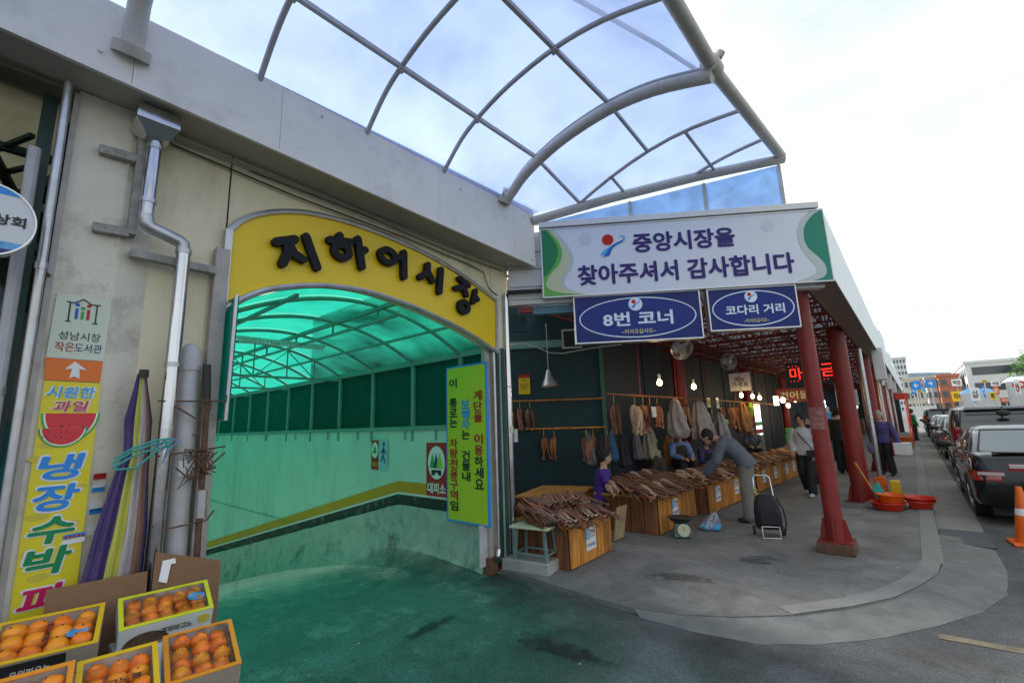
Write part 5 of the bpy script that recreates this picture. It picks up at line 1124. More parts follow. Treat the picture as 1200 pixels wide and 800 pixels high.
# ---------------- rails and hanging goods ----------------
rl=thing('hanging_rail','long brown wooden rail above the fish stalls','rail',(-3.9,12,2.08))
obj('rail',MB().tube([(-3.9,6.9,2.09),(-3.9,12,2.08),(-3.9,20,2.02)],.022,8),'plank_dark',rl); 
for y_ in (8.2,10,12,14.5,17): obj('hanger',MB().tube([(-3.9,y_,2.09),(-3.9,y_+.05,3.3)],.012,6),'red_dark',rl)
FT2=FT.sh(0,0,.16)
for (u0,u1,z,lab) in ((-2.0,.0,2.07,'upper wooden rail across the teal wall of the corner stall'),(-1.55,.0,1.52,'lower wooden rail across the teal wall of the corner stall')):
    t=thing('wall_rail',lab,'rail',tuple(FT2.p((u0+u1)/2,z))); obj('rail',MB().tube([FT2.p(u0,z+.01),FT2.p(u1,z)],.018,8),'plank_wood',t); 
    for u in (u0+.1,u1-.1): obj('bracket',MB().bar(FT2.p(u,z),FT2.p(u,z,-.16),.02),'rust',t)
def hang_bunch(P,n,s,mats,label,dr=.09):
    t=thing('hanging_fish',label,'dried fish',P,group='bunches of dried fish hanging from the rails')
    obj('string',MB().tube([(P[0],P[1],P[2]),(P[0],P[1],P[2]-.12*s)],.006,5),'twine',t)
    for i in range(n):
        o=bpy.data.objects.new('fish',FM[random.choice(mats)]); COL.objects.link(o); o.parent=t
        o.location=(random.uniform(-.04,.04),random.uniform(-dr,dr)*s,-.12*s-random.uniform(0,.08)); o.rotation_euler=(random.uniform(-.25,.25),math.pi/2+random.uniform(-.2,.2),random.uniform(0,6.3)); o.scale=(s,)*3
for i,(y_,n,s,m) in enumerate(((7.15,12,1.15,[0,1,3]),(7.95,12,1.2,[5,2,4]),(8.3,9,1.2,[5,6]),(8.6,8,1.0,[0,3]),(13.9,8,1.4,[5,1]),(14.3,8,1.4,[5,6]))):
    hang_bunch((-3.9,y_,2.07),n,s,m,['dark bunch of dried fish hanging right of the green corner post','pale golden bunch of dried fish on the long rail','golden brown bunch of fish beside the white paper','small dark bunch of fish just left of the plastic bags','brown bunch of fish far along the rail','brown bunch of fish before the yellow net'][i])
for i,(u,z) in enumerate(((-1.85,2.05),(-1.65,2.05),(-1.45,2.05),(-1.2,1.5),(-1.0,1.5),(-.25,1.5))):
    p=FT2.p(u,z); hang_bunch(tuple(p),7,.95,[0,1,5],['leftmost dark bunch of fish on the upper teal wall rail','second dark bunch on the upper teal wall rail','third dark bunch on the upper teal wall rail','left bunch on the lower teal wall rail','middle bunch on the lower teal wall rail','right bunch on the lower teal wall rail by the post'][i],.06)
thin('bag_plastic',(.5,.46,.45),(.55,.50,.49),.85,rough=.3,noise_=.12,nscale=6,gloss=.10)
pm('bag_grey',(.34,.30,.29),.35,var=.3,scale=6,bump=.3,bscale=9)
pm('cloth_tan',(.40,.20,.07),.8,var=.3,bump=.2,bscale=8); pm('cloth_dark',(.02,.022,.03),.8,var=.3,bump=.2,bscale=8); pm('cloth_grey',(.14,.14,.15),.8,var=.3,bump=.2,bscale=8); pm('cloth_blue',(.05,.12,.25),.8,var=.3,bump=.2,bscale=8); pm('cloth_beige',(.34,.30,.22),.8,var=.2,bump=.2,bscale=8)
def hb(y_,z1,z0,r,mat,lab,cat_='plastic bag',x=-3.85,name='hanging_bag'): drape(name,[(x,y_,z1),(x,y_,z1-.06),(x,y_,(z1+z0)/2),(x,y_+.05,z0+.05),(x,y_+.05,z0)],[.03,.10*r/.25,r*.8,r,r*.7],mat,lab,cat_,amp=.24,n=44,m=26)
hb(9.75,2.07,1.22,.30,'bag_grey','big grey plastic bag on the rail before the red inner column'); hb(11.2,2.05,1.10,.36,'bag_grey','wide grey plastic bag hanging right of the red inner column'); hb(12.6,1.75,.95,.32,'bag_grey','dull grey sack low behind the bending shopper')
hb(14.9,2.05,1.15,.30,'cloth_tan','orange brown cloth bag hanging behind the bulbs','cloth bag')
for i,(y_,z1,z0,r,m,l) in enumerate(((6.9,1.45,.9,.10,'cloth_grey','grey cloth hanging at the left of the dark row'),(7.3,1.42,.8,.13,'cloth_dark','black apron hanging left of the blue cloth'),(7.7,1.44,.9,.11,'cloth_blue','blue cloth hanging behind the purple shirted seller'),(8.1,1.44,.75,.16,'cloth_dark','bulky black bag hanging under the golden fish'),(8.7,1.45,.85,.13,'cloth_grey','grey trousers hanging on the low line'),(9.3,1.5,.8,.24,'cloth_beige','beige cover hanging behind the dark seated figure'),(10.3,1.3,.6,.22,'cloth_tan','brown curtain hanging beside the blue sleeved seller'))): hb(y_,z1,z0,r,m,l,'cloth',x=-4.3,name='hanging_cloth')
for i,(y_,n,s,m,x,z) in enumerate(((6.75,9,.9,[0,1],-4.25,1.5),(7.45,9,.9,[0,3],-4.25,1.5),(8.95,9,1.0,[5,6,2],-3.9,2.06),(10.5,7,1.0,[1,5],-3.9,2.06),(12.1,7,1.0,[0,3],-3.9,2.05),(13.1,8,1.1,[5,6],-3.9,2.05))):
    hang_bunch((x,y_,z),n,s,m,['dark bunch of fish low on the line by the green post','dark bunch of fish low on the line behind the purple seller','golden bunch of fish just left of the first grey bag','brown bunch of fish between the two grey bags','dark bunch of fish right of the wide grey bag','golden bunch of fish left of the bulbs row'][i])
obj('cloth_line',MB().tube([(-4.3,6.6,1.47),(-4.3,11,1.46)],.008,6),'black_paint',None,label='dark clothes line under the fish rail',cat='line')
for i,(y_,z,w_,h,m) in enumerate(((8.62,1.78,.10,.20,'sign_white'),(11.9,2.0,.12,.24,'s_sand'),(12.6,2.0,.10,.28,'sign_white'),(13.2,1.5,.12,.12,'lime'))):
    t=thing('paper_notice',['white paper sheet hung left of the grey bags','framed picture above the wide grey bag','white printed calendar beside the framed picture','small green card near the bending shopper'][i],'notice',(-3.84,y_,z-h/2))
    F=FX(-3.84,y_,z); plate('sheet',[(-w_,-h/2),(w_,-h/2),(w_,h/2),(-w_,h/2)],F,m,t,0,.006)
    if i in(1,2): plate('print',[(-w_*.8,-h*.3),(w_*.8,-h*.3),(w_*.8,h*.35),(-w_*.8,h*.35)],F,['','p_yellow','pale_blue'][i],t,.007,.001); plate('print',circ(0,0,w_*.4,h*.2),F,'sign_red' if i==1 else 'ink',t,.009,.001)
drape('net_bag',[(-3.8,15.6,2.05),(-3.8,15.6,1.9),(-3.8,15.62,1.6)],[.04,.13,.03],'lime','lime green net bag hanging under the bulbs','net bag')
# conduit, cone lamp, notice on teal wall
cl=thing('cone_lamp','grey metal cone lamp on a long stem above the corner stall','lamp',tuple(FT.p(-1.05,2.3,.5)))
c=FT.p(-1.05,0,.5); c.z=0
def at(z): return Vector((c.x,c.y,z))
obj('stem',MB().tube([at(3.55),at(2.62)],.008,6),'steel_dull',cl); obj('shade',MB().tube([at(2.64),at(2.58),at(2.5),at(2.42)+Vector((.01,0,0)),at(2.33)+Vector((.02,0,0))],[.035,.05,.075,.12,.165],20,cap=False),'steel_dull',cl); emi('lamp_warm',(1,.55,.18),6)
obj('bulb',MB().ell(at(2.42),.045,.045,.06),'lamp_warm',cl)
obj('conduit',MB().tube([FT.p(-2.3,3.2,.2),FT.p(-1.5,3.22,.2),FT.p(-1.2,3.1,.3),FT.p(-1.0,2.98,.4),FT.p(-.75,2.96,.4),FT.p(-.2,3.05,.3),FT.p(.4,3.1,.3)],.012,8),'pvc',None,label='thin grey conduit looping across the top of the teal wall',cat='conduit')
ny_=thing('warning_notice','small yellow notice with a red heading on the teal wall','notice',tuple(FT.p(-1.62,2.25,.02))); Fn=FT.sh(-1.55,2.42,.03)
plate('sheet',[(-.115,-.2),(.115,-.2),(.115,.2),(-.115,.2)],Fn,'sign_yellow',ny_,0,.004); plate('heading',[(-.115,.13),(.115,.13),(.115,.2),(-.115,.2)],Fn,'sign_red',ny_,.004,.001); text('lettering','주의',Fn.sh(0,.08),.09,.05,'ink',ny_,.006,.02)
text('lettering','이곳은 통행로\n물건을 두지\n마십시오',Fn.sh(0,-.05),.17,.14,'ink',ny_,.006,.0)
wb=thing('wall_box','grey vent box high on the teal wall','vent',tuple(FT.p(-.6,3.2,.05))); obj('frame',fbox(FT,-.75,-.35,3.1,3.5,.03,.08),'pvc',wb); obj('grille',fbox(FT,-.71,-.39,3.14,3.46,.08,.085),'dark_wall',wb)
obj('red_cloth',MB().obox(FS.p(-.25,3.13,-.2),FS.X*.09,FS.Z*.04,FS.N*.03),'red_steel',None,label='scrap of red plastic wedged above the steel corner downpipe',cat='plastic scrap')
# ---------------- bulbs, fans, LED ----------------
emi('bulb_glow',(1,.62,.25),55); emi('led_red',(1,.02,.01),2.2); emi('tube_glow',(1,.75,.4),9); emi('cool_glow',(.8,.95,1),3)
for i,(y_,z) in enumerate(((8.22,2.31),(10.0,2.30),(13.62,2.20),(14.79,2.20),(15.6,2.17))):
    t=thing('light_bulb',['bare glowing bulb nearest the corner post','second glowing bulb, left of the row of three','first bulb of the close row of three','middle bulb of the close row of three','last bulb of the close row of three'][i],'light bulb',(-3.5,y_,z))
    s=1.0
    obj('glass',MB().tube([(-3.5,y_,z-.055),(-3.5,y_,z-.05),(-3.5,y_,z-.03),(-3.5,y_,z),(-3.5,y_,z+.03),(-3.5,y_,z+.06)],[.008,.024,.042,.05,.038,.02],14),'bulb_glow',t); obj('socket',MB().cyl((-3.5,y_,z+.06),(-3.5,y_,z+.16),.026),'sign_white',t); obj('cord',MB().tube([(-3.5,y_,z+.15),(-3.5,y_+.02,3.32)],.006,5),'black_paint',t)
t=thing('tube_lamp','short glowing tube lamp right of the bulb row','lamp',(-3.4,17.3,2.1)); obj('tube',MB().cyl((-3.4,17.3,1.95),(-3.4,17.3,2.25),.07),'tube_glow',t); obj('cord',MB().tube([(-3.4,17.3,2.25),(-3.4,17.3,3.3)],.008,5),'black_paint',t)
def fan(P,ax,label):
    P=Vector(P); ax=Vector(ax).normalized(); t=thing('fan',label,'fan',tuple(P)); u=ax.cross(Vector((0,0,1))).normalized(); v=u.cross(ax)
    cage=MB()
    for r in (.20,.14,.08):
        for o_ in (-.04,.04):
            if r==.20 or o_>0:
                pts=[P+ax*(o_*(1.25 if r<.15 else .7))+(u*math.cos(a)+v*math.sin(a))*r for a in [2*math.pi*k/24 for k in range(25)]]; cage.tube(pts,.004 if r<.2 else .008,5,cap=False)
    for k in range(24): a=2*math.pi*k/24; d=u*math.cos(a)+v*math.sin(a); cage.tube([P+ax*.055+d*.05,P+ax*.05+d*.12,P+ax*.028+d*.20],.0025,4)
    obj('cage',cage,'steel_dull',t); obj('motor',MB().cyl(P-ax*.16,P-ax*.03,.055,14,.07),'pvc',t); obj('hub',MB().cyl(P,P+ax*.06,.05,14),'steel_dull',t)
    for k in range(3):
        a=2*math.pi*k/3; d=u*math.cos(a)+v*math.sin(a); e=ax.cross(d); obj('blade',MB().obox(P+d*.11,d*.075,e*.06+ax*.02,ax*.003),'pvc',t)
    obj('arm',MB().tube([P-ax*.12,P-ax*.2+Vector((0,0,.1)),P-ax*.25+Vector((0,0,.35))],.014,8),'black_paint',t)
fan((-3.2,8.7,2.95),(.55,-.55,-.55),'grey wall fan tilted down before the red inner column'); fan((-3.2,11.7,2.95),(.7,-.5,-.25),'second wall fan farther along, seen nearly edge on')
led=thing('led_board','black running text board with red glowing letters behind the first red column','led board',(-1.45,11,2.3)); FLd=Fr((-1.46,11.0,2.47),(1,0.0,0))
obj('case',fbox(FLd,-.45,.62,-.24,.22,-.1,0),'black_paint',led); text('lettering','마',FLd.sh(-.27,0),.22,.25,'led_red',led,.004,-.0); text('lettering','금',FLd.sh(.29,.03),.24,.25,'led_red',led,.004,.0)
d_=MB()
for k in range(14):
    if k%4!=3:
        for z in (.155,-.155): d_.cyl(FLd.p(-.38+k*.065,z,0),FLd.p(-.38+k*.065,z,.006),.008,6)
obj('led_dots',d_,'led_red',led,kind='stuff'); 
for u in (-.3,.5): obj('hanger',MB().cyl(FLd.p(u,.2,-.05),FLd.p(u,.9,-.05),.01,6),'black_paint',led)
for i,(x,y_,z,w_,h,m,tm,s,l) in enumerate(((-3.3,20,2.35,1.2,.5,'red_dark','s_sand','건어물','dark red shop sign with pale lettering deep in the arcade'),(-1.5,18,2.1,.5,.5,'s_grey','ink','어물','grey hanging sign deep in the arcade between the columns'),(-3.6,14,2.6,.55,.5,'s_grey','ink','메뉴\n가격표','grey price board above the row of bulbs'))):
    t=thing('shop_sign',l,'sign',(x,y_,z)); F=Fr((x,y_,z),(1,0,0)); obj('panel',fbox(F,-w_/2,w_/2,-h/2,h/2,-.06,0),m,t); text('lettering',s,F,w_*.8,h*.6,tm,t,.004,.02)
    for u in (-w_*.4,w_*.4): obj('hanger',MB().cyl(F.p(u,h/2,-.03),F.p(u,3.3-z,-.03),.01,6),'black_paint',t)
# bright doorway and shelving at far back
dw=thing('bright_doorway','bright doorway with cold light behind the seated shopkeeper','doorway',(-4.55,19,0)); Fd=FX(-4.6,19.3,0)
obj('frame',fbox(Fd,-.9,.9,0,2.15,0,.04),'steel_dull',dw); obj('lit_panel',fbox(Fd,-.75,.75,.9,2.0,.04,.05),'cool_glow',dw); obj('goods_band',fbox(Fd,-.75,.75,1.25,1.4,.05,.06),'leaf_green',dw); obj('goods_band',fbox(Fd,-.75,.75,.95,1.12,.05,.06),'sign_red',dw); obj('mullion',fbox(Fd,-.03,.03,.9,2.0,.05,.07),'steel_dull',dw)
for i,(x,y_,z,m) in enumerate(((-2.9,24,1.95,'cool_glow'),(-3.4,27,2.1,'tube_glow'),(-2.3,31,1.9,'cool_glow'),(-3.9,22,2.0,'tube_glow'),(-1.9,34,2.1,'tube_glow'),(-3.5,18.9,2.15,'bulb_glow'),(-3.4,20.6,2.2,'bulb_glow'),(-3.2,23.2,2.2,'bulb_glow'),(-3.1,25.6,2.15,'bulb_glow'),(-2.6,28.8,2.2,'tube_glow'))):
    t=thing('shop_lamp',['white lamp','warm lamp','small cold lamp','warm lamp near the wall','tiny warm lamp','small bare bulb','bare bulb','bare bulb','bare bulb','warm tube lamp'][i]+' glowing '+['deep in the arcade','above the far stalls','far down the aisle','beyond the bright doorway','at the very end of the aisle','before the bright doorway','just past the bright doorway','above the tan cartons far back','above the blue crates far back','above the white foam boxes far back'][i],'lamp',(x,y_,z)); obj('globe',MB().ell((x,y_,z),.08,.08,.1),m,t); obj('cord',MB().cyl((x,y_,z+.1),(x,y_,3.3),.008,5),'black_paint',t)
for i in range(9):
    y_=21+i*2.6; x=-3.6+.25*(i%3); h=.9+.35*(i%4)
    t=thing('goods_stack',['pile of green crates','pile of tan cartons','pile of blue crates','stack of white foam boxes','stack of red tubs','heap of dark sacks','stack of pale cartons','row of yellow boxes','last pile of brown cartons'][i]+' at the wall far down the arcade','goods',(x,y_,0))
    m=['leaf_green','kraft','ban_blue','sign_white','sign_red','cloth_dark','cloth_beige','band_yellow','cardboard'][i]
    for k in range(int(h/.28)+1): obj('crate',MB().obox((x+.03*random.uniform(-1,1),y_+.03*random.uniform(-1,1),.14+.28*k),(.3,0,0),(0,.25,0),(0,0,.135)),m,t,bevel=.01)
# ---------------- people ----------------
for nm,c in (('skin',(.52,.30,.20)),('hair_black',(.012,.011,.012)),('hair_grey',(.30,.29,.28)),('shirt_purple',(.055,.02,.22)),('jacket_grey',(.115,.13,.15)),('trousers_grey',(.20,.185,.16)),('shirt_white',(.58,.57,.60)),('black_cloth',(.014,.014,.017)),('jacket_purple',(.06,.045,.16)),('vest_brown',(.05,.035,.025)),('sleeve_blue',(.16,.25,.48)),('shoe_white',(.55,.55,.55)),('shoe_dark',(.02,.018,.016)),('green_top',(.03,.22,.06)),('bag_lilac',(.20,.14,.38)),('trousers_navy',(.02,.025,.05))): pm(nm,c,.75 if nm!='skin' else .5,var=.12,scale=14,bump=.12,bscale=30)
def remesh(mb,vox,name,mat,parent,sm=2,fold=0,seed=0):
    me=bpy.data.meshes.new('r'); me.from_pydata([tuple(v) for v in mb.v],[],mb.f); o=bpy.data.objects.new('r',me); TMP.collection.objects.link(o)
    r=o.modifiers.new('r','REMESH'); r.mode='VOXEL'; r.voxel_size=vox
    s=o.modifiers.new('s','SMOOTH'); s.iterations=sm; s.factor=.5
    TMP.view_layers[0].update(); m2=bpy.data.meshes.new_from_object(o.evaluated_get(TMP.view_layers[0].depsgraph)); bpy.data.objects.remove(o); bpy.data.meshes.remove(me)
    if fold:
        PN=[(v.co.copy(),v.normal.copy()) for v in m2.vertices]; co=[]
        for p,nn in PN:
            k=noise.noise(Vector((p.x*9+seed,p.y*9,p.z*5)))+.5*noise.noise(Vector((p.x*22+seed,p.y*22,p.z*14))); co+=list(p+nn*fold*k)
        m2.vertices.foreach_set('co',co)
    m2.polygons.foreach_set('use_smooth',[True]*len(m2.polygons)); m2.materials.clear(); m2.materials.append(MATS[mat]); m2.name=name
    ob=bpy.data.objects.new(name,m2); COL.objects.link(ob); ob.parent=parent; return ob
def sweep(mb,P,R,n=14):
    """torso/limb sweep with elliptical rings, lateral axis = X; P points in YZ mostly"""
    rings=[]; P=[Vector(p) for p in P]
    for i,p in enumerate(P):
        d=(P[min(i+1,len(P)-1)]-P[max(i-1,0)]).normalized(); x=Vector((1,0,0)); x=(x-d*x.dot(d)).normalized(); y=d.cross(x)
        rx,ry=R[i] if isinstance(R[i],tuple) else (R[i],R[i]); rings.append([p+x*rx*math.cos(a)+y*ry*math.sin(a) for a in [2*math.pi*k/n for k in range(n)]])
    return mb.loft(rings)
def limb(mb,P,R,n=12):
    """P through joints, resampled with rounded caps"""
    Q=[];RR=[]; P=[Vector(p) for p in P]
    for i in range(len(P)-1):
        for j in range(3): t=j/3; Q.append(P[i].lerp(P[i+1],t)); RR.append(R[i]*(1-t)+R[i+1]*t)
    Q.append(P[-1]); RR.append(R[-1])
    d0=(Q[0]-Q[1]).normalized(); d1=(Q[-1]-Q[-2]).normalized()
    Q=[Q[0]+d0*RR[0]*.8]+Q+[Q[-1]+d1*RR[-1]*.8]; RR=[RR[0]*.5]+RR+[RR[-1]*.5]
    return mb.tube(Q,RR,n)
def hand(mb,W,d,up,s=1,curl=.4,side=1):
    W=Vector(W); d=Vector(d).normalized(); up=Vector(up); up=(up-d*up.dot(d)).normalized(); lat=d.cross(up)*side
    mb.obox(W+d*.045*s,lat*.036*s,d*.045*s,up*.013*s)
    for k,L_ in enumerate((.066,.075,.070,.055)):
        b=W+d*.088*s+lat*(.027-.018*k)*s; m=b+(d*math.cos(curl*.6)-up*math.sin(curl*.6))*L_*.5*s; e=m+(d*math.cos(curl*1.8)-up*math.sin(curl*1.8))*L_*.5*s
        mb.tube([b-d*.01*s,m,e],[.0085*s,.008*s,.006*s],6)
    b=W+d*.03*s+lat*.034*s; mb.tube([b,b+(d*.6+lat*.7-up*.2)*.035*s,b+(d*.9+lat*.5-up*.4)*.06*s],[.011*s,.010*s,.008*s],6)
def person(label,loc,rz,spine,head,arms,legs,top='shirt_white',trous='black_cloth',sleeve=1.0,shoes='shoe_dark',hair='hair_black',hairlen=0,jacket=0.018,vest=None,face=0,group=None,look=(0,1,0),sc=1.0,feet=None):
    """spine: [pelvis, waist, chest, shoulder line, neck base]; arms: [(sh,el,wr)]*2; legs: [(hip,knee,ankle)]*2; local frame faces +Y"""
    t=thing('person',label,'person',loc,group=group); t.rotation_euler=(0,0,rz); t.scale=(sc,)*3
    sp=[Vector(p) for p in spine]; H_=Vector(head); look=Vector(look).normalized()
    b=MB(); sweep(b,[sp[0]-(sp[1]-sp[0])*.35,sp[0],sp[1],sp[2],sp[3],sp[4]],[(.10,.08),(.155,.11),(.130,.095),(.160,.112),(.150,.085),(.055,.055)])
    limb(b,[sp[4],H_-(look*.01)],[.056,.052]); 
    up=(H_-sp[4]).normalized(); lx=look.cross(up).normalized(); up2=lx.cross(look).normalized(); M=Matrix((lx,look,up2)).transposed()
    b.ell(H_+up2*.02,.076,.094,.112,16,12,M); b.ell(H_-up2*.055+look*.03,.052,.06,.05,12,8,M)
    b.ell(H_+look*.095-up2*.012,.012,.02,.024,8,6,M)
    for s in (-1,1): b.ell(H_+lx*.078*s-look*.005-up2*.005,.012,.02,.03,8,6,M)
    for (s_,e,w_) in arms: limb(b,[s_,e,w_],[.052,.040,.027])
    for (h_,k,a) in legs: limb(b,[h_,k,a],[.085,.060,.040])
    body=remesh(b,.012,'body','skin',t,2)
    # hands
    hm=MB()
    for i,(s_,e,w_) in enumerate(arms):
        d=(Vector(w_)-Vector(e)).normalized(); hand(hm,Vector(w_)+d*.005,d,(0,0,1) if abs(d.z)<.8 else (1 if i else -1,0,0),1,.5,1 if i else -1)
    me=body.data; bm=bmesh.new(); bm.from_mesh(me); tmp=bpy.data.meshes.new('h'); tmp.from_pydata([tuple(v) for v in hm.v],[],hm.f); bm.from_mesh(tmp); bm.to_mesh(me); bm.free(); bpy.data.meshes.remove(tmp)
    # clothes
    j=jacket; c=MB(); sweep(c,[sp[0]-(sp[1]-sp[0])*.5,sp[0],sp[1],sp[2],sp[3],sp[3].lerp(sp[4],.7)],[(.165+j,.12+j),(.165+j,.118+j),(.142+j,.103+j),(.168+j,.118+j),(.155+j,.092+j),(.07+j*.5,.065+j*.5)])
    for (s_,e,w_) in arms:
        s_,e,w_=Vector(s_),Vector(e),Vector(w_)
        if sleeve>=1: limb(c,[s_,e,w_],[.06+j*.8,.05+j,.038+j*.8])
        else: limb(c,[s_,s_.lerp(e,sleeve)],[.06+j*.8,.055+j])
    remesh(c,.014,'shirt' ,top,t,3,fold=.009,seed=loc[1])
    if vest:
        c=MB(); j2=j+.010; sweep(c,[sp[0]-(sp[1]-sp[0])*.5,sp[0],sp[1],sp[2],sp[3]],[(.168+j2,.125+j2),(.168+j2,.12+j2),(.145+j2,.105+j2),(.165+j2,.12+j2),(.12+j2,.09+j2)]); remesh(c,.014,'vest',vest,t,2,fold=.006,seed=3)
    if legs:
        c=MB(); sweep(c,[sp[0]-(sp[1]-sp[0])*.4,sp[0]+(sp[1]-sp[0])*.25],[(.165,.13),(.158,.12)])
        for (h_,k,a) in legs: limb(c,[h_,k,a],[.108,.090,.085])
        remesh(c,.014,'trousers',trous,t,3,fold=.009,seed=loc[0])
        for i,(h_,k,a) in enumerate(legs):
            a=Vector(a); fd=Vector(feet[i]) if feet else Vector((0,1,0)); m=MB(); m.ell(a+fd*.06+Vector((0,0,-.045)),.045 if abs(fd.y)>.5 else .12,.125 if abs(fd.y)>.5 else .045,.042,12,8)
            zmin=min(v.z for v in m.v); obj_=bpy.data.objects.new('shoe',mesh_from(m,'shoe',shoes,sharp=80)); COL.objects.link(obj_); obj_.parent=t
    # hair
    hr=MB(); hr.ell(H_+up2*.035-look*.018,.090,.104,.112,16,12,M,0,math.pi*.56); 
    hr.ell(H_-look*.045-up2*.01-up2*hairlen*.5,.078,.065,.085+hairlen*.5,14,8,M)
    for s in (-1,1): hr.ell(H_+lx*.07*s+up2*.0-look*.02,.02,.05,.06+hairlen*.4,8,6,M)
    remesh(hr,.010,'hair',hair,t,1,fold=.006,seed=9)
    f=MB()
    for s in (-1,1): f.ell(H_+look*.088+lx*.032*s+up2*.012,.013,.008,.006,8,4,M)
    f.ell(H_+look*.090-up2*.056,.022,.006,.005,8,4,M)
    for s in (-1,1): f.ell(H_+look*.087+lx*.033*s+up2*.036,.019,.006,.004,8,4,M)
    fo=bpy.data.objects.new('eyes_and_mouth',mesh_from(f,'eyes_and_mouth','vest_brown',sharp=80)); COL.objects.link(fo); fo.parent=t
    return t
STAND=[(0,0,.90),(0,.0,1.05),(0,.01,1.22),(0,.0,1.33),(0,-.01,1.41)]
def legs(sp=.09,step=0,kb=0): return [((-.085,0,.86),(-.09,.02+step*.5+kb,.47),(-sp,step,.085)),((.085,0,.86),(.09,.02-step*.5,.47),(sp,-step,.085))]
# bending shopper (faces the stall, -x)
bend=[(0,0,.90),(0,.09,1.04),(0,.22,1.18),(0,.32,1.25),(0,.385,1.28)]
person('person in a grey jacket and grey trousers bending over the stall, hands among the fish',(-2.14,8.1,0),math.radians(100),bend,(0,.53,1.31),[((-.17,.31,1.20),(-.21,.40,.94),(-.13,.58,.74)),((.17,.31,1.20),(.21,.42,.95),(.13,.66,.76))],[((-.085,0,.86),(-.09,.03,.47),(-.10,.03,.085)),((.085,0,.86),(.09,.0,.47),(.10,-.10,.085))],'jacket_grey','trousers_grey',jacket=.028,look=(0,.85,-.5))
# walking woman
w_=person('person walking in a white patterned blouse and black trousers with a black shoulder bag',(-1.80,11.2,0),math.radians(180-6),STAND,(0,.02,1.545),[((-.175,0,1.32),(-.22,-.03,1.07),(-.2,.10,.86)),((.175,0,1.32),(.24,-.03,1.08),(.19,.12,.93))],[((-.085,0,.86),(-.09,.12,.48),(-.08,.16,.085)),((.085,0,.86),(.09,.02,.47),(.09,-.20,.11))],'shirt_white','black_cloth',shoes='shoe_white',look=(.15,1,-.35),hairlen=.03,sc=.98)
def child(name,mb,mat,par): 
    o=bpy.data.objects.new(name,mesh_from(mb,name,mat,sharp=50)); COL.objects.link(o); o.parent=par; return o
def item(name,label,cat_,par,mb,mat): 
    """thing carried by a person, placed in that person's frame"""
    M=Matrix.Translation(par.location)@Matrix.Rotation(par.rotation_euler.z,4,'Z')@Matrix.Scale(par.scale[0],4)
    m=MB(); m.v=[M@Vector(v) for v in mb.v]; m.f=mb.f; return obj(name,m,mat,None,label=label,cat=cat_)
m=MB(); m.tube([(.16,-.03,1.42),(.03,.15,1.25),(-.12,.17,1.05),(-.17,.14,.93)],.012,6); m.obox((-.17,.15,.86),(.10,.02,0),(-.01,.04,0),(0,0,.07)); item('shoulder_bag','black shoulder bag worn across the white blouse','bag',w_,m,'black_cloth')
# purple jacket with white box
p_=person('person in a purple jacket and grey cap carrying a white foam box',(-.72,15.7,0),math.radians(180-10),STAND,(0,.03,1.545),[((-.18,0,1.32),(-.26,-.02,1.06),(-.34,.08,.84)),((.18,0,1.32),(.24,-.02,1.07),(.22,.02,.84))],legs(.13,.10),'jacket_purple','black_cloth',jacket=.03,hair='hair_grey',look=(0,1,-.1),sc=.99)
m=MB(); m.obox((-.42,.12,.68),(.15,0,0),(0,.2,0),(0,0,.13)); m.obox((-.42,.12,.82),(.155,0,0),(0,.205,0),(0,0,.018)); item('foam_box','white foam box with lid carried by the person in purple','foam box',p_,m,'sign_white')
m=MB(); m.ell((.27,.05,.68),.09,.05,.14); item('carrier_bag','lilac plastic carrier bag hanging from the other hand','carrier bag',p_,m,'bag_lilac')
# dark silhouettes
person('person in all black clothes seen from behind, beyond the slim red column',(-1.62,15.6,0),math.radians(-8),STAND,(0,.02,1.56),[((-.18,0,1.33),(-.22,-.02,1.06),(-.2,.08,.85)),((.18,0,1.33),(.22,-.02,1.06),(.2,.08,.85))],legs(.1,.05),'black_cloth','black_cloth',jacket=.03,sc=1.06)
person('person with black hair and dark top half hidden by the slim red column',(-1.85,13.2,0),math.radians(175),STAND,(0,.02,1.56),[((-.18,0,1.33),(-.22,-.02,1.06),(-.2,.08,.85)),((.18,0,1.33),(.22,-.02,1.06),(.2,.08,.85))],legs(.1,.08),'trousers_navy','black_cloth',jacket=.02,sc=1.0,hairlen=.06)
person('shopper in a dark jacket deep in the aisle',(-2.1,19.5,0),math.radians(20),STAND,(0,.02,1.56),[((-.18,0,1.33),(-.22,-.02,1.06),(-.2,.08,.85)),((.18,0,1.33),(.22,-.02,1.06),(.2,.08,.85))],legs(.1,.08),'cloth_dark','black_cloth',sc=1.0)
person('person in a green top far down the pavement by the kerb',(-.1,33.5,0),math.radians(-60),STAND,(0,.02,1.56),[((-.18,0,1.33),(-.22,-.02,1.06),(-.2,.08,.85)),((.18,0,1.33),(.22,-.02,1.06),(.2,.08,.85))],legs(.1,.08),'green_top','black_cloth',sc=1.0)
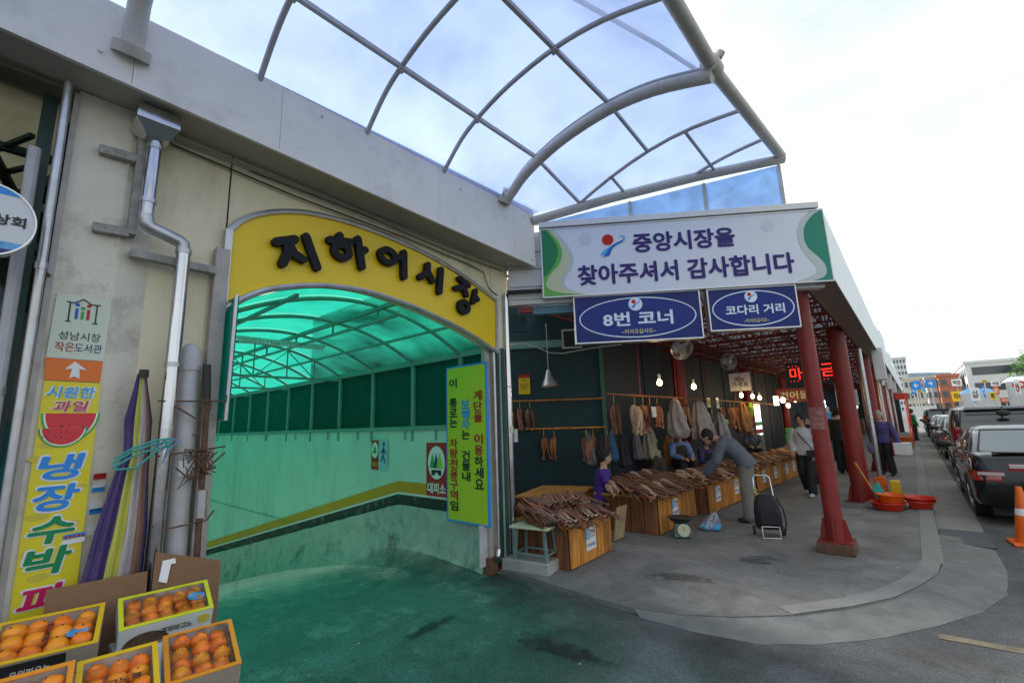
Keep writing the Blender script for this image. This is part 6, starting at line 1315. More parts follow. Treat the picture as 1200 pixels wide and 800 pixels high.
# sellers seated behind stalls
SEAT=[(0,0,.42),(0,.0,.56),(0,.04,.74),(0,.06,.84),(0,.06,.91)]
sl=[((-.09,.05,.40),(-.14,.40,.42),(-.12,.38,.085)),((.09,.05,.40),(.14,.40,.42),(.12,.38,.085))]
pm('low_stool',(.25,.02,.02),.5)
def seller(label,loc,rz,look,arms,top,zs=0,**k):
    person(label,(loc[0],loc[1],zs),rz,SEAT,(0,.10,1.06),arms,[(Vector(a),Vector(b),Vector((c[0],c[1],max(.085-zs,c[2]-zs)))) for a,b,c in sl],top,k.pop('trous','black_cloth'),look=look,**k)
A1=[((-.17,.05,.83),(-.23,.12,.60),(-.12,.34,.56)),((.17,.05,.83),(.23,.14,.60),(.12,.36,.56))]
seller('seated seller with short black hair in a purple short sleeved shirt',(-3.95,6.62),math.radians(-62),(.15,1,-.12),A1,'shirt_purple',sleeve=.55)
seller('seated seller in blue sleeves and brown vest leaning over the fish',(-4.05,10.2),math.radians(-130),(0,1,-.45),A1,'sleeve_blue',zs=.24,vest='vest_brown')
seller('seated seller in dark clothes turned away behind the blue sleeved seller',(-4.15,9.45),math.radians(100),(0,1,-.1),A1,'vest_brown',hairlen=.02)
seller('small seated seller in a dark patterned top beside the bending shopper',(-3.95,11.55),math.radians(-120),(0,1,-.5),A1,'jacket_purple',vest='cloth_dark')
seller('seated shopkeeper with black hair in a grey top beyond the long stall',(-3.75,15.2),math.radians(200),(0,1,0),A1,'jacket_grey',zs=.2)
for i,(x,y_,h) in enumerate(((-3.97,6.6,.33),(-4.03,10.2,.57),(-4.15,9.45,.33),(-3.97,11.55,.33),(-3.75,15.2,.5))):
    t=thing('low_stool',['low red stool under the purple shirted seller','low red stool under the blue sleeved seller','low red stool under the seller turned away','low red stool under the small seller','red stool under the grey shopkeeper'][i],'stool',(x,y_,0)); obj('seat',MB().cyl((x,y_,h-.04),(x,y_,h-.01),.15,16),'low_stool',t)
    for k in range(4): a=k*math.pi/2+.7; obj('leg',MB().tube([(x+.1*math.cos(a),y_+.1*math.sin(a),h-.04),(x+.15*math.cos(a),y_+.15*math.sin(a),0)],.012,6),'steel_dull',t)
# ---------------- things on the pavement ----------------
tr=thing('shopping_trolley','black wheeled shopping trolley with a bent chrome handle','shopping trolley',(-1.73,7.3,0))
pm('nylon_black',(.012,.012,.015),.7,var=.2,bump=.3,bscale=30)
mb=MB(); Fq=Fr((-1.73,7.30,0),(.93,.36,0))
rings=[]
for z,hw,hd,no in ((.12,.17,.11,.0),(.16,.19,.13,.0),(.35,.19,.14,.0),(.50,.17,.12,-.02),(.60,.13,.09,-.03),(.62,.09,.05,-.03)):
    rings.append([Fq.p(hw*math.copysign(abs(math.cos(a))**.6,math.cos(a)),z,no+hd*math.copysign(abs(math.sin(a))**.6,math.sin(a))) for a in [2*math.pi*k/20 for k in range(20)]])
mb.loft(rings); obj('bag',mb,'nylon_black',tr,sharp=60); obj('pocket',MB().obox(Fq.p(0,.30,.15),Fq.X*.13,Fq.Z*.10,Fq.N*.02),'nylon_black',tr,bevel=.015)
obj('handle',MB().tube([Fq.p(-.13,.55,-.12),Fq.p(-.12,.86,-.20),Fq.p(-.09,.90,-.22),Fq.p(.09,.90,-.22),Fq.p(.12,.86,-.20),Fq.p(.15,.4,-.13)],.010,8),'steel',tr)
obj('stand',MB().tube([Fq.p(-.12,.17,.16),Fq.p(-.12,.01,.19),Fq.p(.12,.01,.19),Fq.p(.12,.17,.16),Fq.p(-.12,.17,.16)],.009,8),'steel',tr)
obj('strap',MB().tube([Fq.p(.16,.58,-.05),Fq.p(.23,.4,.0),Fq.p(.24,.2,.03),Fq.p(.2,.04,.08),Fq.p(.17,.06,.1)],.012,6),'nylon_black',tr)
for s in (-1,1): obj('wheel',MB().cyl(Fq.p(.19*s,.07,-.08),Fq.p(.22*s,.07,-.08),.07,16),'black_paint',tr)
obj('ribbon',MB().tube([Fq.p(-.13,.58,-.12),Fq.p(-.10,.68,-.10),Fq.p(-.16,.72,-.10),Fq.p(-.12,.60,-.08),Fq.p(-.08,.64,-.08)],.010,6),'twine',tr)
tr.scale=(.88,.88,.88)
scl=thing('scale','green spring scale with a round white dial and black pan','scale',(-2.72,6.62,0)); pm('scale_green',(.03,.12,.07),.4,coat=.2)
Fc=Fr((-2.70,6.62,0),(.9,.43,0)); obj('housing',MB().loft([[Fc.p(u*.11,.01,n_*.10) for u,n_ in ((-1,-1),(1,-1),(1,1),(-1,1))],[Fc.p(u*.085,.2,n_*.07) for u,n_ in ((-1,-1),(1,-1),(1,1),(-1,1))]]),'scale_green',scl,bevel=.01)
obj('dial_face',MB().cyl(Fc.p(.03,.11,.085),Fc.p(.03,.11,.115),.08,22),'s_sand',scl); obj('dial_rim',MB().tube([Fc.p(.03+.082*math.cos(a),.11+.082*math.sin(a),.112) for a in [2*math.pi*k/24 for k in range(25)]],.007,6,cap=False),'steel_dull',scl); obj('needle',MB().bar(Fc.p(.03,.11,.118),Fc.p(.03,.16,.118),.006,.003),'sign_red',scl)
obj('pan',MB().tube([Fc.p(0,.2,0),Fc.p(0,.22,0),Fc.p(0,.27,0)],[.03,.13,.17],20),'black_paint',scl)
thin('bag_clear',(.85,.88,.92),(.75,.8,.85),.35,rough=.2,noise_=.15,nscale=10,gloss=.12); 
drape('plastic_bag',[(-2.52,7.28,.0),(-2.52,7.28,.05),(-2.5,7.3,.14),(-2.46,7.35,.24)],[.14,.19,.14,.03],'bag_clear','crumpled clear plastic bag on the pavement by the stalls','plastic bag',amp=.25)
obj('blue_packet',MB().obox((-2.50,7.28,.05),(.12,.03,0),(-.03,.12,0),(0,0,.03)),'cool_blue',None,label='blue packet inside the clear plastic bag',cat='packet',bevel=.01); obj('red_packet',MB().obox((-2.62,7.55,.05),(.10,0,0),(0,.07,0),(0,0,.04)),'sign_red',None,label='red and white packet behind the clear plastic bag',cat='packet',bevel=.01)
# basins, broom etc
pm('basin_red',(.62,.03,.012),.35,var=.08,bump=.02); pm('plastic_orange',(.72,.13,.01),.4,var=.08); pm('plastic_yellow',(.78,.48,.01),.4,var=.08)
def basin(P,r,h,mat,label,name='basin',rz=0,cat_='basin'):
    x,y_,z=P; mb=MB(); n=24
    prof_=[(r*.72,0),(r*.8,.02),(r*.95,h-.02),(r*1.04,h),(r*1.05,h-.012),(r*1.0,h-.012),(r*.93,h-.02),(r*.77,.025),(0.01,.02)]
    rings=[[(x+q*math.cos(a),y_+q*math.sin(a),z+zz) for a in [2*math.pi*k/n for k in range(n)]] for q,zz in prof_]; mb.loft(rings); return obj(name,mb,mat,None,label=label,cat=cat_,sharp=50)
basin((-.55,10.25,.0),.24,.13,'basin_red','round red plastic basin nearest the stout column'); basin((-.17,10.65,.0),.24,.13,'basin_red','lower red basin of the stacked pair by the kerb'); basin((-.15,10.67,.05),.235,.13,'basin_red','upper red basin of the stacked pair by the kerb')
basin((-.50,10.38,.10),.20,.14,'plastic_orange','orange plastic bowl upturned on the red basin','bowl',cat_='bowl')
drape('plastic_bag',[(-.36,10.45,.03),(-.36,10.45,.08),(-.34,10.45,.15)],[.10,.12,.03],'bag_clear','clear plastic bag crumpled between the red basins','plastic bag',amp=.3)
drape('plastic_bag',[(-.80,10.3,.03),(-.80,10.3,.08),(-.78,10.3,.12)],[.08,.10,.03],'bag_clear','clear plastic bag at the foot of the stout column','plastic bag',amp=.3)
obj('dustpan',MB().obox((-.68,11.6,.22),(.10,0,.02),(0,.03,.0),(-.01,0,.17)),'plastic_orange',None,label='orange plastic dustpan leaning on the steel drain pipe',cat='dustpan',bevel=.02)
obj('canister',MB().obox((-.46,11.5,.17),(.08,0,0),(0,.07,0),(0,0,.17)),'plastic_yellow',None,label='yellow plastic canister behind the orange bowl',cat='canister',bevel=.02)
br=thing('broom','short broom with a wooden handle leaning on the stout red column','broom',(-.72,10.5,0)); obj('handle',MB().tube([(-.72,10.55,.2),(-.92,10.35,.75)],.016,8),'plank_wood',br); obj('head',MB().obox((-.66,10.55,.24),(.05,.02,.06),(0,.03,0),(.04,0,-.12)),'turquoise',br,bevel=.01)
tb=thing('tub','yellow orange tub standing by the far drain pipes','tub',(-.45,27,0)); basin((-.45,26.5,0),.3,.5,'plastic_orange','orange tub on the far pavement beside the kerb','tub',cat_='tub'); bpy.data.objects.remove(tb)
ra=thing('red_ramp','red steel stair side and railing far down the pavement','stair',(-.5,30,0))
obj('stringer',MB().add([(-.2,27.5,.0),(-.2,30.5,2.0),(-.2,30.5,2.4),(-.2,27.3,.35),(-.26,27.5,.0),(-.26,30.5,2.0),(-.26,30.5,2.4),(-.26,27.3,.35)],[(0,1,2,3),(7,6,5,4),(0,3,7,4),(1,5,6,2),(3,2,6,7),(0,4,5,1)]),'basin_red',ra); obj('landing',MB().box((-.6,30.4,2.2),(-.1,31.4,2.5)),'basin_red',ra); obj('post',MB().box((-.2,31.3,0),(-.14,31.36,2.2)),'basin_red',ra)
# cone
co=thing('traffic_cone','orange traffic cone with a white band behind the black saloon','traffic cone',(.86,8.68,RZ)); pm('cone_orange',(.85,.14,.012),.45,var=.08,dirt=(.35,.08,.03),damt=.4,dscale=6)
x,y_=.86,8.68; obj('base',MB().obox((x,y_,RZ+.02),(.18,.02,0),(-.02,.18,0),(0,0,.018)),'cone_orange',co,bevel=.008); obj('cone',MB().tube([(x,y_,RZ+.035),(x,y_,RZ+.70)],[.135,.028],24),'cone_orange',co); obj('band',MB().tube([(x,y_,RZ+.36),(x,y_,RZ+.44)],[.084+.001,.0715],24,cap=False),'sign_white',co)
# ---------------- cars ----------------
pm('paint_black',(.008,.009,.011),.22,var=.05,bump=0,coat=.35,spec=.35); pm('paint_silver',(.30,.31,.32),.28,metal=.5,var=.04,bump=0,coat=.8); pm('paint_white',(.72,.72,.72),.25,var=.03,bump=0,coat=.8); pm('paint_dkgrey',(.05,.055,.06),.25,metal=.3,var=.04,bump=0,coat=.9)
pm('car_glass',(.022,.026,.030),.06,var=.1,bump=0,spec=.9,coat=.6); pm('car_glass_light',(.10,.13,.14),.08,var=.1,bump=0,spec=1,coat=.8); pm('tyre',(.02,.02,.02),.85,var=.2); pm('rim',(.45,.46,.47),.3,metal=.9,var=.05,bump=0); pm('chrome',(.75,.75,.76),.1,metal=1,var=.03,bump=0); pm('lamp_red',(.30,.006,.006),.12,var=.1,bump=0,coat=1); pm('lamp_white',(.55,.45,.45),.12,var=.05,bump=0,coat=1); pm('trim_black',(.02,.02,.02),.6,bump=0)
def ring_body(y_,hw,zb,belt,top_,crown=.02):
    P=[(0,zb),(.75*hw,zb),(.96*hw,zb+.05),(hw,zb+.22*(belt-zb)),(hw*1.005,zb+.55*(belt-zb)),(hw*.985,belt),(hw*.93,top_-(.25)*(top_-belt)),(hw*.80,top_),(0,top_+crown)]
    pts=[(x,y_,z) for x,z in P]; return pts+[(-x,y,z) for x,y,z in reversed(pts[1:-1])]
def dense(S_,k=3):
    return cat(S_,k)
def car(label,x,y_,L_,W,kind,paint,glass='car_glass'):
    t=thing('parked_car',label,'car',(x,y_,RZ),group='cars parked along the kerb')
    def O(name,mb,mat,par=None,sharp=35,bevel=0):
        o=bpy.data.objects.new(name,mesh_from(mb,name,mat,sharp=sharp)); COL.objects.link(o); o.parent=par or t
        if bevel: b=o.modifiers.new('b','BEVEL'); b.width=bevel; b.segments=2; b.limit_method='ANGLE'
        return o
    hw=W/2
    if kind=='sedan':
        ST_=[(0,.86*hw,.36,.66,.74),(.05,.94*hw,.27,.80,.90),(.14,.98*hw,.24,.90,1.00),(.55,hw,.21,.93,1.03),(1.1,hw,.20,.93,1.02),(2.0,hw,.20,.92,.97),(3.2,hw,.20,.90,.97),(3.8,.99*hw,.20,.86,.93),(4.4,.94*hw,.22,.72,.82),(L_,.80*hw,.3,.55,.62)]
        gl=[(.98,[(-.78,.50),(.78,.50)],3.35),(1.15,[],2.95),(1.36,[],2.6)]
        GH=[(.96,.52,3.45,.945),(1.10,.76,3.08,.89),(1.24,1.08,2.78,.825),(1.335,1.36,2.52,.76),(1.38,1.62,2.30,.62)]
    else:
        ST_=[(0,.90*hw,.36,.80,.95),(.05,.97*hw,.28,.92,1.08),(.3,hw,.24,.96,1.12),(1.1,hw,.22,.96,1.12),(2.5,hw,.22,.95,1.10),(3.6,hw,.22,.94,1.06),(4.1,.98*hw,.22,.88,1.0),(4.5,.94*hw,.24,.75,.85),(L_,.82*hw,.3,.6,.68)]
        GH=[(1.05,.04,3.95,.965),(1.30,.10,3.55,.935),(1.52,.20,3.15,.895),(1.66,.32,2.9,.85),(1.71,.46,2.75,.76)]
    O('body',MB().loft([ring_body(*s) for s in dense(ST_,3)]),paint,sharp=45)
    def gring(z,ya,yb,kw,r=.22,g=0):
        w_=hw*kw+g; P=[]; 
        for cx,cy,a0 in ((w_-r*.6,yb-r,0),(-(w_-r*.6),yb-r,90),(-(w_-r*.6),ya+r*.5,180),(w_-r*.6,ya+r*.5,270)):
            for k in range(5):
                a=math.radians(a0+22.5*k); ry=r if a0<180 else r*.5; P.append((cx+r*.6*math.cos(a),cy+ry*math.sin(a)+g*math.sin(a),z))
        return P
    O('windows',MB().loft([gring(z,a,b,k) for z,a,b,k in GH[:4]]),glass,sharp=50)
    O('roof_panel',MB().loft([gring(z,a,b,k,g=.006) for z,a,b,k in [tuple(u*.15+v*.85 for u,v in zip(GH[2],GH[3])),GH[3],GH[4]]]),paint,sharp=60)
    for s in (-1,1):
        # pillars: rear, middle, front
        for nm,f0,f1,wd in (('rear_pillar',.0,.0,.10),('middle_pillar',.45,.42,.06),('front_pillar',.97,.93,.06)):
            pts=[]
            for z,a,b,k in GH[:4]:
                f=f0; yy=a+(b-a)*f if nm!='rear_pillar' else a+.10+(.10 if kind=='sedan' else .0)
                if nm=='front_pillar': yy=b-.14
                if nm=='middle_pillar': yy=2.05 if kind=='sedan' else 2.0
                pts.append(((hw*k-(.010 if nm=='middle_pillar' else .035))*s,yy,z))
            O(nm,MB().tube(pts,wd/2,8,flat=.5),paint if nm!='middle_pillar' else 'trim_black')
        if kind=='van': O('quarter_pillar',MB().tube([((hw*k-.006)*s,1.05,z) for z,a,b,k in GH[:4]],.03,6),'trim_black')
        # wheels
        for yy in (.95,L_-.95):
            w_=O('wheel',MB().tube([(hw*s*.80,yy,.31),(hw*s*.985,yy,.31)],.31,24),'tyre'); w_['label']='wheel'
            del w_['label']
            O('rim',MB().tube([(hw*s*.97,yy,.31),(hw*s*1.0,yy,.31)],[.21,.19],20),'rim',w_); 
            sp_=MB(); 
            for k in range(5): a=2*math.pi*k/5; sp_.bar((hw*s*1.004,yy,.31),(hw*s*1.004,yy+.17*math.cos(a),.31+.17*math.sin(a)),.03,.01)
            O('hub_spokes',sp_,'steel_dull',w_)
            O('wheel_arch',MB().tube([(hw*s*1.0,yy+.35*math.cos(a),.31+.35*math.sin(a)) for a in [math.pi*k/14 for k in range(15)]],.022,6),'trim_black')
        O('sill_trim',MB().bar((hw*s*.99,1.35,.24),(hw*s*.99,L_-1.35,.24),.03,.06),'trim_black')
        O('side_moulding',MB().bar((hw*s*1.008,1.3,.58),(hw*s*1.008,L_-1.35,.57),.012,.035),paint)
        O('waist_trim',MB().tube([(hw*.975*s,GH[0][1]+.25,GH[0][0]-.03),(hw*.975*s,L_-1.6,GH[0][0]-.04)],.010,6),'chrome' if kind=='sedan' else 'trim_black')
        for yy in (1.55,2.6): O('door_handle',MB().bar((hw*s*1.01,yy,.80),(hw*s*1.01,yy+.18,.80),.03,.025),paint,bevel=.006)
        for yy in (1.35,2.1,3.1): O('door_gap',MB().bar((hw*s*1.0035,yy,.30),(hw*s*.990,yy,.92),.004,.008),'trim_black')
        m_=O('mirror',MB().ell((hw*s*1.16,L_-1.62,1.0),.12,.06,.075,14,8),'trim_black' if kind=='sedan' else paint); O('mirror_arm',MB().bar((hw*s*.95,L_-1.62,.97),(hw*s*1.1,L_-1.62,.98),.05,.03),'trim_black')
    if kind=='sedan':
        for s in (-1,1):
            O('tail_lamp',MB().loft([[(s*hw*u,v,z) for u,v in ((.66,-.012),(.80,-.008),(.95,.03),(1.012,.20),(.94,.26),(.6,.3))] for z in (.64,.68)]+[[(s*hw*u,v,z) for u,v in ((.66,.0),(.80,.004),(.955,.05),(1.012,.22),(.94,.26),(.6,.3))] for z in (.74,.78)]),'lamp_red')
            O('lamp_lens',MB().loft([[(s*hw*u,v,z) for u,v in ((.62,-.018),(.80,-.014),(.92,.015),(.91,.1),(.63,.1))] for z in (.72,.765)]),'lamp_white')
            O('garnish_lamp',MB().obox((s*hw*.40,.03,.83),(hw*.16,0,0),(0,.02,0),(0,0,.055)),'lamp_red',bevel=.01); O('lamp_lens',MB().obox((s*hw*.44,.022,.85),(hw*.11,0,0),(0,.02,0),(0,0,.028)),'lamp_white',bevel=.006)
        O('plate_recess',MB().obox((0,.022,.80),(hw*.26,0,0),(0,.02,0),(0,0,.07)),'trim_black',bevel=.01); O('number_plate',MB().obox((0,-.0,.80),(hw*.22,0,0),(0,.004,0),(0,0,.05)),'sign_white')
        O('bumper_strip',MB().bar((-hw*.72,.012,.615),(hw*.72,.012,.615),.02,.02),'chrome'); O('boot_spoiler',MB().bar((-hw*.7,.16,1.035),(hw*.7,.16,1.035),.12,.03),paint,bevel=.01); O('boot_gap',MB().bar((-hw*.58,.02,.70),(hw*.58,.02,.70),.02,.008),'trim_black')
        O('rear_window',MB().add([(-hw*.80,.60,1.03),(hw*.80,.60,1.03),(hw*.68,1.27,1.325),(-hw*.68,1.27,1.325)],[(0,1,2,3)]),'car_glass_light'); O('window_seal',MB().tube([(-hw*.82,.585,1.025),(hw*.82,.585,1.025),(hw*.69,1.28,1.33),(-hw*.69,1.28,1.33),(-hw*.82,.585,1.025)],.012,6),'trim_black')
    else:
        for s in (-1,1):
            O('tail_lamp',MB().loft([[(s*hw*u,v,z) for u,v in ((.80,.0+d),(.93,.02+d),(1.004,.12+d),(1.0,.22+d),(.8,.22+d))] for z,d in ((.72,.02),(.95,.02),(1.18,.05),(1.26,.08))]),'lamp_red'); O('lamp_lens',MB().obox((s*hw*.90,.03,.88),(hw*.07,0,0),(0,.03,0),(0,0,.03)),'lamp_white')
            O('roof_rail',MB().tube([(s*hw*.68,.5,1.73),(s*hw*.68,2.6,1.74)],.018,6),'chrome')
        O('rear_window',MB().add([(-hw*.84,.045,1.10),(hw*.84,.045,1.10),(hw*.76,.25,1.62),(-hw*.76,.25,1.62)],[(0,1,2,3)]),'car_glass'); O('window_seal',MB().tube([(-hw*.86,.03,1.09),(hw*.86,.03,1.09),(hw*.775,.25,1.635),(-hw*.775,.25,1.635),(-hw*.86,.03,1.09)],.016,6),'trim_black')
        O('rear_spoiler',MB().bar((-hw*.7,.24,1.70),(hw*.7,.24,1.70),.22,.035),paint,bevel=.012); O('reversing_mirror',MB().ell((-hw*.05,.02,1.56),.12,.05,.07,14,8),'trim_black'); O('mirror_arm',MB().bar((-hw*.05,.1,1.69),(-hw*.05,.02,1.58),.03,.03),'trim_black')
        O('wiper',MB().bar((-.1,.06,1.13),(.45,.09,1.18),.012,.012),'trim_black'); O('number_plate',MB().obox((0,.0,.72),(hw*.28,0,0),(0,.01,0),(0,0,.06)),'sign_white'); O('bumper_strip',MB().bar((-hw*.8,.0,.55),(hw*.8,.0,.55),.03,.03),'trim_black'); O('tailgate_gap',MB().bar((-hw*.75,.0,.64),(hw*.75,.0,.64),.02,.008),'trim_black')
    O('underside',MB().box((-hw*.8,.3,.12),(hw*.8,L_-.3,.24)),'trim_black')
    return t
car('glossy black saloon with its rear to us beside the traffic cone',1.42,9.75,4.75,1.82,'sedan','paint_black')
car('silver grey people carrier with a wide dark rear window ahead of the black saloon',1.58,15.2,4.8,1.9,'van','paint_silver')
car('black saloon parked ahead of the silver people carrier',1.50,21.2,4.6,1.8,'sedan','paint_black'); car('dark grey saloon, fourth in the parked row',1.48,26.6,4.6,1.8,'sedan','paint_dkgrey'); car('white saloon, fifth in the parked row',1.45,32.0,4.6,1.8,'sedan','paint_white'); car('black people carrier, sixth in the parked row',1.4,37.6,4.7,1.85,'van','paint_black'); car('white people carrier at the far end of the parked row',1.4,44,4.7,1.85,'van','paint_white')
# ---------------- distant street ----------------
pm('bld_white',(.72,.73,.72),.7,var=.05,scale=.4,bump=0); pm('bld_brick',(.45,.17,.10),.8,var=.15,scale=1,bump=0); pm('bld_beige',(.62,.56,.44),.75,var=.08,scale=.4,bump=0); pm('bld_grey',(.45,.47,.47),.75,var=.1,scale=.5,bump=0); pm('win_dark',(.05,.06,.07),.15,var=.2,bump=0,spec=.8); pm('win_pale',(.16,.19,.20),.15,var=.2,bump=0)
def building(label,x0,x1,y0,y1,H_,mat,storeys,cols,winw=.6,winh=.5,strip=False,z0=1.2,side=True):
    t=thing('building',label,'building',((x0+x1)/2,y0,0)); obj('wall',MB().box((x0,y0,RZ),(x1,y1,H_)),mat,t)
    obj('parapet',MB().box((x0-.15,y0-.15,H_),(x1+.15,y1+.15,H_+.35)),mat,t)
    sh_=(H_-z0)/storeys
    wm=None
    for s in range(storeys):
        zc=z0+sh_*(s+.5)
        if strip: obj('window',MB().box((x0+.6,y0-.05,zc-sh_*.25),(x1-.6,y0+.02,zc+sh_*.25)),'win_dark',t)
        else:
            for c_ in range(cols):
                u=x0+(x1-x0)*(c_+.5)/cols; ww=(x1-x0)/cols*winw/2; w_=obj('window',MB().box((u-ww,y0-.04,zc-sh_*winh/2),(u+ww,y0+.02,zc+sh_*winh/2)),'win_dark',t); obj('sill',MB().box((u-ww-.08,y0-.12,zc-sh_*winh/2-.1),(u+ww+.08,y0,zc-sh_*winh/2)),mat,w_)
        if side:
            nn=max(2,int((y1-y0)/3))
            for c_ in range(nn): v=y0+(y1-y0)*(c_+.5)/nn; ww=(y1-y0)/nn*.32; obj('window',MB().box((x0-.04,v-ww,zc-sh_*winh/2),(x0+.02,v+ww,zc+sh_*winh/2)),'win_dark',t)
    return t
building('white office building with dark strip windows facing the street corner',6.2,14.5,88,112,7.6,'bld_white',3,1,strip=True)
building('brick red shop building left of the white office building',3.4,5.6,92,99,6.3,'bld_brick',3,2)
building('grey white narrow tower block beyond the shops',2.1,3.3,96,104,6.4,'bld_grey',3,2)
building('beige block closing the far end of the street',-.6,2.0,112,120,7.2,'bld_beige',3,4)
building('pale high rise flats rising behind the arcade roof',-2.2,.3,150,160,14.5,'bld_white',9,4)
building('long low shop terrace on the right side of the street',13,24,70,130,6.0,'bld_beige',2,6)
building('white shop block close behind the parked cars',9.5,16,55,70,4.6,'bld_grey',2,5)
# hill
hl=MB(); n=180
for i in range(n+1):
    x=-700+i*16; hl.v+=[Vector((x,700,RZ-2)),Vector((x,700,42+26*noise.noise(Vector((i*.21,2,0))))),Vector((x,900,RZ-2))]
hl.f=[(3*i,3*i+3,3*i+4,3*i+1) for i in range(n)]+[(3*i+1,3*i+4,3*i+5,3*i+2) for i in range(n)]
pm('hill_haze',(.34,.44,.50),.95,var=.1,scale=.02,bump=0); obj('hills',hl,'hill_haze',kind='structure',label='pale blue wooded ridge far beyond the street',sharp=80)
# street wall / hoarding
wf=thing('site_fence','white corrugated fence across the far pavement','fence',(.4,62,0))
for i in range(12): obj('fence_panel',MB().box((-.6+.2*i+.01,62,RZ),(-.6+.2*i+.19,62.05,2.0)),'bld_white',wf)
# road signs on a gantry
for i,(x,z,w_,h,s,l) in enumerate(((.60,4.15,.75,.95,'←','tall blue direction sign left of the pair over the far road'),(1.75,4.25,.8,.8,'↑','blue arrow sign right of the pair over the far road'))):
    t=thing('road_sign',l,'road sign',(x,64,0)); F=Fr((x,64,z),(1,0,0)); obj('panel',fbox(F,-w_/2,w_/2,-h/2,h/2,-.05,0),'ban_blue',t); text('lettering',s,F,w_*.5,h*.5,'sign_white',t,.01,.05); obj('pole',MB().cyl((x,64.1,RZ),(x,64.1,z+h/2),.06),'steel_dull',t)
# shop signs of the far row
SIG=[('white', 4.38, 58.0, 2.82, 0.57, 1.15), ('ban_blue', 4.99, 58.4, 3.05, 0.14, 1.06), ('sign_yellow', 5.52, 58.7, 2.64, 0.37, 0.65), ('plastic_orange', 5.83, 59.1, 3.09, 0.37, 0.65), ('sign_white', 5.92, 59.5, 3.74, 0.61, 0.47), ('box_yellow', 5.29, 59.9, 4.01, 0.34, 0.24), ('box_yellow', 5.08, 90.2, 3.34, 1.34, 1.41), ('sign_white', 5.22, 90.6, 5.27, 1.07, 0.98), ('ban_blue', 0.53, 103.0, 4.92, 0.59, 1.1), ('ban_blue', 1.97, 103.3, 5.11, 0.62, 0.83), ('sign_yellow', 1.31, 103.7, 4.67, 0.58, 0.44), ('s_navy', 0.42, 104.1, 4.16, 0.7, 0.44), ('plastic_orange', 6.68, 62.4, 2.25, 0.75, 0.4), ('lime', 7.42, 62.8, 2.22, 0.31, 0.38), ('sign_red', 4.06, 93.2, 6.06, 0.25, 1.53), ('leaf_green', 4.6, 93.5, 6.22, 0.2, 1.42), ('sign_red', 1.73, 105.9, 6.25, 0.26, 1.1), ('s_grey', 2.48, 106.3, 6.43, 0.72, 1.01), ('sign_white', 2.68, 106.7, 5.1, 0.43, 0.71), ('s_blue', 2.63, 107.0, 2.91, 0.33, 0.69), ('s_sand', 2.03, 107.4, 2.51, 0.51, 0.97), ('cool_blue', 4.88, 65.8, 2.54, 0.17, 0.8), ('sign_white', 7.27, 60.1, 3.33, 0.36, 1.27), ('sign_red', 7.17, 59.5, 3.18, 0.15, 0.48)]
LB=['tall white board nearest beyond the people carrier', 'narrow upright blue sign right of the white board', 'low yellow board before the tents', 'orange square sign above the low yellow board', 'white name board above the orange square sign', 'small amber sign highest before the tents', 'wide amber sign on the white office building', 'white sign above the wide amber sign', 'left blue sign of the far pair at the street end', 'right blue sign of the far pair at the street end', 'small yellow sign between the two far blue signs', 'navy strip sign under the left far blue sign', 'orange strip sign low at the tent foot', 'lime strip sign low at the right edge', 'upright red sign on the brick building', 'upright green sign on the brick building', 'upright red sign high at the street end', 'grey sign highest at the street end', 'white sign right of the far blue pair', 'small blue sign low at the street end', 'sand coloured sign low at the street end', 'slim sky blue sign between the boards', 'tall white banner at the tent front', 'small red panel on the tall white banner']
words=['시장','약국','통닭','마트','식당','은행','의류','떡집','슈퍼']
for i,(c_,x,y_,z,w_,h) in enumerate(SIG):
    c_='sign_white' if c_=='white' else c_
    t=thing('shop_sign',LB[i],'sign',(x,y_,RZ)); F=Fr((x,y_,z),(1,-.12,0)); obj('panel',fbox(F,-w_/2,w_/2,-h/2,h/2,-.18,0),c_,t)
    wd=words[i%9]; up=h>w_*1.4
    text('lettering','\n'.join(wd) if up else wd,F,w_*.7,h*.6,'ink' if c_ in('sign_white','sign_yellow','box_yellow','s_sand','s_grey','lime') else 'sign_white',t,.02,.03)
    obj('post',MB().cyl((x,y_+.15,RZ),(x,y_+.15,z),.05,6),'steel_dull',t)
# market tents
thin('tent_sheet',(.3,.5,.6),(.65,.75,.78),.85,gloss=.03); pm('tent_blue',(.10,.28,.50),.6); pm('tent_grey',(.55,.57,.58),.6)
for i,(x,y_,w_,h,m) in enumerate(((8.3,62,2.9,3.9,'tent_grey'),(5.9,74,3.0,3.3,'tent_blue'),(12.5,62,4,3.9,'tent_grey'))):
    t=thing('market_tent',['grey canvas market tent with a round red mark at the right edge','blue roofed market tent beyond the people carrier','second grey canvas tent at the right'][i],'tent',(x,y_,0))
    mb=MB(); mb.loft([[(x-w_/2,y_,h),(x+w_/2,y_,h),(x+w_/2,y_+4,h),(x-w_/2,y_+4,h)],[(x-w_*.3,y_+1,h+.5),(x+w_*.3,y_+1,h+.5),(x+w_*.3,y_+3,h+.5),(x-w_*.3,y_+3,h+.5)]]); obj('roof',mb,m,t,sharp=20); obj('front_sheet',MB().box((x-w_/2,y_,RZ+.8),(x+w_/2,y_+.05,h)),'tent_grey',t)
    for a in (-1,1): obj('post',MB().box((x+a*w_/2-.05,y_-.06,RZ),(x+a*w_/2+.05,y_,h)),'steel_dull',t)
    if i==0:
        F=Fr((x-.65,y_-.01,3.6),(1,0,0)); plate('round_mark',circ(0,0,.45,.35),F,'basin_red',t,.01,.02); text('lettering','으뜸',F,.5,.3,'sign_white',t,.04,.04)
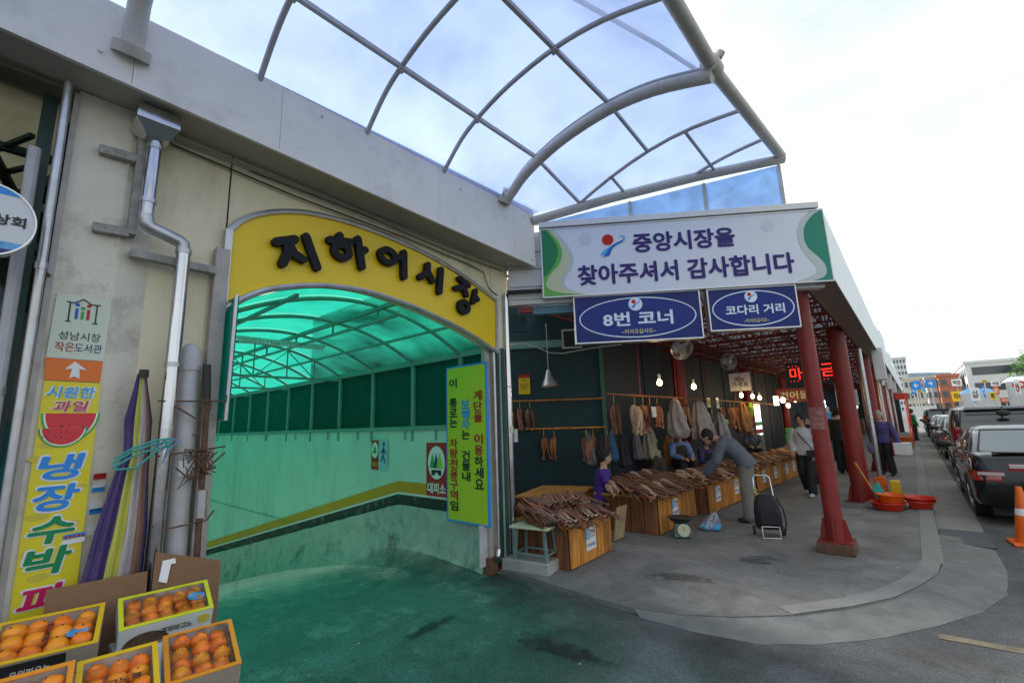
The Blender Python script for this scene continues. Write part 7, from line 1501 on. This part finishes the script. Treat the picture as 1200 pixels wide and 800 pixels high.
# tree
tree=thing('broadleaf_tree','bright green broadleaf tree rising behind the far tents','tree',(11.2,82,0)); obj('trunk',MB().tube([(11.2,82,RZ),(11.25,82,2.5),(11.1,82,4.5)],[.28,.2,.12],10),'plank_dark',tree)
lm=MB(); rt=random.Random(3)
for k in range(5): a=k*1.3; lm.tube([(11.2,82,3+.3*k),(11.2+1.2*math.cos(a),82+1.2*math.sin(a),5+.4*k)],[.09,.03],6)
obj('limbs',lm,'plank_dark',tree)
pm('leaf',(.10,.24,.04),.6,var=.5,scale=1.5,bump=0); lv=MB()
for k in range(42):
    a=rt.uniform(0,6.28); r=rt.uniform(0,1.7); cz_=rt.uniform(4.6,8.1); c=Vector((11.2+r*math.cos(a)*(1-.12*(cz_-5)),82+r*math.sin(a),cz_)); R_=rt.uniform(.35,.7)
    for j in range(60):
        d=Vector((rt.gauss(0,1),rt.gauss(0,1),rt.gauss(0,1))).normalized()*R_*rt.uniform(.6,1.05); u=Vector((rt.gauss(0,1),rt.gauss(0,1),rt.gauss(0,1))).normalized(); v=u.orthogonal().normalized(); p=c+d; s=rt.uniform(.07,.13); i0=len(lv.v); lv.v+=[p-u*s,p+v*s*.6,p+u*s,p-v*s*.6]; lv.f.append((i0,i0+1,i0+2,i0+3))
obj('crown',lv,'leaf',tree,sharp=None)
# overhead wire
obj('overhead_wire',MB().tube([(-2,60,12),(6,62,11.4),(20,64,12)],.012,5),'black_paint',None,label='thin overhead wire crossing the far street',cat='wire')
pm('banner_red',(.65,.05,.05),.6); t=thing('pole_banner','small red banner on a pole at the right edge of the view','banner',(6.0,30,0)); obj('pole',MB().cyl((4.35,22.2,RZ),(4.35,22.2,4.8),.05),'steel_dull',t); obj('banner',MB().box((4.2,22.2,3.9),(4.33,22.23,4.6)),'banner_red',t)
# tidy
for o in list(TMP.objects): bpy.data.objects.remove(o)
bpy.data.scenes.remove(TMP)
for i,p in enumerate(PR):
    if not usedp[i]:
        for c_ in kids(p): bpy.data.objects.remove(c_)
        bpy.data.objects.remove(p)
